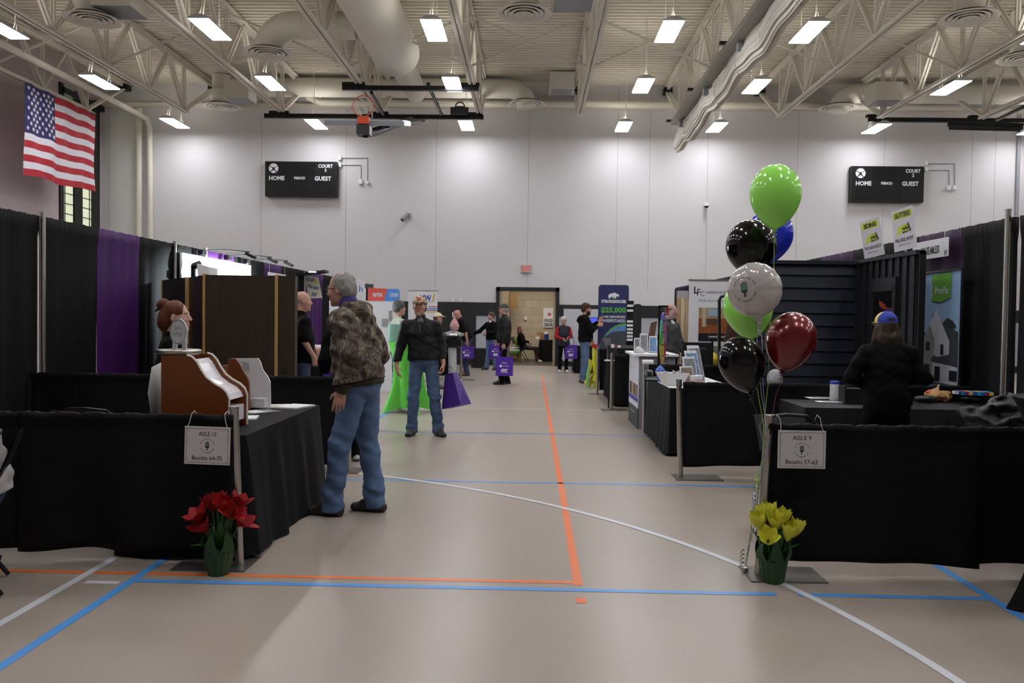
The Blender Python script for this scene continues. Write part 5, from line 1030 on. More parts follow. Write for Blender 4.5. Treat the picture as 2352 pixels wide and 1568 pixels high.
bp([(.6, V(740)), (.7, V(728)), (.85, V(735)), (.95, V(748)), (.8, V(756))], mat('dark_tree_print', '2d3a33', .6, noise=(60, .5)), .0015, 'printed_tree')
# things on the glittery table
ZT = .784
def on(px, py, z=ZT): return fl(px, py, z)
p = on(1916, 919); t = thing('wipes_canister', 'tall white canister with a blue lid on the glittery table', 'canister', p); MB().lathe([(0, 0), (.037, 0), (.04, .01), (.04, .155), (0, .156)], n=24).build('body', mWhite, t, smooth='auto'); MB().lathe([(.041, .15), (.041, .172), (.034, .178), (0, .178)], n=24).build('lid', mat('lid_blue', '2d50b0', .4), t, smooth='auto')
papers('leaflet', 1890, 914, ZT, .3, .16, 3, .004, mPaper, 'white leaflets lying behind the canister on the glittery table', 'leaflets on the glittery table', mat('grey_ink')); papers('leaflet', 1915, 923, ZT, .3, .12, -3, .003, mPaper, 'white leaflet lying in front of the canister on the glittery table', 'leaflets on the glittery table', mat('grey_ink'))
p = on(1965, 925); t = thing('black_box', 'small black open box left of the woman in the propeller cap', 'box', p); MB().box((-.11, -.06, 0), (.16, .08, .13)).build('box_body', mDarkPlastic, t); MB().box((-.12, -.065, 0), (-.105, .085, .15)).build('side_flap', mDarkPlastic, t)
p = on(1988, 912); t = thing('gold_bottle', 'slim gold bottle beside the black box', 'bottle', (p.x, p.y+.1, ZT)); MB().lathe([(0, 0), (.02, 0), (.022, .1), (.015, .15), (.018, .2), (0, .2)], n=12).build('body', mat('gold', 'a8882c', .35), t, smooth='auto')
p = on(2114, 912); t = thing('plastic_cup', 'red plastic cup on the glittery table', 'cup', (p.x, p.y, ZT)); MB().lathe([(0, 0), (.028, 0), (.037, .07), (.034, .07), (.025, .004)], n=18).build('cup_body', mat('red_plastic', 'a51f2c', .4), t, smooth='auto')
t = thing('small_bottle', 'tiny white-capped bottle behind the red cup', 'bottle', (p.x, p.y+.09, ZT)); MB().lathe([(0, 0), (.02, 0), (.02, .09), (.01, .1), (.01, .125), (0, .125)], n=12).build('body', mWhite, t, smooth='auto')
p = on(2125, 924); t = thing('pouch', 'black zip pouch lying left of the brown paper bag', 'pouch', (p.x, p.y, ZT)); MB().grid(lambda u, v: (.1*math.cos(2*PI*u)*math.sin(PI*v)**.5, .055*math.sin(2*PI*u)*math.sin(PI*v)**.5, .032-.03*math.cos(PI*v)), 24, 8).build('pouch_body', mDarkPlastic, t, smooth=True)
p = on(2156, 922)
S = SDF((-.13, -.09, 0), (.13, .09, .16), .005); S.ell((-.02, 0, .05), (.1, .07, .05), .02); S.cap((-.05, 0, .08), (-.01, 0, .13), .035, .02, .02); S.cap((.05, 0, .04), (.09, .01, .05), .045, .03, .02); S.noise(.018, [(45, 40, 1), (90, 80, .5)], 3); S.plane((0, 0, 0), (0, 0, -1))
t = thing('paper_bag', 'crumpled brown paper bag on the glittery table', 'bag', (p.x, p.y, ZT)); S.build('bag_body', mat('kraft_paper', 'a57b4c', .7), t, relax=0); MB().lathe([(0, 0), (.03, .01), (.035, .03), (0, .05)], c=(-.075, .02, .06), n=12).build('red_food_wrap', mat('orange_wrap', 'c4492a', .5), t, smooth=True)
p = on(2232, 925); S = SDF((-.12, -.08, 0), (.14, .08, .08), .005); S.ell((0, 0, .035), (.11, .06, .035), .02); S.noise(.01, [(40, 40, 1)], 5); S.plane((0, 0, 0), (0, 0, -1))
t = thing('plastic_bag', 'shiny black plastic bag at the right end of the glittery table', 'bag', (p.x, p.y, ZT)); S.build('bag_body', mat('shiny_black_film', '0b0b0c', .15), t)
t = thing('toy_package', 'flat toy package in blue, red and yellow on the black plastic bag', 'package', (p.x+.02, p.y+.02, ZT+.072), R(-6)); mb = MB()
cols_ = ['2b63c8', 'c22538', 'e7cf58', '2b9fd0', '7a2f8f', 'e7cf58', '2b63c8', '2bb0d8']
for i in range(8): mb.add([(-.13+.035*i, -.06, .03), (-.13+.035*(i+1), -.06, .03), (-.13+.035*(i+1)-.02, .06, .034), (-.13+.035*i-.02, .06, .034)], [(0, 1, 2, 3)], i); mb.add([(-.13+.035*i, -.06, .0), (-.13+.035*(i+1), -.06, .0), (-.13+.035*(i+1), -.06, .03), (-.13+.035*i, -.06, .03)], [(0, 1, 2, 3)], (i+3) % 8)
mb.add([(-.13, -.06, 0), (.15, -.06, 0), (.13, .06, 0), (-.15, .06, 0), (-.15, .06, .034), (.13, .06, .034)], [(0, 3, 2, 1), (3, 4, 5, 2)], 0); mb.build('package_body', [mat('toy'+c_, c_, .4) for c_ in cols_], t); MB().box((-.17, -.03, .005), (-.13, .03, .03)).build('white_tag', mWhite, t)
S = SDF((-.05, -.04, 0), (.06, .06, .12), .005); S.ell((0, 0, .04), (.05, .05, .05), .02); S.noise(.008, [(50, 50, 1)], 8); S.plane((0, 0, 0), (0, 0, -1)); p = on(2190, 918); t = thing('beanie', 'small crumpled black fabric item between the paper bag and the toy package', 'hat', (p.x, p.y+.06, ZT)); S.build('cloth_body', mCloth, t)
p = at(1783, 872, 8.15); t = thing('plastic_bag', 'pale plastic bag behind the knot of the red balloon', 'bag', (p.x, 8.2, .9)); t.location.z = p.z-.1; S = SDF((-.1, -.06, 0), (.1, .06, .22), .008); S.ell((0, 0, .1), (.075, .05, .11), .02); S.noise(.012, [(40, 30, 1)], 9); S.build('bag_body', mat('pale_film', 'a2a2a4', .35), t); MB().tube([(0, .02, -t.location.z+.005), (0, .02, .02)], .012, 8).build('stand', mBlackMetal, t)
# grey-black puffy jacket over a chair back
t = thing('puffy_jacket', 'dark grey puffy jacket heaped behind the right low drape', 'jacket', (3.15, 5.35, .5)); S = SDF((-.42, -.25, 0), (.42, .25, .62), .012)
for a, b_, r1, r2 in (((-.32, 0, .42), (.25, 0, .5), .07, .08), ((-.2, -.05, .35), (.3, -.05, .38), .09, .1), ((-.1, 0, .2), (.3, 0, .2), .14, .14), ((-.02, 0, .5), (.28, .02, .54), .06, .07), ((.2, -.03, .45), (.38, 0, .3), .09, .07)): S.cap(a, b_, r1, r2, .02)
S.noise(.045, [(16, 30, 1), (38, 50, .7), (80, 80, .3)], 4); S.build('jacket_body', mat('slate_nylon', '101214', .55), t)
MB().tube([(-.2, .1, -.49), (-.2, .1, .3)], .012, 6).tube([(.2, .1, -.49), (.2, .1, .3)], .012, 6).build('chair_legs', mBlackMetal, t)
# ---- white kiosk in the second right booth
t = thing('kiosk', 'white lettered kiosk counter standing at the aisle right of the chrome post', 'counter', (1.75, 11.75, 0)); kx, ky0, ky1, kz = 1.46, 11.3, 12.35, 1.03; mKG = mat('kiosk_grey', '8f8d96', .5)
MB().box((kx+.01, ky0+.01, 0), (kx+.5, ky1-.01, kz-.03)).build('body', mKG, t, world=True); MB().box((kx-.06, ky0-.04, kz-.03), (kx+.54, ky1+.06, kz)).build('countertop', mWhite, t, world=True)
MB().box((kx, ky0, .28), (kx+.01, ky1, kz-.03)).build('front_graphic', mat('kiosk_white', 'cfcfda', .5), t, world=True); MB().box((kx, ky0, .0), (kx+.01, ky1, .28)).build('dark_plinth', mat('kiosk_dark', '2b2e2e', .6), t, world=True)
MB().box((kx-.003, ky0+.02, .36), (kx, ky1-.02, .42)).build('blue_band', mat('royal_blue_band', '2c2f86', .6), t, world=True)
for i, c_ in enumerate(('5b5a66', '8b6b3e', '3c2f27', 'a48d6a', '6e5a3a', '37332f')): MB().box((kx-.004, ky0+.05+.15*i, .43), (kx, ky0+.19+.15*i, .6)).build('photo_print', mat('kp'+c_, c_, .6, noise=(25, .4)), t, world=True)
mb = MB(); text(mb, 'LAKESIDE', (kx-.002, ky0+.42, .83), .03, ux=(0, -1, 0), w=.5, off=.002); mb.build('lettering', mat('lavender_ink', '9b9bb8', .6), t, world=True); mb = text(MB(), 'L', (kx-.002, ky0+.85, .86), .1, ux=(0, -1, 0), off=.002); text(mb, 'F', (kx-.002, ky0+.79, .82), .1, ux=(0, -1, 0), off=.002); mb.build('logo_letters', mat('grey_ink'), t, world=True)
mb = text(MB(), 'www.lakesidefloor.com', (kx-.002, ky0+.55, .2), .025, ux=(0, -1, 0), w=.45, off=.002); mb.build('web_lettering', mWhP, t, world=True)
# leaflet holders and white things on the kiosk
def holder(x, y, z, w, h_, lean, label, cover, group='leaflet holders on the kiosk', n=1, rz=0):
    t = thing('leaflet_holder', label, 'leaflet holder', (x, y, z), R(rz), group)
    Mx = Matrix.Rotation(R(-lean), 4, 'X'); MB().box((-w/2-.006, .0, 0), (w/2+.006, .012, h_*.8), M=Mx).build('stand', mat('clear_plastic', 'a9adb2', .15), t)
    MB().box((-w/2, -.008*n, .01), (w/2, 0, h_), M=Mx).build('leaflets', mPaper, t); MB().box((-w/2+.008, -.008*n-.001, .02), (w/2-.008, -.008*n, h_*.92), M=Mx).build('cover_photo', cover, t); MB().box((-w/2-.006, -.05, 0), (w/2+.006, .1, .004)).build('foot', mat('clear_plastic'), t); return t
cG = mat('cover_grey', '83868b', .5, noise=(40, .4)); cB = mat('cover_blue', '6f8fb8', .5, noise=(30, .4)); cN = mat('cover_brown', '8d7b66', .5, noise=(30, .4))
def kp(px, py, z=kz): return fl(px, py, z)
p = at(1480, 800, 11.9); holder(p.x, 11.95, kz, .11, .27, 10, 'tall leaflet holder at the left of the kiosk top', cG); p = at(1466, 800, 12); holder(p.x, 12.15, kz, .08, .2, 8, 'shorter leaflet holder behind the tall one on the kiosk', cG)
p = at(1502, 800, 11.6); holder(p.x, 11.7, kz, .11, .24, 12, 'leaflet holder at the right of the kiosk top', cB, rz=-10)
p = at(1512, 805, 11.5); t = thing('water_bottle', 'clear water bottle on the kiosk top', 'bottle', (p.x, 11.5, kz)); MB().lathe([(0, 0), (.03, 0), (.032, .11), (.012, .15), (.014, .18), (0, .18)], n=14).build('bottle_body', mat('clear_plastic'), t, smooth='auto'); MB().lathe([(.033, .04), (.033, .09)], n=14).build('label_band', cB, t, smooth='auto')
p = at(1468, 808, 11.6); S = SDF((-.09, -.07, 0), (.09, .07, .12), .008); S.ell((0, 0, .03), (.08, .06, .06), .02); S.noise(.015, [(60, 50, 1)], 2); S.plane((0, 0, 0), (0, 0, -1)); t = thing('plastic_bag', 'small crumpled clear bag on the kiosk top', 'bag', (p.x, 11.6, kz)); S.build('bag_body', mat('crumpled_clear', 'c6c8cb', .15), t, relax=0)
# brown boards leaning, sample rack, screen
t = thing('sample_board', 'long brown board leaning beyond the kiosk', 'board', (at(1498, 800, 12.9).x, 12.9, 0)); MB().prism(scurve([(1481, 815), (1495, 741), (1509, 737), (1497, 815)], 12.9), 12.88, 12.93, f=lambda p: (p[0], p[2], p[1])).build('board', mat('brown_board', '6b5140', .5), t, world=True); MB().box((at(1483, 815, 12.9).x, 12.86, 0), (at(1497, 815, 12.9).x, 12.96, at(1490, 812, 12.9).z)).build('board_foot', mBlackMetal, t, world=True)
t = thing('sample_rack', 'tall black rack of pale floor planks behind the grey-haired visitor', 'rack', (at(1567, 700, 13.3).x, 13.3, 0)); xa_, xb_ = at(1551, 700, 13.3).x, at(1583, 700, 13.3).x; za_, zb2 = at(1551, 664, 13.3).z, at(1583, 656, 13.3).z
for x, z in ((xa_, za_), (xb_, zb2)): MB().box((x-.012, 13.28, 0), (x+.012, 13.32, z)).build('upright', mBlackMetal, t, world=True)
MB().bar((xa_, 13.3, za_), (xb_, 13.3, zb2), .03, .03).build('top_bar', mat('purple_tube', '3b2d55', .4), t, world=True); MB().box((xa_+.012, 13.31, .1), (xb_-.012, 13.33, za_-.02)).build('grey_backing', mat('rack_grey', 'a8a6ac', .5), t, world=True)
for i, c_ in enumerate(('a78b68', 'c9b592', 'b39a76')): MB().box((xa_+.02+.068*i, 13.29, .1), (xa_+.08+.068*i, 13.31, za_-.14)).build('floor_plank', mat('pl'+c_, c_, .5, noise=(12, .1)), t, world=True)
t = thing('display_screen', 'screen with a kitchen picture on a black stand behind the grey-haired visitor', 'screen', (at(1547, 720, 13.6).x, 13.6, 0)); a = at(1532, 704, 13.6); b_ = at(1562, 748, 13.6); MB().box((a.x, 13.58, b_.z), (b_.x, 13.62, a.z)).build('bezel', mBlackMetal, t, world=True); MB().box((a.x+.01, 13.572, b_.z+.02), (b_.x-.01, 13.58, a.z-.01)).build('picture', mat('kitchen_print', '77736c', .5, noise=(14, .4)), t, world=True)
MB().tube([((a.x+b_.x)/2, 13.64, 0), ((a.x+b_.x)/2, 13.64, b_.z+.1)], .03, 8).build('stand', mBlackMetal, t, world=True); MB().box((a.x-.02, 13.4, b_.z-.22), (b_.x+.02, 13.62, b_.z-.12)).build('shelf', mat('dark_grey_shelf', '3b3b3e', .5), t, world=True)
# tower of white samples and rounded black panel behind it
t = thing('sample_tower', 'tall black tower with a column of small white samples, right of the navy banner', 'rack', (at(1448, 740, 16.0).x, 16.15, 1.0)); xa_, xb_ = at(1441, 740, 16).x, at(1455, 740, 16).x
MB().box((xa_, 16.16, .0), (xb_+.02, 16.22, at(1448, 690, 16).z)).build('tower_frame', mBlackMetal, t, world=True)
for py in (702, 713, 738, 747, 756, 764, 772, 780): z = at(1448, py, 16.1).z; MB().box((xa_+.01, 16.08, z-.022), (xb_, 16.16, z+.022)).build('sample', mPaper, t, world=True)
t, W, zt = banner(1456, 1474, 698, 17.0, 'rounded black panel right of the white sample tower', mBlackPaint, rad=.05)
p = at(1412, 787, 14.4); t = thing('red_toy', 'small red and white item on the tall black table', 'item', (p.x, 14.5, 1.0)); MB().box((-.05, -.03, 0), (0, .03, .06)).build('white_block', mPaper, t); MB().box((0, -.02, .02), (.12, .02, .04)).build('red_arm', mat('red_plastic'), t)
p = at(1421, 797, 14.4); solo(MB().lathe([(0, 0), (.025, 0), (.03, .03), (0, .05)], c=(p.x, 14.3, 1.001), n=12), 'white_cap', mPaper, 'tiny white cap on the front edge of the tall black table', 'cap')
t = thing('tray_table', 'small white tray hung on the rail left of the kiosk', 'tray', (at(1398, 815, 14.0).x, 13.85, .8)); MB().box((-.08, -.08, 0), (.08, .08, .015)).build('tray', mWhite, t); MB().tube([(-.03, .05, .01), (-.03, .05, .2)], .006, 6).build('rod', mChrome, t); MB().tube([(0, .02, -.79), (0, .02, 0)], .012, 6).build('leg', mBlackMetal, t)
# yellow vests / cloth at the aisle
p = fl(1363, 892); t = thing('safety_vest', 'bright yellow cloth hanging at the end of the black table, beside the bearded man', 'cloth', (p.x, p.y+.1, .0)); mYV = mat('hi_vis_yellow', 'c3c02c', .6, noise=(9, .2))
for i, (x0, x1, zt0, zb0, m_) in enumerate(((-.04, .07, .86, .16, mYV), (-.1, -.02, .62, .1, mYV), (.03, .1, .74, .0, mYV), (-.02, .05, .34, .0, mYV), (-.02, .02, .84, .3, mat('dark_red_trim', '6a2a1c', .7)), (.06, .09, .7, .25, mDarkPlastic))):
    MB().grid(lambda u, v: (x0+(x1-x0)*u+.04*math.sin(3*v+i)*v-.08*v*(i % 2), -.08+.03*i+.02*math.sin(9*u+6*v+i)+.01*math.sin(17*v), zt0+(zb0-zt0)*v+.02*math.sin(7*u+i)), 8, 14).build('cloth_fold', m_, t, smooth=True)
MB().tube([(-.1, -.06, .5), (-.13, -.08, .3), (-.12, -.08, .02)], [.015, .03, .02], 8).build('green_strap', mat('soft_green', '7fb56a', .6), t); MB().box((-.03, .02, .86), (.1, .08, .95)).build('red_top', mat('red_plastic'), t); MB().box((0, .08, 0), (.03, .1, .86)).build('hanging_stand', mBlackMetal, t)
# black director chair and yellow object
t = thing('banner_chair', 'black chair back with a flooring logo behind the white-topped table', 'chair', (2.62, 11.6, 0)); xa_, xb_ = at(1568, 800, 11.6).x, at(1636, 800, 11.6).x; z1 = at(1600, 786, 11.6).z; z0 = at(1600, 842, 11.6).z
MB().box((xa_, 11.58, z0), (xb_, 11.61, z1)).build('backrest', mDarkPlastic, t, world=True)
for x in (xa_, xb_): MB().tube([(x, 11.6, 0), (x, 11.6, z1+.02)], .015, 8).build('leg', mBlackMetal, t, world=True)
q = at(1586, 798, 11.57); mb = text(MB(), 'LFC', (q.x, 11.575, q.z), .07, w=.1, off=.002); text(mb, 'LAKESIDE', (q.x+.15, 11.575, q.z-.01), .025, w=.14, off=.002); mb.build('lettering', mat('grey_ink'), t, world=True)
p = at(1640, 828, 11.9); t = thing('pumpkin_toy', 'yellow rounded object behind the black balloon', 'object', (p.x, 11.95, 0)); MB().lathe([(0, -.1), (.08, -.08), (.1, 0), (.06, .09), (0, .12)], c=(0, 0, p.z), n=18, sx=.8).build('yellow_body', mat('warm_yellow', 'cdb23a', .5), t, smooth=True); MB().tube([(0, 0, 0), (0, 0, p.z-.08)], .02, 8).build('stand', mBlackMetal, t)
# brown sample easels in a black tube frame
t = thing('sample_easel', 'black tube frame with brown sample boards behind the green balloon', 'easel', (2.75, 11.4, 0)); f0 = at(1654, 870, 11.3); f1 = at(1652, 690, 11.3); f2 = at(1672, 677, 11.3)
MB().tube([(f0.x, 11.3, .02), (f1.x, 11.3, f1.z), (f1.x+.02, 11.3, f1.z+.05), (f2.x, 11.3, f2.z), (at(1720, 677, 11.3).x, 11.3, f2.z)], .022, 8).build('frame', mBlackMetal, t, smooth='auto', world=True)
for i, pl in enumerate(([(1657, 830), (1678, 700), (1760, 700), (1745, 830)], [(1668, 835), (1684, 758), (1770, 758), (1760, 835)], [(1672, 850), (1676, 800), (1775, 800), (1765, 850)])): MB().prism(scurve(pl, 11.4-.06*i), 11.4-.06*i, 11.42-.06*i, f=lambda p: (p[0], p[2], p[1])).build('sample_board', mat('brown_sample_'+str(i), ('4a3728', '3c2c22', '54402f')[i], .45), t, world=True)
MB().box((f0.x-.15, 11.2, 0), (f0.x+.7, 11.6, .02)).build('base', mBlackMetal, t, world=True); MB().box((f0.x+.05, 11.33, .02), (f0.x+.6, 11.37, 1.0)).build('support', mBlackMetal, t, world=True)
# ---- white-topped table things
ZW = .756
def w_(px, py): return fl(px, py, ZW)
p = w_(1544, 884); t = thing('candy_bowl', 'large white square bowl of foil candies on the white-topped table', 'bowl', p, R(12)); mb = MB()
for (a0, z0), (a1, z1) in zip([(.085, 0), (.15, .14), (.145, .14), (.08, .01)], [(.15, .14), (.145, .14), (.08, .01), (0, .01)]):
    c4 = [(-1, -1), (1, -1), (1, 1), (-1, 1)]
    for i in range(4): u, v = c4[i], c4[(i+1) % 4]; mb.quad((u[0]*a0, u[1]*a0, z0), (v[0]*a0, v[1]*a0, z0), (v[0]*a1, v[1]*a1, z1), (u[0]*a1, u[1]*a1, z1))
mb.build('bowl_body', mWhite, t)
mb = MB(); rnd = random.Random(4)
for i in range(46): c = Vector((rnd.uniform(-.12, .12), rnd.uniform(-.12, .12), .12+rnd.uniform(0, .035))); mb.lathe([(0, -.014), (.014, 0), (0, .016)], c=c, n=6)
o = mb.build('foil_candies', mat('foil', 'aaa9ad', .25, metal=.8), t); o['kind'] = 'stuff'
p = w_(1562, 878); t = thing('drink_can', 'small green can standing by the candy bowl', 'can', (p.x+.03, p.y-.02, ZW)); MB().lathe([(0, 0), (.028, 0), (.031, .01), (.031, .11), (.025, .12), (0, .12)], n=18).build('can_body', mat('can_green', '5c9a4a', .35, metal=.3), t, smooth='auto')
t.location.z = ZW; t.location.y = w_(1562, 884).y-.35 if False else t.location.y
for i, (px, lab) in enumerate(((1571, 'left of two clear water bottles behind the magazine stand'), (1579, 'right of two clear water bottles behind the magazine stand'))):
    p = at(px, 850, 10.2); t = thing('water_bottle', lab, 'bottle', (p.x, 10.2, ZW), group='water bottles on the white table'); MB().lathe([(0, 0), (.032, 0), (.033, .13), (.013, .18), (.014, .21), (0, .21)], n=14).build('bottle_body', mat('clear_plastic'), t, smooth='auto'); MB().lathe([(.034, .05), (.034, .11)], n=14).build('label_band', cB, t, smooth='auto')
for i, (px, py, h_, ln, cv, lab) in enumerate(((1580, 876, .22, 14, cN, 'nearest leaning magazine with a room photo on the white-topped table'), (1590, 877, .33, 16, cG, 'second leaning magazine in the row on the white-topped table'), (1598, 876, .4, 18, cB, 'third leaning magazine in the row on the white-topped table'), (1606, 874, .46, 18, cG, 'tallest leaning magazine at the back of the row'))):
    p = at(px, py, 9.45+.12*i); holder(p.x, 9.45+.12*i, ZW, .17, h_, ln, lab, cv, 'magazines leaning on the white-topped table', n=2, rz=28)
for i in range(2): p = at(1600+13*i, 873, 9.2+.05*i); t = thing('paper_cup', ['left stack of white paper cups beside the magazines', 'right stack of white paper cups beside the magazines'][i], 'cup', (p.x, 9.35+.1*i, ZW), group='paper cup stacks'); MB().lathe([(0, 0), (.032, 0), (.045, .11), (.047, .112), (.047, .12), (0, .12)], n=18).build('cup_body', mPaper, t, smooth='auto'); MB().lathe([(.041, .04), (.044, .07)], n=18).build('pink_mark', mat('pink_print', 'c9a09c', .6), t)
papers('leaflet', 1640, 884, ZW, .3, .16, 8, .006, mPaper, 'leaflets at the near right end of the white-topped table', 'leaflets on the white table', cB).location = (2.1, 9.25, ZW+.0)
papers('notepad', 1517, 871, ZW, .16, .1, 10, .006, mat('warm_yellow'), 'yellow notepad on the white-topped table', 'leaflets on the white table'); papers('marker_tray', 1500, 868, ZW, .17, .04, -5, .02, mat('slate_plastic', '4b555c', .5), 'dark slim tray left of the yellow notepad', 'leaflets on the white table')
for px, lab in ((1492, 'left dark roller with a silver edge at the far end of the white-topped table'), (1514, 'right dark roller with a silver edge under the prize wheel')):
    p = at(px, 852, 10.6); t = thing('tape_roll', lab, 'roll', (p.x, 10.6, ZW+.05), group='dark rolls on the white table'); MB().cyl((-.03, 0, 0), (.03, 0, 0), .05, 18).build('roll_body', mDarkPlastic, t); MB().cyl((.025, -.01, 0), (.035, -.01, 0), .035, 14).build('silver_edge', mat('soft_silver', 'b9b6a6', .3, metal=.5), t)
p = at(1502, 837, 10.85); t = thing('roll_holder', 'white cylinder lying on the rail left of the prize wheel', 'roll', (p.x-.05, 10.93, .94)); MB().cyl((-.09, 0, 0), (.05, 0, 0), .03, 16).build('roll_body', mPaper, t)
# prize wheel seen almost edge-on
pw_ = at(1523, 776, 10.1); t = thing('prize_wheel', 'rainbow prize wheel seen almost edge-on on the white-topped table', 'prize wheel', (pw_.x, 10.1, ZW), R(75)); R_ = .31; zc_ = pw_.z-ZW
mb = MB(); cols_ = ['a82a2a', '7f3c96', '6a3fa0', '3f3f9a', '3a8f7c', '4a9a4a', 'b9b14a', 'c0a85a', 'c98a4a', 'b53a2a', '9a2a5a', '6a4a9a']
for i in range(12):
    a0, a1 = 2*PI*i/12+R(15), 2*PI*(i+1)/12+R(15); n_ = 5; ring = [(R_*math.cos(a0+(a1-a0)*j/n_), R_*math.sin(a0+(a1-a0)*j/n_)) for j in range(n_+1)]
    mb.prism([(0, 0)]+ring, -.012, .012, i, f=lambda p: (p[0], p[2], zc_+p[1]))
mb.build('wheel', [mat('wh'+c_, c_, .25) for c_ in cols_], t)
for i in range(12): a = 2*PI*i/12+R(15); MB().cyl((R_*.95*math.cos(a), -.05, zc_+R_*.95*math.sin(a)), (R_*.95*math.cos(a), .012, zc_+R_*.95*math.sin(a)), .006, 6).build('peg', mBlackMetal, t)
MB().box((-.03, .03, .02), (.03, .06, zc_+R_+.08)).build('stand_post', mBlackMetal, t); MB().box((-.03, -.05, zc_+R_+.06), (.03, .06, zc_+R_+.085)).build('pointer_arm', mBlackMetal, t); MB().box((-.012, -.06, zc_+R_-.02), (.012, -.04, zc_+R_+.08)).build('red_pointer', mat('red_plastic'), t); MB().box((-.14, -.12, 0), (.14, .2, .02)).build('base', mBlackMetal, t)
p = at(1521, 841, 9.9); t = thing('squeeze_toy', 'small blue and white toy below the prize wheel', 'toy', (p.x-.03, 9.85, ZW)); MB().lathe([(0, .0), (.03, .01), (.035, .1), (.06, .13), (.05, .16), (.02, .19), (0, .21)], n=14, sy=.7).build('toy_body', mat('toy_blue', '4a6fc0', .4), t, smooth=True)
# ---- balloons
def balloon(c, w, h_, m, label, tilt=(0, 0), tie=None, knot=None, rib=None):
    """round latex balloon: centre c, width w, height h_, tilt in degrees about Y (picture plane) and X"""
    t = thing('balloon', label, 'balloon', c, group='latex balloons of the bouquet', rot=(R(tilt[1]), R(tilt[0]), 0)); r_ = w/2
    prof = [(0, h_*.47)]
    for i in range(1, 26):
        a = PI*i/27; z = math.cos(a); k = math.sin(a)
        zz = (z*.47 if z > 0 else z*.53)*h_; rr = r_*k*(1 if z > 0 else (1-.23*(-z)**1.5)); prof.append((rr, zz))
    prof += [(.012, -h_*.53), (.006, -h_*.545)]
    MB().lathe(prof, n=48).build('balloon_skin', m, t, smooth=True); MB().lathe([(.004, -h_*.53), (.012, -h_*.548), (.018, -h_*.565), (.008, -h_*.57), (0, -h_*.56)], n=14).build('knot', m, t, smooth=True)
    Mw = Matrix.LocRotScale(Vector(c), Euler((R(tilt[1]), R(tilt[0]), 0)), None); k0 = Mw @ Vector((0, 0, -h_*.56))
    if rib:
        q = [k0]+[k0.lerp(Vector(tie), f)+Vector((.006*math.sin(f*14+len(label)), 0, -.015*math.sin(PI*f))) for f in (.15, .3, .5, .7, .85)]+[Vector(tie)]; MB().tube(q, .0016, 5).build('ribbon', rib, t, world=True)
        cu = [k0+Vector((.012*math.cos(j*1.1), .01*math.sin(j*1.1), -.004*j)) for j in range(14)]; MB().tube(cu, .002, 4).build('curled_ribbon', rib, t, world=True)
    return t
mLime = mat('lime_latex', 'a2f268', .14, spec=.5); mBlk = mat('black_latex', '050505', .12, spec=.4); mBlu = mat('blue_latex', '2434c8', .14, spec=.5); mRed = mat('maroon_pearl_latex', '6e1218', .22, spec=.6, metal=.35, coat=.4)
TIE = Vector((at(1757, 1010, 4.72).x, 4.72, at(1757, 1010, 4.72).z)); rG = mat('lime_ribbon', '9fd13c', .3); rK = mat('black_ribbon', '0b0b0b', .2); rW = mat('silver_ribbon', 'b9b9bd', .2, metal=.5); rB = mat('blue_ribbon', '5c7bb8', .3); rR = mat('red_ribbon', '7a1c20', .3)
px2m = lambda px, Y: px*Y/1900
balloon(at(1781, 447, 4.7), px2m(114, 4.7), px2m(146, 4.7), mLime, 'topmost balloon of the bouquet, bright lime green', tie=TIE, rib=rG)
balloon(at(1766, 541, 5.28), px2m(106, 5.28), px2m(130, 5.28), mBlu, 'royal blue balloon partly hidden behind the upper black one', tilt=(14, 0), tie=TIE, rib=rB)
balloon(at(1725, 566, 4.97), px2m(113, 4.97), px2m(130, 4.97), mBlk, 'upper black balloon just above the white foil balloon', tilt=(-4, 0), tie=TIE, rib=rK)
balloon(at(1718, 706, 5.05), px2m(112, 5.05), px2m(136, 5.05), mLime, 'lower lime green balloon peeking out behind the white foil balloon', tilt=(-8, 0), tie=TIE, rib=rG)
balloon(at(1816, 781, 4.7), px2m(114, 4.7), px2m(138, 4.7), mRed, 'shiny dark red balloon at the right of the bouquet', tilt=(14, 0), tie=TIE, rib=rR)
balloon(at(1704, 834, 4.72), px2m(104, 4.72), px2m(132, 4.72), mBlk, 'lower black balloon at the bottom left of the bouquet', tilt=(-18, 0), tie=TIE, rib=rK)
c = at(1733, 665, 4.64); t = thing('foil_balloon', 'white foil balloon with a round green house and brush emblem', 'balloon', c, rot=(R(4), R(-8), R(-36))); r_ = px2m(62, 4.68)
mFoil = mat('white_foil', 'bdb8b6', .16, spec=.7, coat=.5)
def foil(u, v):
    a = 2*PI*u; s_ = v*2-1; rad = math.sqrt(max(0, 1-abs(s_)**2.2)); q = 1-abs(s_)
    pk = 1+.03*math.cos(38*a)*max(0, (rad-.8)/.2)
    return (r_*rad*math.cos(a)*(1+.006*math.cos(19*a)), r_*.62*s_*pk+.003*math.sin(9*a)*rad*rad*(1 if s_ > 0 else -1), r_*rad*math.sin(a)*(1+.006*math.cos(19*a)))
MB().grid(foil, 152, 40).build('foil_skin', mFoil, t, smooth=True)
MB().grid(lambda u, v: (.012*math.cos(2*PI*u)*(1+2.2*(1-v)**2)-.0, .008*math.sin(2*PI*u), -r_*.93-.055*v), 12, 6).build('neck', mFoil, t, smooth=True)
mb = MB(); logo(mb, (0, 0, 0), r_*.46, ux=(1, 0, 0), uy=(0, 0, 1), off=0, green=1, ink=0)
vs = []
lx, lz = -.14*r_, .05*r_
for v in mb.v:
    x, z = v[0]+lx, v[2]+lz; rad = min(.995, math.hypot(x, z)/r_); s_ = (1-rad**2)**(1/2.2); vs.append((x, -r_*.62*s_-.0015+v[1]*.6-.001, z))
mb.v = vs; mb.build('emblem', [mat('emblem_ink', '2b302c', .5), mat('emblem_green', '5f9a7c', .5)], t)
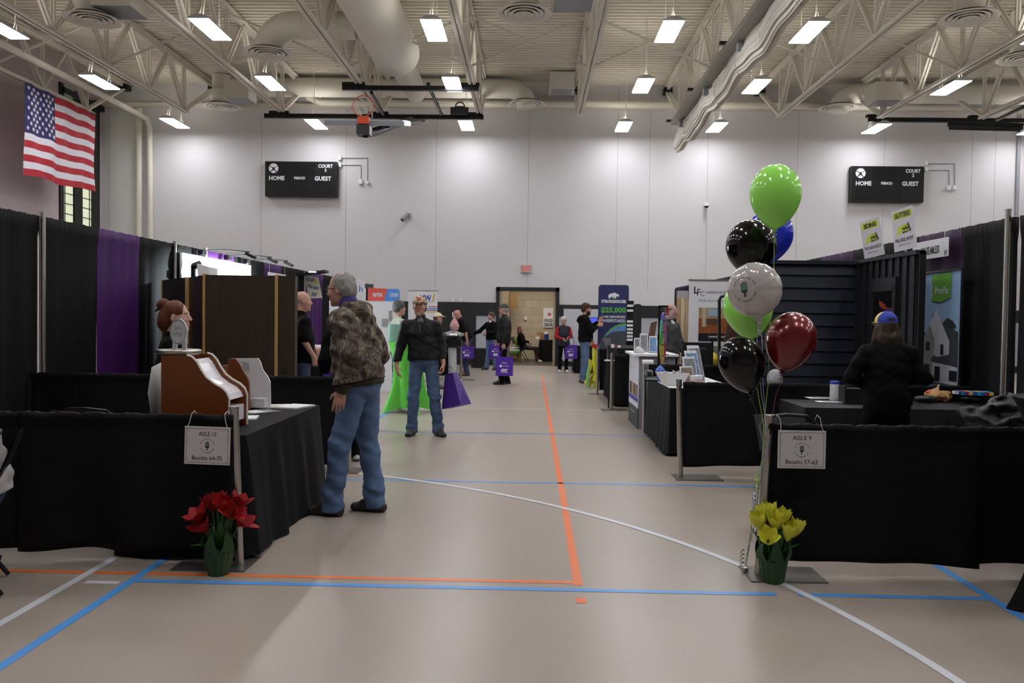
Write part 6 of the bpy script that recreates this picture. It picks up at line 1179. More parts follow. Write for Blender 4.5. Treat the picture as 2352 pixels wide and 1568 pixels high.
k0 = wm(t) @ Vector((0, 0, -r_-.045)); MB().tube([k0+(TIE-k0)*f+Vector((.01*math.sin(f*9), 0, 0)) for f in [i/10 for i in range(11)]], .0016, 5).build('ribbon', rW, t, world=True); MB().tube([k0+Vector((.012*math.cos(j*1.3), .01*math.sin(j*1.3), -.004*j)) for j in range(16)], .0025, 4).build('curled_ribbon', rW, t, world=True)
# ribbon bundle from the tie down to the weight by the flower pot
t = thing('ribbon_bundle', 'bundle of coloured balloon ribbons running down beside the aisle 9 post', 'ribbon', TIE); WT = Vector((1.29, 4.93, .03))
for i, (m, dx) in enumerate(((rG, 0), (rW, .006), (rB, -.005), (rK, .01))):
    q = [TIE.lerp(WT, f)+Vector((dx*math.sin(f*8+i)+.004*i, .004*i, 0)) for f in [j/16 for j in range(17)]]; MB().tube(q, .0017, 5).build('ribbon_strand', m, t, world=True)
for i, (m, z) in enumerate(((rG, .62), (rW, .56), (rB, .5), (rG, .42), (rK, .15))):
    b_ = TIE.lerp(WT, (TIE.z-z)/(TIE.z-WT.z)); n_ = 30; MB().tube([b_+Vector((-.012*(1 if i < 4 else 2.5)+.012*math.cos(j*.9+i), .01*math.sin(j*.9+i), -.0035*j)) for j in range(n_)], .002, 4).build('curled_ribbon', m, t, world=True)
MB().lathe([(0, -.02), (.02, -.02), (.024, .01), (0, .02)], c=(WT.x, WT.y, .022), n=12).build('balloon_weight', mat('foil'), t, world=True)
# ---- potted silk tulips
def petal(base, d, up, L_, w, cup, m):
    pass
def tulip_plant(loc, label, cpet, heads, spread, rs, open_):
    t = thing('potted_tulips', label, 'plant', loc); rnd = random.Random(rs)
    mFw = mat('green_florist_wrap', '1c441d', .5); mLf = mat('leaf_green', '24501c', .4, spec=.4); mSt = mat('stem_green', '3f6a2a', .5)
    def pot(u, v):
        a = 2*PI*u; r_ = .058+.028*v+.004*math.sin(6*a+1)*v+.003*math.sin(13*a); return (r_*math.cos(a), r_*math.sin(a), .0+.15*v+(.02*math.sin(5*a+2) if v > .99 else 0))
    MB().grid(pot, 72, 10).disc((0, 0, .002), .057, n=40).build('pot_wrap', mFw, t, smooth='auto')
    for i in range(6):
        a = 2*PI*i/6+.4; 
        def fold(u, v, a=a, k=i): s_ = (u-.5); w = .05*(1-v*.8); c_ = Vector((math.cos(a), math.sin(a), 0)); n_ = Vector((-c_.y, c_.x, 0)); return c_*(.078+.02*math.sin(PI*v))+n_*(s_*w*2)+Vector((0, 0, .13+(.1+.02*(k % 3))*v))
        MB().grid(fold, 6, 6).build('wrap_fold', mFw, t, smooth=True)
    tips = []
    for i, (hx, hy, hz, tx_, ty_) in enumerate(heads):
        h = Vector((hx, hy, hz)); MB().tube([(hx*.12, hy*.12, .1), (hx*.5, hy*.5, hz*.55), h], .0035, 6).build('stem', mSt, t)
        ax = Vector((tx_, ty_, 1)).normalized(); q = ax.to_track_quat('Z', 'Y').to_matrix().to_4x4(); Mx = Matrix.Translation(h) @ q; mb = MB()
        for k in range(6):
            a0 = 2*PI*k/6+i; op = open_[i]*(1.0 if k % 2 else .8); L_ = .118*(1 if k % 2 else .94)
            def pt(u, v, a0=a0, op=op, L_=L_, sg=1):
                wdt = .05*math.sin(PI*min(1, v*.86+.12))**.75*(1 if v < .9 else 1-.55*(v-.9)/.1); s_ = (u-.5)*2
                rr = .007+.032*math.sin(min(1, v*1.5)*PI/2)*(1+.3*op)+op*.055*v**2.2-.004*s_*s_*(1-op); zz = L_*v*(1-.4*op*v)
                th = a0+s_*wdt/max(rr, .012)*.75; return Mx @ Vector((rr*math.cos(th), rr*math.sin(th), zz+.003*math.sin(9*u+v*4)))
            mb.grid(pt, 6, 8)
        mb.lathe([(.004, 0), (.006, .03), (0, .034)], n=8, M=Mx, mi=1); mb.build('blossom', [cpet, mat('stamen', '3a2a1c', .6)], t, smooth=True)
    return t, mLf, rnd
def leaf(t, m, a, L_, w, out, twist=0, z0=.12, r0=.03, droop=0.):
    c_ = Vector((math.cos(a), math.sin(a), 0)); n_ = Vector((-c_.y, c_.x, 0))
    def f(u, v): s_ = (u-.5)*2; wd = w*math.sin(PI*min(1, v*.93+.07))**.8; return c_*(r0+out*v**1.6)+n_*(s_*wd+twist*v*v)+c_*(.35*wd*s_*s_)+Vector((0, 0, z0+L_*v*(1-droop*v)))
    MB().grid(f, 6, 12).build('leaf', m, t, smooth=True)
mPr = mat('red_silk_petal', '93080f', .55, spec=.3, sss=.1); mPy = mat('yellow_silk_petal', 'd6d548', .55, spec=.3, sss=.15)
pr_ = fl(497, 1322); t, mLf, rnd = tulip_plant((pr_.x, pr_.y+.035, 0), 'green-wrapped pot of red silk tulips on the floor by the aisle 10 post', mPr,
    [(-.085, -.03, .31, -.5, -.4), (.03, -.02, .36, .1, -.4), (.075, -.03, .33, .5, -.5), (-.02, .03, .37, -.1, .2), (.09, .03, .37, .4, .1), (-.05, -.05, .26, -.6, -.6), (.11, .0, .28, .9, -.1), (-.055, .05, .35, -.3, .3)], 1, 3, [.75, .35, .8, .3, .55, .6, .9, .4])
for i in range(9): leaf(t, mLf, 2*PI*i/9+.3, .16+.05*(i % 3), .024, .05+.02*(i % 2))
leaf(t, mat('glossy_leaf', '5c8f3a', .2, spec=.7), R(200), .08, .022, .13, z0=.15, droop=.7); leaf(t, mLf, R(-20), .1, .02, .09, z0=.16)
py_ = fl(1775, 1340); t, mLf, rnd = tulip_plant((py_.x+.01, py_.y+.035, 0), 'green-wrapped pot of yellow silk tulips on the floor by the aisle 9 post', mPy,
    [(-.085, -.03, .31, -.35, -.2), (-.01, .03, .345, -.1, .2), (.035, -.01, .325, .1, -.2), (.06, -.055, .255, .05, -.2), (.105, -.01, .265, .35, 0), (-.05, -.06, .24, -.2, -.9), (.0, -.02, .30, 0, -.3), (-.04, .04, .33, -.2, .2)], 1, 5, [.1, .15, .18, .08, .1, .45, .25, .15])
for i in range(9): leaf(t, mLf, 2*PI*i/9+.1, .17+.05*(i % 3), .024, .04+.02*(i % 2))
leaf(t, mLf, R(185), .24, .022, .12, z0=.1); leaf(t, mat('glossy_leaf2', '2f7a24', .3), R(-12), .09, .026, .12, z0=.16, droop=.2)
# ================================================================== people
V3 = lambda *a: np.array(a, float)
def unit(v): v = np.array(v, float); return v/(np.linalg.norm(v)+1e-9)
JD = dict(pelvis=(0, 0, .95), neck=(0, .01, 1.445), head=(0, -.02, 1.61), sh_l=(.175, 0, 1.375), el_l=(.235, .02, 1.12), wr_l=(.245, -.04, .87), sh_r=(-.175, 0, 1.375), el_r=(-.235, .02, 1.12), wr_r=(-.245, -.04, .87),
          hip_l=(.085, 0, .9), kn_l=(.1, -.01, .49), an_l=(.11, .02, .085), hip_r=(-.085, 0, .9), kn_r=(-.1, -.01, .49), an_r=(-.11, .02, .085))
def rotm(yaw=0, pitch=0, roll=0):
    """columns: side, forward, up of a head that faces -Y; yaw turns it to its left, pitch lifts the chin"""
    M = Matrix.Rotation(R(yaw), 3, 'Z') @ Matrix.Rotation(R(-pitch), 3, 'X') @ Matrix.Rotation(R(roll), 3, 'Y')
    return np.stack([np.array(M @ Vector(v)) for v in ((1, 0, 0), (0, -1, 0), (0, 0, 1))], 1)
def hand(S, w, d, pn, td, curl=.35, sc=1., rmin=.0, spread=1., point=False):
    """palm, five fingers: w wrist, d along the hand, pn the palm's facing, td towards the thumb"""
    w = np.array(w, float); d = unit(d); pn = unit(np.array(pn)-d*np.dot(pn, d)); td = unit(np.array(td)-d*np.dot(td, d)-pn*np.dot(td, pn))
    m = lambda r_: max(r_*sc, rmin)
    S.cap(w-d*.03*sc, w+d*.02*sc, m(.026), m(.026), .012, flat=(*pn, .72)); S.cap(w+d*.025*sc+td*.012*sc, w+d*.08*sc+td*.016*sc, m(.026), m(.026), .012, flat=(*pn, .5)); S.cap(w+d*.025*sc-td*.012*sc, w+d*.075*sc-td*.018*sc, m(.025), m(.022), .012, flat=(*pn, .5))
    for i, (o, L_) in enumerate(((.031, .07), (.0105, .078), (-.0105, .073), (-.03, .056))):
        b = w+d*(.09-.004*abs(i-1.2))*sc+td*o*sc; c1 = curl*(.7+.14*i) if not (point and i == 0) else .05; c2 = c1*2.3 if not (point and i == 0) else .1
        d1 = unit(d*math.cos(c1)+pn*math.sin(c1)+td*(1.5-i)*.05*spread); d2 = unit(d*math.cos(c2)+pn*math.sin(c2)+td*(1.5-i)*.03*spread)
        k1 = b+d1*L_*.5*sc; k2 = k1+d2*L_*.5*sc; S.cap(b-d*.012*sc, k1, m(.0092), m(.0083), .005); S.cap(k1, k2, m(.0083), m(.0068), .003)
    t0 = w+d*.022*sc+td*.022*sc+pn*.006*sc; t1 = t0+unit(td*.75+d*.65+pn*.35)*.042*sc; t2 = t1+unit(td*.25+d*.85+pn*.5)*.032*sc
    S.cap(t0, t1, m(.014), m(.0105), .01); S.cap(t1, t2, m(.0102), m(.0078), .004)
def person(label, loc, rz, H, pose=None, skin='c08a70', h=.012, yaw=0, pitch=0, roll=0, g=1., hair=None, hairc='6b6762', top=None, bottom=None, shoes=('2a2523', '1a1716'), hands=None, feet=(8, -8), smile=0., beard=None, cap=None, glasses=False, face=True, group=None, slim=1., jaw=1., seed=0, brow='5a4a40', headsc=1.):
    s = H/1.75; J = {k: np.array(v, float) for k, v in JD.items()}
    for k, v in (pose or {}).items(): J[k] = np.array(v, float)
    J = {k: v*s for k, v in J.items()}
    t = thing('person', label, 'person', loc, rz, group); A = rotm(yaw, pitch, roll); Hc = J['head']; hs = s*.98*headsc
    P = lambda a, b, c: Hc+A @ np.array((a, b, c))*hs
    up = unit(J['neck']-J['pelvis']); rt = unit(J['sh_l']-J['sh_r']); rt = unit(rt-up*rt.dot(up)); fw = -np.cross(up, rt)*-1; fw = np.cross(rt, up) if np.cross(rt, up)[1] < 0 else -np.cross(rt, up)
    fw = np.cross(rt, up); F3 = np.stack([rt, fw, up], 1)
    if np.dot(fw, (0, -1, 0)) < 0 and not (pose or {}).get('twist'): fw = -fw
    F3 = np.stack([rt, fw, up], 1); lp = lambda f: J['pelvis']+(J['neck']-J['pelvis'])*f
    allp = np.array(list(J.values())); lo = allp.min(0)-.22*s; hi = allp.max(0)+.2*s; lo[2] = max(lo[2], -.02)
    # ---- body
    S = SDF(lo, hi, h)
    S.ell(lp(.0), V3(.135*g, .09*g, .1)*s, .04, F3); S.ell(lp(.35), V3(.135*g, .1*g, .16)*s, .05, F3); S.ell(lp(.66), V3(.155*slim, .105, .17)*s, .05, F3)
    S.cap(J['sh_l']-rt*.02, J['sh_r']+rt*.02, .042*s, .042*s, .03); S.cap(J['neck']-up*.03*s, P(0, -.03, -.05), .055*s*slim, .052*s*slim, .03)
    for q in 'lr':
        S.cap(J['sh_'+q], J['el_'+q], .046*s, .038*s, .02); S.cap(J['el_'+q], J['wr_'+q], .038*s, .026*s, .015)
        S.cap(J['hip_'+q], J['kn_'+q], .066*s, .046*s, .02); S.cap(J['kn_'+q], J['an_'+q], .044*s, .032*s, .015)
        fa = R((feet[0] if q == 'l' else feet[1])); fd = V3(math.sin(fa), -math.cos(fa), 0); S.cap(J['an_'+q]-V3(0, 0, .035*s), J['an_'+q]+fd*.08*s-V3(0, 0, .052*s), .026*s, .022*s, .015)
    # ---- head
    S.ell(P(0, -.014, .037), V3(.076, .094, .084)*hs, .02, A); S.ell(P(0, .02, -.02), V3(.066, .07, .088)*hs, .02, A); S.ell(P(0, .032, -.072), V3(.05*jaw, .05, .042)*hs, .025, A); S.ell(P(0, .071, -.098), V3(.022, .019, .017)*hs, .018, A)
    if face:
        S.cap(P(-.03, .08, .024), P(.03, .08, .024), .011*hs, .011*hs, .012)
        for q in (-1, 1):
            S.ell(P(q*.041, .06, -.024), V3(.021, .02, .02)*hs*(1+.15*smile), .015, A); S.ell(P(q*.031, .096, .004), V3(.016, .013, .009)*hs, .009, A, op='cut')
            S.ell(P(q*.03, .082, .004), V3(.0155, .0115, .0105)*hs, .004, A); S.ell(P(q*.0115, .1, -.027), V3(.009, .011, .0075)*hs, .006, A)
        S.cap(P(0, .086, .014), P(0, .104, -.021), .0075*hs, .0115*hs, .009)
        c_ = .006*smile
        for z_, w_, r_ in ((-.0535, .02, .0052), (-.0645, .016, .0062)):
            S.cap(P(-w_-.003*smile, .0815, z_+c_), P(0, .0905, z_), r_*hs*.8, r_*hs, .005); S.cap(P(w_+.003*smile, .0815, z_+c_), P(0, .0905, z_), r_*hs*.8, r_*hs, .005)
        S.cap(P(-.019, .09, -.0585+c_), P(.019, .09, -.0585+c_), .0016*hs, .0016*hs, .003, op='cut')
    for q in (-1, 1):
        S.ell(P(q*.077, -.012, -.006), V3(.008, .019, .031)*hs, .007, A @ np.array(Matrix.Rotation(R(q*-18), 3, 'Z') @ Matrix.Rotation(R(-8), 3, 'X'))); S.ell(P(q*.088, -.006, .0), V3(.006, .009, .014)*hs, .004, A, op='cut')
    hk = dict(curl=.4); hk.update(hands or {})
    for q, sg in (('l', 1), ('r', -1)):
        o = hk.get(q, {}); d = o.get('d', unit(J['wr_'+q]-J['el_'+q])*.6+V3(0, 0, -.4)); pn = o.get('pn', V3(-sg, 0, 0)); td = o.get('td', V3(0, -1, 0))
        if o.get('skip'): continue
        hand(S, J['wr_'+q], d, pn, td, curl=o.get('curl', hk['curl']), sc=s*1.02, rmin=h*.72, point=o.get('point', False))
    sk, lip, brw = np.array(srgb(skin))*.66+.34*np.array(srgb('a08e89')), np.array(srgb('a5574c')), np.array(srgb(brow)); bd = np.array(srgb(beard[0])) if beard else None
    def colr(V):
        C = np.tile(sk, (len(V), 1)); q = (V-Hc) @ A/hs; a, b, c = np.abs(q[:, 0]), q[:, 1], q[:, 2]; hd = np.linalg.norm(V-Hc, axis=1) < .16*hs
        def mix(m, col, k): w = np.clip(m, 0, 1)[:, None]*k*hd[:, None]; C[:] = C*(1-w)+col*w
        mix(np.exp(-(((a-.042)/.02)**2+((c+.028)/.018)**2))*(b > .03), np.array(srgb('c0604e')), .22); mix(np.exp(-((a/.018)**2+((c+.022)/.016)**2))*(b > .09), np.array(srgb('c0604e')), .3)
        if hair or cap: mix((c > .03)*(b < .055)*1.+(b < -.04)*(c > -.05)*1., np.array(srgb(hairc)), .95) if hair not in ('receding', 'fringe', None) else None
        if beard: mix(((c < -.032-.35*(a-.02).clip(0))*(b > -.01)*(c > -.125)*1.), bd, beard[1])
        if face:
            mix(np.clip(1.4-np.abs(c+.059-(.006*smile*(a/.02)**2))/.009, 0, 1)*(a < .024)*(b > .07), lip, .75); mix(np.clip(1.5-np.abs(c-.027+.25*(a-.03).clip(0))/.0065, 0, 1)*(a > .013)*(a < .05)*(b > .06), brw, .8)
            mix(np.exp(-((c+.0585-(.006*smile*(a/.02)**2))/.0018)**2)*(a < .021)*(b > .075), np.array(srgb('3a1512')), .8)
        return C
    S.build('body', mat('skin', 'ffffff', .5, attr='tint', spec=.35, sss=.06), t, color=colr)
    if face and h < .009:
        for q in (-1, 1):
            ew = MB(); Me = Matrix.Identity(4); c_ = P(q*.03, .0846, .004); f_ = A[:, 1]; ew.lathe([(0, -.0096*hs), (.0068*hs, -.0068*hs), (.0096*hs, 0), (.0068*hs, .0068*hs), (0, .0096*hs)], c=c_, n=14); e_ = ew.build('eye', mat('eye_white', 'a39c96', .3), t, smooth=True)
            MB().disc(c_+f_*.0097*hs, .0036*hs, f_, n=12).build('iris', mat('iris_dark', '2a2420', .2), e_)
    # ---- hair, cap, glasses
    hh = min(h, .008)
    if hair:
        lo2, hi2 = Hc-.2*hs, Hc+.2*hs
        if hair == 'long': lo2 = Hc-V3(.2, .2, .34)*hs
        S = SDF(lo2, hi2, hh); S.ell(P(0, -.017, .039), V3(.082, .0985, .088)*hs, .02, A)
        if hair in ('short', 'receding', 'thick', 'bun', 'long'): S.ell(P(0, -.06, -.01), V3(.078, .06, .07)*hs, .03, A)
        if hair == 'thick': S.ell(P(0, .02, .085), V3(.06, .06, .045)*hs, .03, A); S.ell(P(0, -.03, .06), V3(.088, .09, .085)*hs, .03, A)
        if hair == 'puffy': S.ell(P(0, -.03, .04), V3(.1, .1, .1)*hs, .03, A); S.ell(P(0, -.06, -.02), V3(.09, .07, .08)*hs, .03, A)
        if hair == 'bun': S.ell(P(0, -.085, -.04), V3(.07, .05, .07)*hs, .03, A); S.ell(P(0, -.09, .1), V3(.05, .045, .042)*hs, .01, A); S.cap(P(0, -.1, .1), P(.02, -.15, .085), .018*hs, .006*hs, .01); S.cap(P(0, -.1, .09), P(-.01, -.145, .05), .014*hs, .005*hs, .01); S.cap(P(.07, -.01, .0), P(.073, 0, -.05), .008*hs, .003*hs, .006); S.cap(P(-.07, -.01, .0), P(-.073, 0, -.05), .008*hs, .003*hs, .006)
        if hair == 'long':
            S.ell(P(0, -.06, -.1), V3(.1, .055, .1)*hs, .03, A)
            for q in (-1, 1): S.cap(P(q*.08, -.03, -.03), P(q*.115, -.04, -.14), .03*hs, .018*hs, .03); S.cap(P(q*.03, -.08, -.1), P(q*.05, -.085, -.19), .04*hs, .02*hs, .03)
            S.cap(P(-.1, -.03, -.1), P(-.155, -.02, -.16), .02*hs, .008*hs, .02)
        if hair == 'pony': S.cap(P(0, -.1, .05), P(0, -.13, -.05), .035*hs, .015*hs, .02)
        fr = {'receding': ((0, .085, .035), (.088, .1, .125)), 'short': ((0, .1, -.02), (.082, .09, .105)), 'thick': ((0, .105, -.03), (.078, .085, .1)), 'puffy': ((0, .11, -.03), (.08, .09, .1)), 'bun': ((0, .1, -.02), (.08, .085, .11)), 'long': ((0, .1, -.02), (.078, .085, .11)), 'pony': ((0, .1, -.02), (.078, .085, .11)), 'fringe': ((0, .03, .13), (.1, .125, .1))}[hair]
        S.ell(P(*fr[0]), V3(*fr[1])*hs, .014, A, op='cut')
        if hair == 'receding': S.ell(P(0, .04, .125), V3(.06, .085, .04)*hs, .015, A, op='cut')
        if hair == 'fringe': S.ell(P(0, .1, -.02), V3(.09, .1, .12)*hs, .01, A, op='cut')
        for q in (-1, 1): S.ell(P(q*.09, .0, -.012), V3(.03, .022, .032)*hs, .006, A, op='cut')
        if cap: S.plane(P(0, -.05, .038), A[:, 2]-.15*A[:, 1])
        if hair not in ('long', 'bun', 'pony'): S.plane(P(0, -.05, -.075), -A[:, 2]-.15*A[:, 1])
        S.noise(.0045*hs, [(90, 20, 1), (200, 45, .8)], seed+1); cc = np.array(srgb(hairc)); rs_ = np.random.RandomState(seed)
        def hcol(V): q = (V-Hc) @ A; w = .86+.24*(.5+.5*np.sin(q[:, 0]*900+3*np.sin(q[:, 2]*60)+2*np.sin(q[:, 1]*170)))*(.6+.4*np.sin(q[:, 1]*300+q[:, 2]*120)); return cc[None, :]*w[:, None]
        S.build('hair', mat('hair', 'ffffff', .6, attr='tint', spec=.3), t, color=hcol, relax=0)
    if beard and beard[1] > .7 and len(beard) > 2:
        S = SDF(Hc-.15*hs, Hc+.15*hs, hh); S.ell(P(0, .045, -.085), V3(.052, .05, .045)*hs, .02, A); S.ell(P(0, .06, -.115), V3(.03, .028, .03)*hs, .02, A); S.cap(P(-.065, .01, -.03), P(-.045, .03, -.08), .012*hs, .014*hs, .02); S.cap(P(.065, .01, -.03), P(.045, .03, -.08), .012*hs, .014*hs, .02); S.ell(P(0, .095, -.058), V3(.019, .02, .011)*hs, .006, A, op='cut')
        S.noise(.004*hs, [(120, 60, 1)], 2); S.build('beard', mat('hair_'+beard[0], beard[0], .8), t, relax=0)
    if cap:
        S = SDF(Hc-.2*hs, Hc+.22*hs, hh); S.ell(P(0, -.014, .042), V3(.09, .108, .09)*hs, .01, A); S.plane(P(0, .05, .042), -A[:, 2]+.18*A[:, 1])
        cb = cap.get('brim', 1)
        if cb: S.cap(P(-.035, .1*cb, .046), P(.035, .1*cb, .046), .05*hs, .05*hs, .006, flat=(*A[:, 2], .12)); S.cap(P(-.018, .14*cb, .032), P(.018, .14*cb, .032), .042*hs, .042*hs, .006, flat=(*A[:, 2], .12))
        ccs = [np.array(srgb(c)) for c in cap['cols']]
        def ccol(V):
            q = (V-Hc) @ A/hs; C = np.tile(ccs[0], (len(V), 1))
            if cap.get('camo'): w = np.sin(q[:, 0]*70+2*np.sin(q[:, 2]*60))+np.sin(q[:, 1]*60+q[:, 2]*80); C[w > .5] = ccs[1]; C[w < -.9] = ccs[2]
            elif len(ccs) > 1: C[(q[:, 0] > .035)*(q[:, 1] > -.055)] = ccs[1]; C[(q[:, 1] < -.06)*(((q[:, 0]+.005)/.03)**2+((q[:, 2]-.05)/.015)**2 < 1)*(q[:, 2] > .04)] = np.array(srgb('1c1512'))
            if cap.get('front') : C[(q[:, 2] > .072)*(q[:, 2] < .105)*(q[:, 1] > .03)*(np.abs(q[:, 0]) < .022)] = np.array(srgb(cap['front']))
            return C
        S.build('cap', mat('cap_cloth', 'ffffff', .8, attr='tint'), t, color=ccol)
        if cap.get('propeller'):
            b = P(0, -.01, .135); ax = A[:, 0]*.75+A[:, 1]*-.5; MB().cyl(b, b+A[:, 2]*.02, .005, 8).build('propeller_pin', mat('red_plastic'), t)
            for sg, c_ in ((1, 'd8622c'), (-1, 'd8a0a0')):
                q0 = b+A[:, 2]*.018; MB().grid(lambda u, v, sg=sg: q0+ax*sg*(.085*v)+np.cross(A[:, 2], ax)*((u-.5)*.04*math.sin(PI*min(1, v*.9+.1)))+A[:, 2]*((u-.5)*.02+(.045 if sg > 0 else -.015)*v), 4, 8).build('propeller_blade', mat('blade'+c_, c_, .4), t, smooth=True)
    if glasses:
        gm = MB()
        for q in (-1, 1): gm.tube([P(q*.033+.021*math.cos(a), .1-.004*abs(math.cos(a)), .004+.015*math.sin(a)) for a in [2*PI*i/16 for i in range(16)]], .0026*hs, 5, closed=True); gm.tube([P(q*.054, .094, .009), P(q*.074, .04, .01), P(q*.08, -.01, .008)], .0028*hs, 5)
        gm.tube([P(-.012, .104, .008), P(.012, .104, .008)], .0026*hs, 5); gm.build('glasses', mBlackMetal, t)
    # ---- trousers and shoes
    if bottom:
        S = SDF(lo, hi, h); b = bottom; i_ = b.get('inf', .0)*s
        S.ell(lp(.02), V3(.158*g, .12*g, .13)*s+i_, .05, F3); S.ell(J['pelvis']-fw*.045*s-V3(0, 0, .05*s), V3(.13, .085, .1)*s+i_, .04)
        for q in 'lr':
            wd = b.get('w', 1.); S.cap(J['hip_'+q], J['kn_'+q], .09*s+i_, (.067*wd)*s+i_, .04); S.cap(J['kn_'+q], J['an_'+q]+V3(0, 0, -.01), .066*wd*s+i_, .062*wd*s+i_, .03); S.cap(J['an_'+q]+V3(0, 0, .06*s), J['an_'+q]+V3(0, 0, -.03*s), .06*wd*s+i_, (.066*wd)*s+i_, .02)
        ank = min(J['an_l'][2], J['an_r'][2]); ap = b.get('fold', 1.)
        kz_ = (J['kn_l'][2]+J['kn_r'][2])/2
        S.noise(.0075*ap, [(14, 21, 1), (31, 47, .7), (60, 75, .35)], seed+3, zone=lambda x, y, z: .35+1.1*np.exp(-((z-ank-.08)/.12)**2)+.8*np.exp(-((z-kz_)/.14)**2)+.5*np.exp(-((z-.88*s)/.08)**2))
        S.plane((0, 0, ank-.055*s), (0, 0, -1)); S.plane(lp(.18), up)
        S.build('trousers', b['m'], t)
    if shoes:
        for q in 'lr':
            fa = R((feet[0] if q == 'l' else feet[1])); fd = V3(math.sin(fa), -math.cos(fa), 0); a = J['an_'+q]; gz = a[2]-.085*s; S = SDF(a-V3(.22, .22, .12)*s, a+V3(.22, .22, .1)*s, min(h, .008))
            S.cap(a-fd*.045*s+V3(0, 0, -.05*s), a+fd*.05*s+V3(0, 0, -.04*s), .042*s, .042*s, .02); S.cap(a+fd*.04*s+V3(0, 0, -.048*s), a+fd*.145*s+V3(0, 0, -.058*s), .044*s, .043*s, .03, flat=(0, 0, 1, .8)); S.cap(a+V3(0, 0, -.04*s), a+V3(0, 0, .02), .042*s, .046*s, .03); S.cap(a-fd*.01*s, a+fd*.09*s-V3(0, 0, .035*s), .044*s, .036*s, .02)
            S.plane((0, 0, gz+.001), (0, 0, -1)); S.plane((a[0], a[1], a[2]+.035), (0, 0, 1)); c1, c2 = np.array(srgb(shoes[0])), np.array(srgb(shoes[1])); sz = gz+.024*s
            S.build('shoe', mat('shoe_leather', 'ffffff', .5, attr='tint'), t, color=lambda V: np.where((V[:, 2] < sz)[:, None], c2[None, :], c1[None, :]))
    # ---- upper garment
    def garment(tp, nm):
        S = SDF(lo, hi, h); i_ = tp.get('inf', .012)*s; wd = tp.get('w', 1.)
        S.ell(lp(tp.get('low', .05)), V3(.165*g*wd, .125*g, .17)*s+i_, .06, F3); S.ell(lp(.38), V3(.15*g*wd, .118*g, .19)*s+i_, .06, F3); S.ell(lp(.68), V3(.158*wd*slim, .115, .165)*s+i_, .05, F3)
        if tp.get('belly'): S.ell(lp(.25)+fw*.05*s, V3(.12, .1, .15)*s+i_, .06, F3)
        for q in 'lr': S.cap(J['neck']-up*.035*s, J['sh_'+q], .052*s+i_*.6, .046*s+i_*.8, .03)
        sl = tp.get('sleeve', 1.0)
        for q in 'lr':
            a, e, w = J['sh_'+q], J['el_'+q], J['wr_'+q]
            if sl <= .5: S.cap(a, a+(e-a)*sl*2, .05*s+i_, .052*s+i_, .02)
            else: S.cap(a, e, (.05*s+i_)*tp.get('sw', 1), (.044*s+i_)*tp.get('sw', 1), .02); S.cap(e, e+(w-e)*sl, (.043*s+i_)*tp.get('sw', 1), (.032*s+i_*.55)*tp.get('sw', 1), .02)
        if tp.get('collar', 1): S.cap(J['neck']-up*.03*s, J['neck']+up*.012*s*tp.get('collar', 1), .066*s+i_*.4, .06*s+i_*.3, .02); 
        if tp.get('open'): S.ell(J['neck']+fw*.05*s+up*.03*s, V3(.035, .05, .05)*s*tp['open'], .01, F3, op='cut')
        if tp.get('hood'):
            S.ell(J['neck']-fw*.09*s-up*.035*s, V3(.12, .065, .075)*s, .025, F3); S.ell(J['neck']-fw*.13*s-up*.085*s, V3(.085, .045, .06)*s, .03, F3)
            S.cap(J['neck']+rt*.09*s-fw*.03*s+up*.015*s, J['neck']+rt*.06*s+fw*.08*s-up*.03*s, .035*s, .022*s, .02); S.cap(J['neck']-rt*.09*s-fw*.03*s+up*.015*s, J['neck']-rt*.06*s+fw*.08*s-up*.03*s, .035*s, .022*s, .02)
        S.noise(tp.get('amp', .009), tp.get('freq', [(13, 22, 1), (30, 45, .6), (70, 80, .25)]), seed+7)
        S.plane(lp(tp.get('hem', -.12)), -up)
        return S.build(nm, tp['m'], t)
    if top: garment(top, top.get('name', 'jacket'))
    if top and top.get('band'):
        S = SDF(lo, hi, h); S.ell(lp(top['hem']-.02), V3(.163*g, .13*g, .06)*s+.012*s, .02, F3); S.plane(lp(top['hem']+.02), up); S.plane(lp(top['hem']-.075), -up); S.noise(.003, [(60, 5, 1)], 1); S.build('waistband', top['band'], t)
        for q in 'lr': MB().tube([J['wr_'+q]+(J['el_'+q]-J['wr_'+q])*.25, J['wr_'+q]+(J['el_'+q]-J['wr_'+q])*.05, J['wr_'+q]+(J['el_'+q]-J['wr_'+q])*-.06], [.052*s, .048*s, .04*s], 18).build('cuff', top['band'], t, smooth='auto')
    if top and top.get('under'):
        S = SDF(J['neck']-.2, J['neck']+.2, min(h, .008)); S.cap(J['neck']-up*.03*s, J['neck']+up*top.get('uh', .025)*s, .062*s, (.058 if not top.get('uh') else .066)*s, .02); S.ell(J['neck']+fw*.06*s-up*.03*s, V3(.05, .03, .05)*s, .02, F3); S.build('shirt_collar', top['under'], t)
    t['_j'] = 0; del t['_j']
    return t, J, A
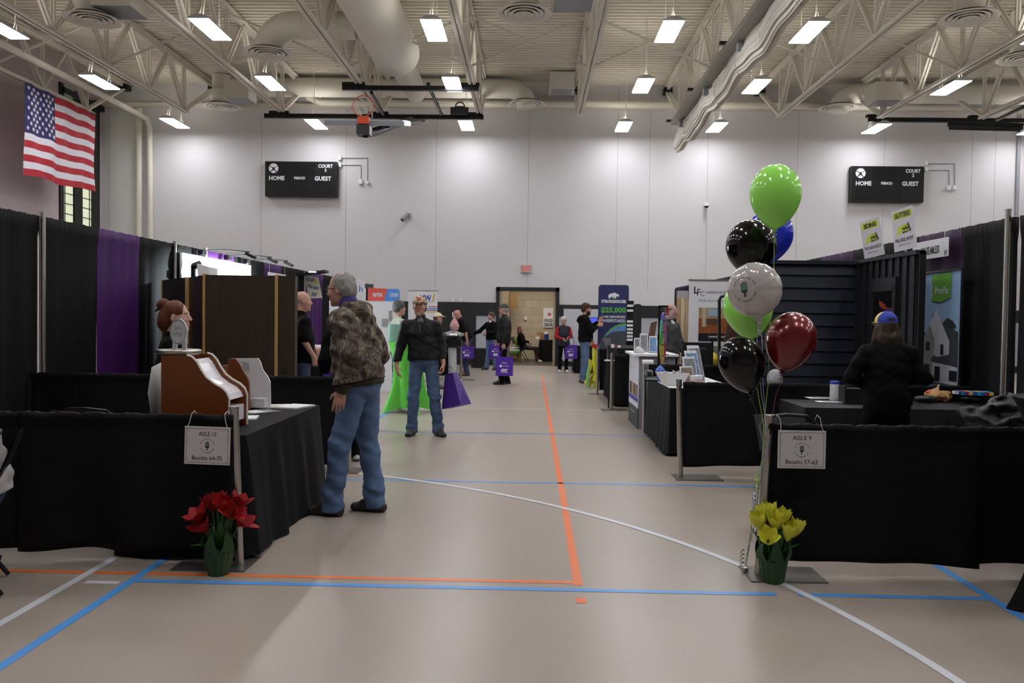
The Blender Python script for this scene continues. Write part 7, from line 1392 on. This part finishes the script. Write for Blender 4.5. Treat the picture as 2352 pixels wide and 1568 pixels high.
def tote(loc, rz, w, h_, d, label, hnd, m=None, text_=True, tilt=0, roll=0, group='purple show tote bags', top_w=None):
    t = thing('tote_bag', label, 'bag', loc, group=group, rot=(R(tilt), R(roll), rz)); m = m or mat('purple_tote', '42178a', .5, spec=.4); tw = (top_w or w)/2
    vs = [(-w/2, -d/2, 0), (w/2, -d/2, 0), (w/2, d/2, 0), (-w/2, d/2, 0), (-tw, -d*.2, h_), (tw, -d*.2, h_), (tw, d*.2, h_), (-tw, d*.2, h_), (w/2-.02, 0, h_*.45), (-w/2+.02, 0, h_*.45)]
    MB().add(vs, [(0, 3, 2, 1), (0, 1, 5, 4), (2, 3, 7, 6), (1, 2, 8), (1, 8, 5), (2, 6, 8), (5, 8, 6), (3, 0, 9), (0, 4, 9), (3, 9, 7), (7, 9, 4)]).build('bag_body', m, t)
    for y in (-d*.2, d*.2): MB().grid(lambda u, v, y=y: (lambda a: (tw*.5*math.cos(a)*(1+(v-.5)*.18), y*(1-math.sin(a)*.9), h_-.01+hnd*math.sin(a)*(1+(v-.5)*.08)))(PI*u), 14, 1).build('handle', m, t)
    if text_:
        mb = MB(); f = lambda z: -d/2+(d*.3)*z/h_-.003
        text(mb, 'HOME SHOW', (0, f(h_*.68), h_*.68), h_*.05, w=w*.3, off=.001, bold=.02); mb.disc((-w*.22, f(h_*.52), h_*.52), w*.075, (0, -1, 0), 14); text(mb, 'SUBURBAN', (w*.08, f(h_*.52), h_*.52), h_*.05, w=w*.4, off=.001); text(mb, 'MW', (0, f(h_*.3), h_*.3), h_*.14, w=w*.4, off=.001, bold=.05, shear=.3); mb.box((-w*.2, f(h_*.19)-.001, h_*.18), (w*.2, f(h_*.19), h_*.205)); mb.build('print', mat('white_lettering'), t)
    return t
def pl(px, py): q = fl(px, py); return (q.x, q.y, 0)
# materials of clothes
def camo():
    m = mat('leaf_camouflage', '6b6150', .85, spec=.2); nt = m.node_tree; N = nt.nodes; L = nt.links; b = N['Principled BSDF']; g = N.new('ShaderNodeTexCoord')
    n0 = N.new('ShaderNodeTexNoise'); n0.inputs['Scale'].default_value = 5; n0.inputs['Detail'].default_value = 3; L.new(g.outputs['Object'], n0.inputs['Vector'])
    ad = N.new('ShaderNodeVectorMath'); ad.operation = 'MULTIPLY_ADD'; ad.inputs[1].default_value = (.25, .25, .25); L.new(n0.outputs['Color'], ad.inputs[0]); L.new(g.outputs['Object'], ad.inputs[2])
    v = N.new('ShaderNodeTexVoronoi'); v.inputs['Scale'].default_value = 24; v.inputs['Randomness'].default_value = 1; L.new(ad.outputs[0], v.inputs['Vector'])
    n1 = N.new('ShaderNodeTexNoise'); n1.inputs['Scale'].default_value = 17; n1.inputs['Detail'].default_value = 6; n1.inputs['Roughness'].default_value = .65; L.new(ad.outputs[0], n1.inputs['Vector'])
    cr = N.new('ShaderNodeValToRGB'); e = cr.color_ramp; e.elements[0].position = .36; e.elements[0].color = (*srgb('2c2622'), 1); e.elements[1].position = .75; e.elements[1].color = (*srgb('a29c8c'), 1)
    for p_, c_ in ((.45, '463b38'), (.54, '5a4f47'), (.61, '66614e'), (.67, '817c69')): q = e.elements.new(p_); q.color = (*srgb(c_), 1)
    sp = N.new('ShaderNodeSeparateColor'); L.new(v.outputs['Color'], sp.inputs[0]); mx = N.new('ShaderNodeMath'); mx.operation = 'MULTIPLY_ADD'; mx.inputs[1].default_value = .14; L.new(sp.outputs[0], mx.inputs[0]); L.new(n1.outputs[0], mx.inputs[2]); s2 = N.new('ShaderNodeMath'); s2.operation = 'SUBTRACT'; s2.inputs[1].default_value = .06; L.new(mx.outputs[0], s2.inputs[0]); L.new(s2.outputs[0], cr.inputs[0])
    n2 = N.new('ShaderNodeTexNoise'); n2.inputs['Scale'].default_value = 4.5; n2.inputs['Detail'].default_value = 4; L.new(ad.outputs[0], n2.inputs['Vector']); ab = N.new('ShaderNodeMath'); ab.operation = 'SUBTRACT'; ab.inputs[1].default_value = .5; L.new(n2.outputs[0], ab.inputs[0]); a2 = N.new('ShaderNodeMath'); a2.operation = 'ABSOLUTE'; L.new(ab.outputs[0], a2.inputs[0]); lt = N.new('ShaderNodeMath'); lt.operation = 'LESS_THAN'; lt.inputs[1].default_value = .0022; L.new(a2.outputs[0], lt.inputs[0])
    mi = N.new('ShaderNodeMix'); mi.data_type = 'RGBA'; L.new(lt.outputs[0], mi.inputs['Factor']); L.new(cr.outputs[0], mi.inputs['A']); mi.inputs['B'].default_value = (*srgb('b7b2a4'), 1); L.new(mi.outputs['Result'], b.inputs['Base Color']); return m
mDenim = mat('blue_denim', '4a6285', .8, noise=(7, .22)); mDenimD = mat('dark_denim', '2a3852', .8, noise=(7, .2)); mBlkC = mat('black_clothing', '060607', .85, spec=.15); mBlkJ = mat('black_jacket_cloth', '0b0b0c', .65, spec=.3, bump=(50, .2)); mNavyC = mat('navy_clothing', '161a2b', .8); mOl = mat('olive_knit', '2f2c1f', .85)
# 1 man in camouflage
t, J, A = person('tall grey-haired man in a camouflage jacket and jeans, standing in profile at the left table', pl(812, 1178), R(-107), 1.87,
    dict(pelvis=(0, .05, .95), neck=(0, -.045, 1.445), head=(0, -.115, 1.585), sh_l=(.17, .0, 1.36), el_l=(.25, .13, 1.13), wr_l=(.24, .035, .895), sh_r=(-.17, -.03, 1.36), el_r=(-.25, .04, 1.12), wr_r=(-.21, -.14, .95), hip_l=(.085, .05, .9), kn_l=(.11, -.05, .49), an_l=(.12, -.1, .085), hip_r=(-.085, .05, .9), kn_r=(-.1, .06, .49), an_r=(-.1, .12, .085)),
    skin='c79078', h=.0062, yaw=2, pitch=-6, g=1.12, hair='receding', hairc='8d8a84', top=dict(m=camo(), inf=.032, w=1.04, hem=-.02, hood=1, amp=.013, sw=1.18, uh=.052, band=mOl, belly=1, under=mat('purple_collar', '3c2f7a', .8)), bottom=dict(m=mDenim, w=1.04, fold=1.25, inf=.004), shoes=('2b2420', '15110f'), hands=dict(l=dict(d=(.02, -.2, -1), pn=(-.35, -.2, 0), td=(-.2, -1, 0), curl=.28)), feet=(4, 6), smile=1.6, glasses=True, seed=1, brow='8a7a70')
MB().box((-.005, -.03, 0), (.005, .03, .001)).build('shoe_tab', mBlackMetal, t) if False else None
# 2 man in cap walking towards the camera
Y2_ = 10.25
t, J, A = person('smiling man in a patterned cap, black quarter-zip jacket and jeans, walking down the aisle', pl(977, 1000), R(2), 1.77,
    dict(pelvis=(-.03, 0, .95), neck=(-.07, .0, 1.44), head=(-.085, -.02, 1.605), sh_l=(.11, 0, 1.37), el_l=(.185, .03, 1.12), wr_l=(.22, -.07, .90), sh_r=(-.25, 0, 1.37), el_r=(-.32, .03, 1.12), wr_r=(-.365, -.06, .87), hip_l=(.06, 0, .9), kn_l=(.11, -.03, .49), an_l=(.16, .0, .085), hip_r=(-.12, 0, .9), kn_r=(-.15, -.02, .49), an_r=(-.17, .02, .085)),
    skin='c08468', h=.0068, yaw=-3, pitch=3, g=1.05, hair='short', hairc='6d6660', cap=dict(cols=['b5a888', '7a6f52', '8f4a38'], camo=1, front='a04838'), beard=('9a8478', .3), top=dict(m=mBlkJ, inf=.024, w=1.04, hem=.0, amp=.009, sw=1.02, collar=1.6, open=.8, under=mat('grey_tee', '5a5f68', .8)), bottom=dict(m=mat('mid_denim', '3f5675', .8, noise=(7, .2)), w=1.08, fold=1.1), shoes=('2b2622', '191614'), feet=(30, -12), smile=1., jaw=1.08, hands=dict(l=dict(d=(0, -.1, -1), pn=(-1, 0, 0), td=(0, -1, 0), curl=1.0), r=dict(d=(.25, -.1, -1), curl=.3, pn=(.8, .4, 0), td=(.4, -1, 0))), seed=2, headsc=1.06)
zp = Matrix(); MB().tube([J['neck']+V3(.0, -.155, -.05), J['neck']+V3(.0, -.165, -.15)], .004, 5).build('zip_pull', mChrome, t)
w = wm(t) @ Vector(J['wr_l']); tote((w.x+.17, w.y+.0, w.z-.53), R(-38), .33, .42, .2, 'empty-looking dark purple tote bag in the hand of the capped man', .1, text_=False, top_w=.14, roll=-14, m=mat('dark_purple_tote', '3a1578', .5))
# 3 red-haired woman
p = at(399, 900, 6.25); t, J, A = person('red-haired woman with a bun and black top, in profile behind the wooden display', (p.x, 6.25, 0), R(103), 1.6,
    dict(), skin='d2a08c', h=.0062, yaw=0, pitch=2, hair='bun', hairc='5c2d1a', top=dict(m=mBlkC, name='shirt', inf=.012, collar=.3, amp=.006), bottom=dict(m=mBlkC), slim=.95, seed=3, brow='7a4a38', headsc=1.12)
MB().tube([J['neck']+V3(.05, -.06, 0), J['neck']+V3(.02, -.15, -.12), J['neck']+V3(0, -.17, -.25), J['neck']+V3(-.02, -.15, -.12), J['neck']+V3(-.05, -.06, 0)], .004, 5).build('lanyard', mBlackMetal, t)
# 4 bald man in black polo
p = at(691, 900, 9.75); t, J, A = person('bald man in a black polo shirt and dark jeans right of the walnut display wall', (p.x, 9.75, 0), R(118), 1.8,
    dict(el_r=(-.24, .02, 1.17), wr_r=(-.2, -.1, .98), el_l=(.24, -.03, 1.15), wr_l=(.12, -.2, 1.05)), skin='c9937c', h=.0095, g=1.12, top=dict(m=mBlkC, name='polo_shirt', sleeve=.42, inf=.018, amp=.007, collar=1.2, hem=-.1), bottom=dict(m=mDenimD), hands=dict(curl=.8), seed=4, brow='9a7a68')
# 5 person hidden behind the camouflage man
p = fl(794, 1058); t, J, A = person('person in a long black coat standing behind the man in camouflage', (p.x+.0, p.y, 0), R(-150), 1.66, dict(el_r=(-.26, .03, 1.1), wr_r=(-.27, -.02, .88)), skin='c9977f', h=.012, hair='short', hairc='4a4039', top=dict(m=mBlkC, inf=.03, hem=-.35, name='coat'), bottom=dict(m=mBlkC), shoes=('b9b9bb', '2a2a2a'), seed=5)
w = at(765, 905, 8.0); tote((w.x, 8.1, w.z-.15), R(20), .24, .34, .1, 'purple tote bag edge showing between the low drape and the camouflage man', .09, text_=False)
# 6 grey-haired man in a patterned shirt
p = at(914, 850, 13.9); t, J, A = person('grey-haired man in a pale patterned shirt talking behind the capped man', (p.x, 13.9, 0), R(118), 1.77, dict(el_l=(.23, -.05, 1.15), wr_l=(.12, -.22, 1.1)), skin='c08a70', h=.011, yaw=5, hair='thick', hairc='4c4b4a', top=dict(m=mat('patterned_shirt', 'a5a89a', .8, noise=(40, .5)), name='shirt', inf=.014, amp=.006), bottom=dict(m=mDenimD), seed=6)
# 6b person in a pale cap behind
p = at(1004, 800, 17.2); person('person in a pale cap mostly hidden behind the shoulder of the capped man', (p.x, 17.2, 0), R(95), 1.6, None, skin='b07a62', h=.014, face=False, hair='short', hairc='4a3a30', cap=dict(cols=['c9bfa6']), top=dict(m=mBlkC), bottom=dict(m=mBlkC), seed=7)
# 7 bald man leaning at the pedestal
t, J, A = person('bald man in a black polo leaning over the clear pedestal', pl(1069, 862), R(-82), 1.8,
    dict(pelvis=(0, .04, .95), neck=(0, -.13, 1.40), head=(0, -.22, 1.51), sh_l=(.19, -.11, 1.35), el_l=(.24, -.02, 1.1), wr_l=(.24, .02, .86), sh_r=(-.19, -.12, 1.35), el_r=(-.24, -.16, 1.1), wr_r=(-.16, -.32, 1.05), hip_l=(.085, .04, .9), hip_r=(-.085, .04, .9)), skin='c08670', h=.011, pitch=-35, g=1.15, top=dict(m=mat('black_polo', '08080a', .8, spec=.2), name='polo_shirt', sleeve=.42, inf=.018, amp=.006, hem=-.1), bottom=dict(m=mDenimD), shoes=('7a4526', '3a2a1e'), seed=8)
MB().disc(lpp := (J['sh_l']*.3+J['neck']*.7+V3(.06, -.13, -.16)), .035, (.6, -1, .2), n=12).build('shirt_emblem', mat('emblem_pink', 'c58a90', .6), t)
w = wm(t) @ Vector(J['wr_l']); tote((w.x+.0, w.y-.05, w.z-.43), R(8), .36, .3, .1, 'purple tote bag held by the bald man at the pedestal', .09, tilt=0)
# 8 pointing woman
t, J, A = person('woman in a black top and jeans reaching out to the left near the back wall', pl(1127, 849), R(-38), 1.66,
    dict(el_r=(-.36, -.1, 1.17), wr_r=(-.56, -.26, 1.05), el_l=(.22, -.08, 1.13), wr_l=(.06, -.24, 1.12), kn_l=(.12, -.02, .49), an_l=(.16, .05, .085), an_r=(-.16, -.02, .085)), skin='c78f7a', h=.012, yaw=-15, hair='thick', hairc='5a4030', top=dict(m=mBlkC, name='cardigan', inf=.018, hem=-.1, open=.8, under=mPaper), bottom=dict(m=mat('pale_denim', '55698c', .8, noise=(8, .2)), w=1.0), slim=.95, seed=9)
w = at(1137, 805, 22.6); tote((w.x, 22.75, w.z-.22), R(20), .36, .38, .1, 'purple tote bag hanging at the side of the pointing woman', .12)
# 9 man in olive cap
t, J, A = person('man in an olive cap and black jacket standing in the aisle with a tote bag', pl(1156, 882), R(-88), 1.83,
    dict(el_l=(.23, .05, 1.12), wr_l=(.24, .0, .87), el_r=(-.23, -.02, 1.12), wr_r=(-.2, -.12, .95), kn_l=(.09, -.02, .49), an_l=(.1, -.04, .085), an_r=(-.1, .08, .085)), skin='c08670', h=.011, pitch=-2, g=1.0, hair='short', hairc='8a857e', cap=dict(cols=['3a4030']), glasses=False, top=dict(m=mBlkJ, inf=.03, hem=-.14, amp=.008), bottom=dict(m=mBlkC, w=1.0), shoes=('151515', '101010'), hands=dict(l=dict(d=(0, 0, -1), pn=(-1, 0, 0), td=(0, -1, 0), curl=1.0)), seed=10)
w = wm(t) @ Vector(J['wr_l']); tote((w.x+.02, w.y-.03, w.z-.70), R(3), .38, .42, .1, 'printed purple tote bag held low by the man in the olive cap', .2)
# 11 woman in red
t, J, A = person('white-haired woman in a red sweater and navy vest standing right of the doorway', pl(1293, 856), R(14), 1.56,
    dict(el_l=(.24, .0, 1.12), wr_l=(.09, -.18, 1.08), el_r=(-.24, .0, 1.12), wr_r=(-.08, -.18, 1.06)), skin='cf9d8a', h=.0115, hair='puffy', hairc='c9c4be', glasses=True, top=dict(m=mat('red_sweater', 'a5141e', .8), name='sweater', inf=.016, hem=-.05, collar=1.5, slim=1), bottom=dict(m=mBlkC, w=.85), shoes=('c5c5c8', 'a5a5a8'), seed=11)
S = SDF((-.3, -.25, .75), (.3, .25, 1.4), .011); s_ = 1.56/1.75; S.ell((0, 0, .9*s_), (.18, .15, .22), .06); S.ell((0, 0, 1.18*s_), (.178, .15, .22), .05); S.cap((-.09, 0, 1.36*s_), (.09, 0, 1.36*s_), .1, .1, .03); S.plane((0, 0, .74), (0, 0, -1)); S.plane((0, 0, 1.3), (0, .3, 1)); S.noise(.005, [(20, 30, 1)], 3); S.build('vest', mNavyC, t)
w = wm(t) @ Vector((J['el_l']*.5+J['wr_l']*.5)); tote((w.x+.05, w.y-.02, w.z-.585), R(-5), .34, .38, .12, 'purple tote bag hanging from the arm of the woman in red', .27)
# 12 bearded man
t, J, A = person('bearded man in a black hoodie and jeans gesturing toward the navy banner', pl(1342, 879), R(97), 1.87,
    dict(el_r=(-.22, -.1, 1.15), wr_r=(-.14, -.26, 1.26), el_l=(.22, -.16, 1.2), wr_l=(.16, -.34, 1.34)), skin='b98068', h=.0105, hair='thick', hairc='3a2418', beard=('3a2418', .9, 1), top=dict(m=mBlkC, inf=.024, hem=-.13, hood=1, sleeve=.75, name='hoodie'), bottom=dict(m=mat('worn_denim', '4a5f7c', .8, noise=(6, .25)), w=1.05), shoes=('4d3020', '2a1c14'), hands=dict(l=dict(d=(0, -.5, 1), pn=(-1, 0, 0), td=(0, -1, .3), curl=.4, point=True), r=dict(d=(0, -1, .2), pn=(1, 0, 0), td=(0, 0, 1), curl=.8)), seed=12)
# 13 man behind counter
p = at(1536, 850, 12.75); t, J, A = person('balding man in a grey zip jacket standing behind the prize wheel', (p.x, 12.75, 0), R(52), 1.77, dict(el_l=(.23, -.05, 1.15), wr_l=(.1, -.2, 1.0)), skin='b8948a', h=.0095, hair='fringe', hairc='4a4038', beard=('7a6458', .35), top=dict(m=mat('grey_jacket', '3b3b3f', .75), inf=.022, open=.6, under=mPaper), bottom=dict(m=mBlkC), seed=13)
# 14 woman in propeller cap, seen from behind
p = at(2037, 900, 6.35); t, J, A = person('woman in a black sweater and propeller cap seen from behind at the glittery table', (p.x, 6.35, 0), R(176), 1.62,
    dict(neck=(0, -.02, 1.45), head=(0, -.07, 1.585), sh_l=(.17, -.01, 1.37), sh_r=(-.17, -.01, 1.37), el_l=(.29, .0, 1.17), wr_l=(.12, -.2, 1.1), el_r=(-.29, .0, 1.17), wr_r=(-.12, -.2, 1.1)), skin='c98f78', h=.0068, pitch=-6, g=1.0, hair='long', hairc='37281f', cap=dict(cols=['2a3b9c', 'd9c56a'], hole=1, propeller=1), top=dict(m=mBlkC, name='sweater', inf=.016, w=1.05, collar=.2, amp=.01, hem=-.02), bottom=dict(m=mat('black_trousers', '040405', .9, spec=.1), w=1.0, inf=.01), seed=14)
S = SDF(J['neck']-.1, J['neck']+.1, .006); S.cap(J['neck']+V3(-.045, .035, .018), J['neck']+V3(.045, .035, .018), .02, .02, .01); S.build('blue_neckband', mat('blue_collar', '2b3a9c', .7), t)
# 10 seated woman beyond the doorway
def seated(label, loc, rz, H, **k):
    P_ = dict(pelvis=(0, .05, .55), neck=(0, .16, 1.04), head=(0, .15, 1.19), sh_l=(.17, .14, .99), el_l=(.23, .05, .75), wr_l=(.1, -.15, .72), sh_r=(-.17, .14, .99), el_r=(-.23, .05, .75), wr_r=(-.1, -.15, .72), hip_l=(.09, .0, .52), kn_l=(.11, -.42, .5), an_l=(.12, -.45, .085), hip_r=(-.09, .0, .52), kn_r=(-.11, -.42, .5), an_r=(-.12, -.5, .085)); P_.update(k.pop('pose', {}))
    return person(label, loc, rz, H, P_, **k)
p = at(1211, 815, 28.35); seated('woman in a black jacket and green shirt sitting beyond the doorway', (p.x-.1, 28.25, 0), R(80), 1.65, skin='cf9a86', h=.014, hair='long', hairc='6a4a36', top=dict(m=mBlkC, open=1.2, under=mat('green_shirt', '2f8a5a', .8)), bottom=dict(m=mat('brown_leggings', '2a221e', .8)), shoes=('c9b8a6', 'a59888'), seed=15)
t = folding_chair((p.x-.22, 28.25, 0), R(80), 'black chair with a green cloth under the seated woman beyond the doorway'); MB().box((-.19, .12, .5), (.19, .16, .84)).build('green_cloth', mat('lime_cloth', '7fc23a', .7), t)
# 15 seated person at the left edge
c0 = (-3.05, 4.28, 0)
seated('seated person in a light grey puffy jacket cut off by the left picture edge', c0, R(-66), 1.75, pose=dict(neck=(0, -.02, 1.02), head=(0, -.12, 1.15), sh_l=(.18, -.0, .97), sh_r=(-.18, -.0, .97), pelvis=(0, .1, .56)), skin='c08a70', h=.0075, hair='short', hairc='3a332e', g=1.15, top=dict(m=mat('light_grey_puffer', 'a9a4a2', .65, spec=.4), name='puffer_jacket', inf=.04, hem=-.12, amp=.012, freq=[(9, 30, 1), (25, 40, .6), (60, 70, .3)], belly=1), bottom=dict(m=mDenimD), seed=16)
folding_chair((c0[0]-.03, c0[1], 0), R(-62), 'black folding chair at the left picture edge under the seated person')
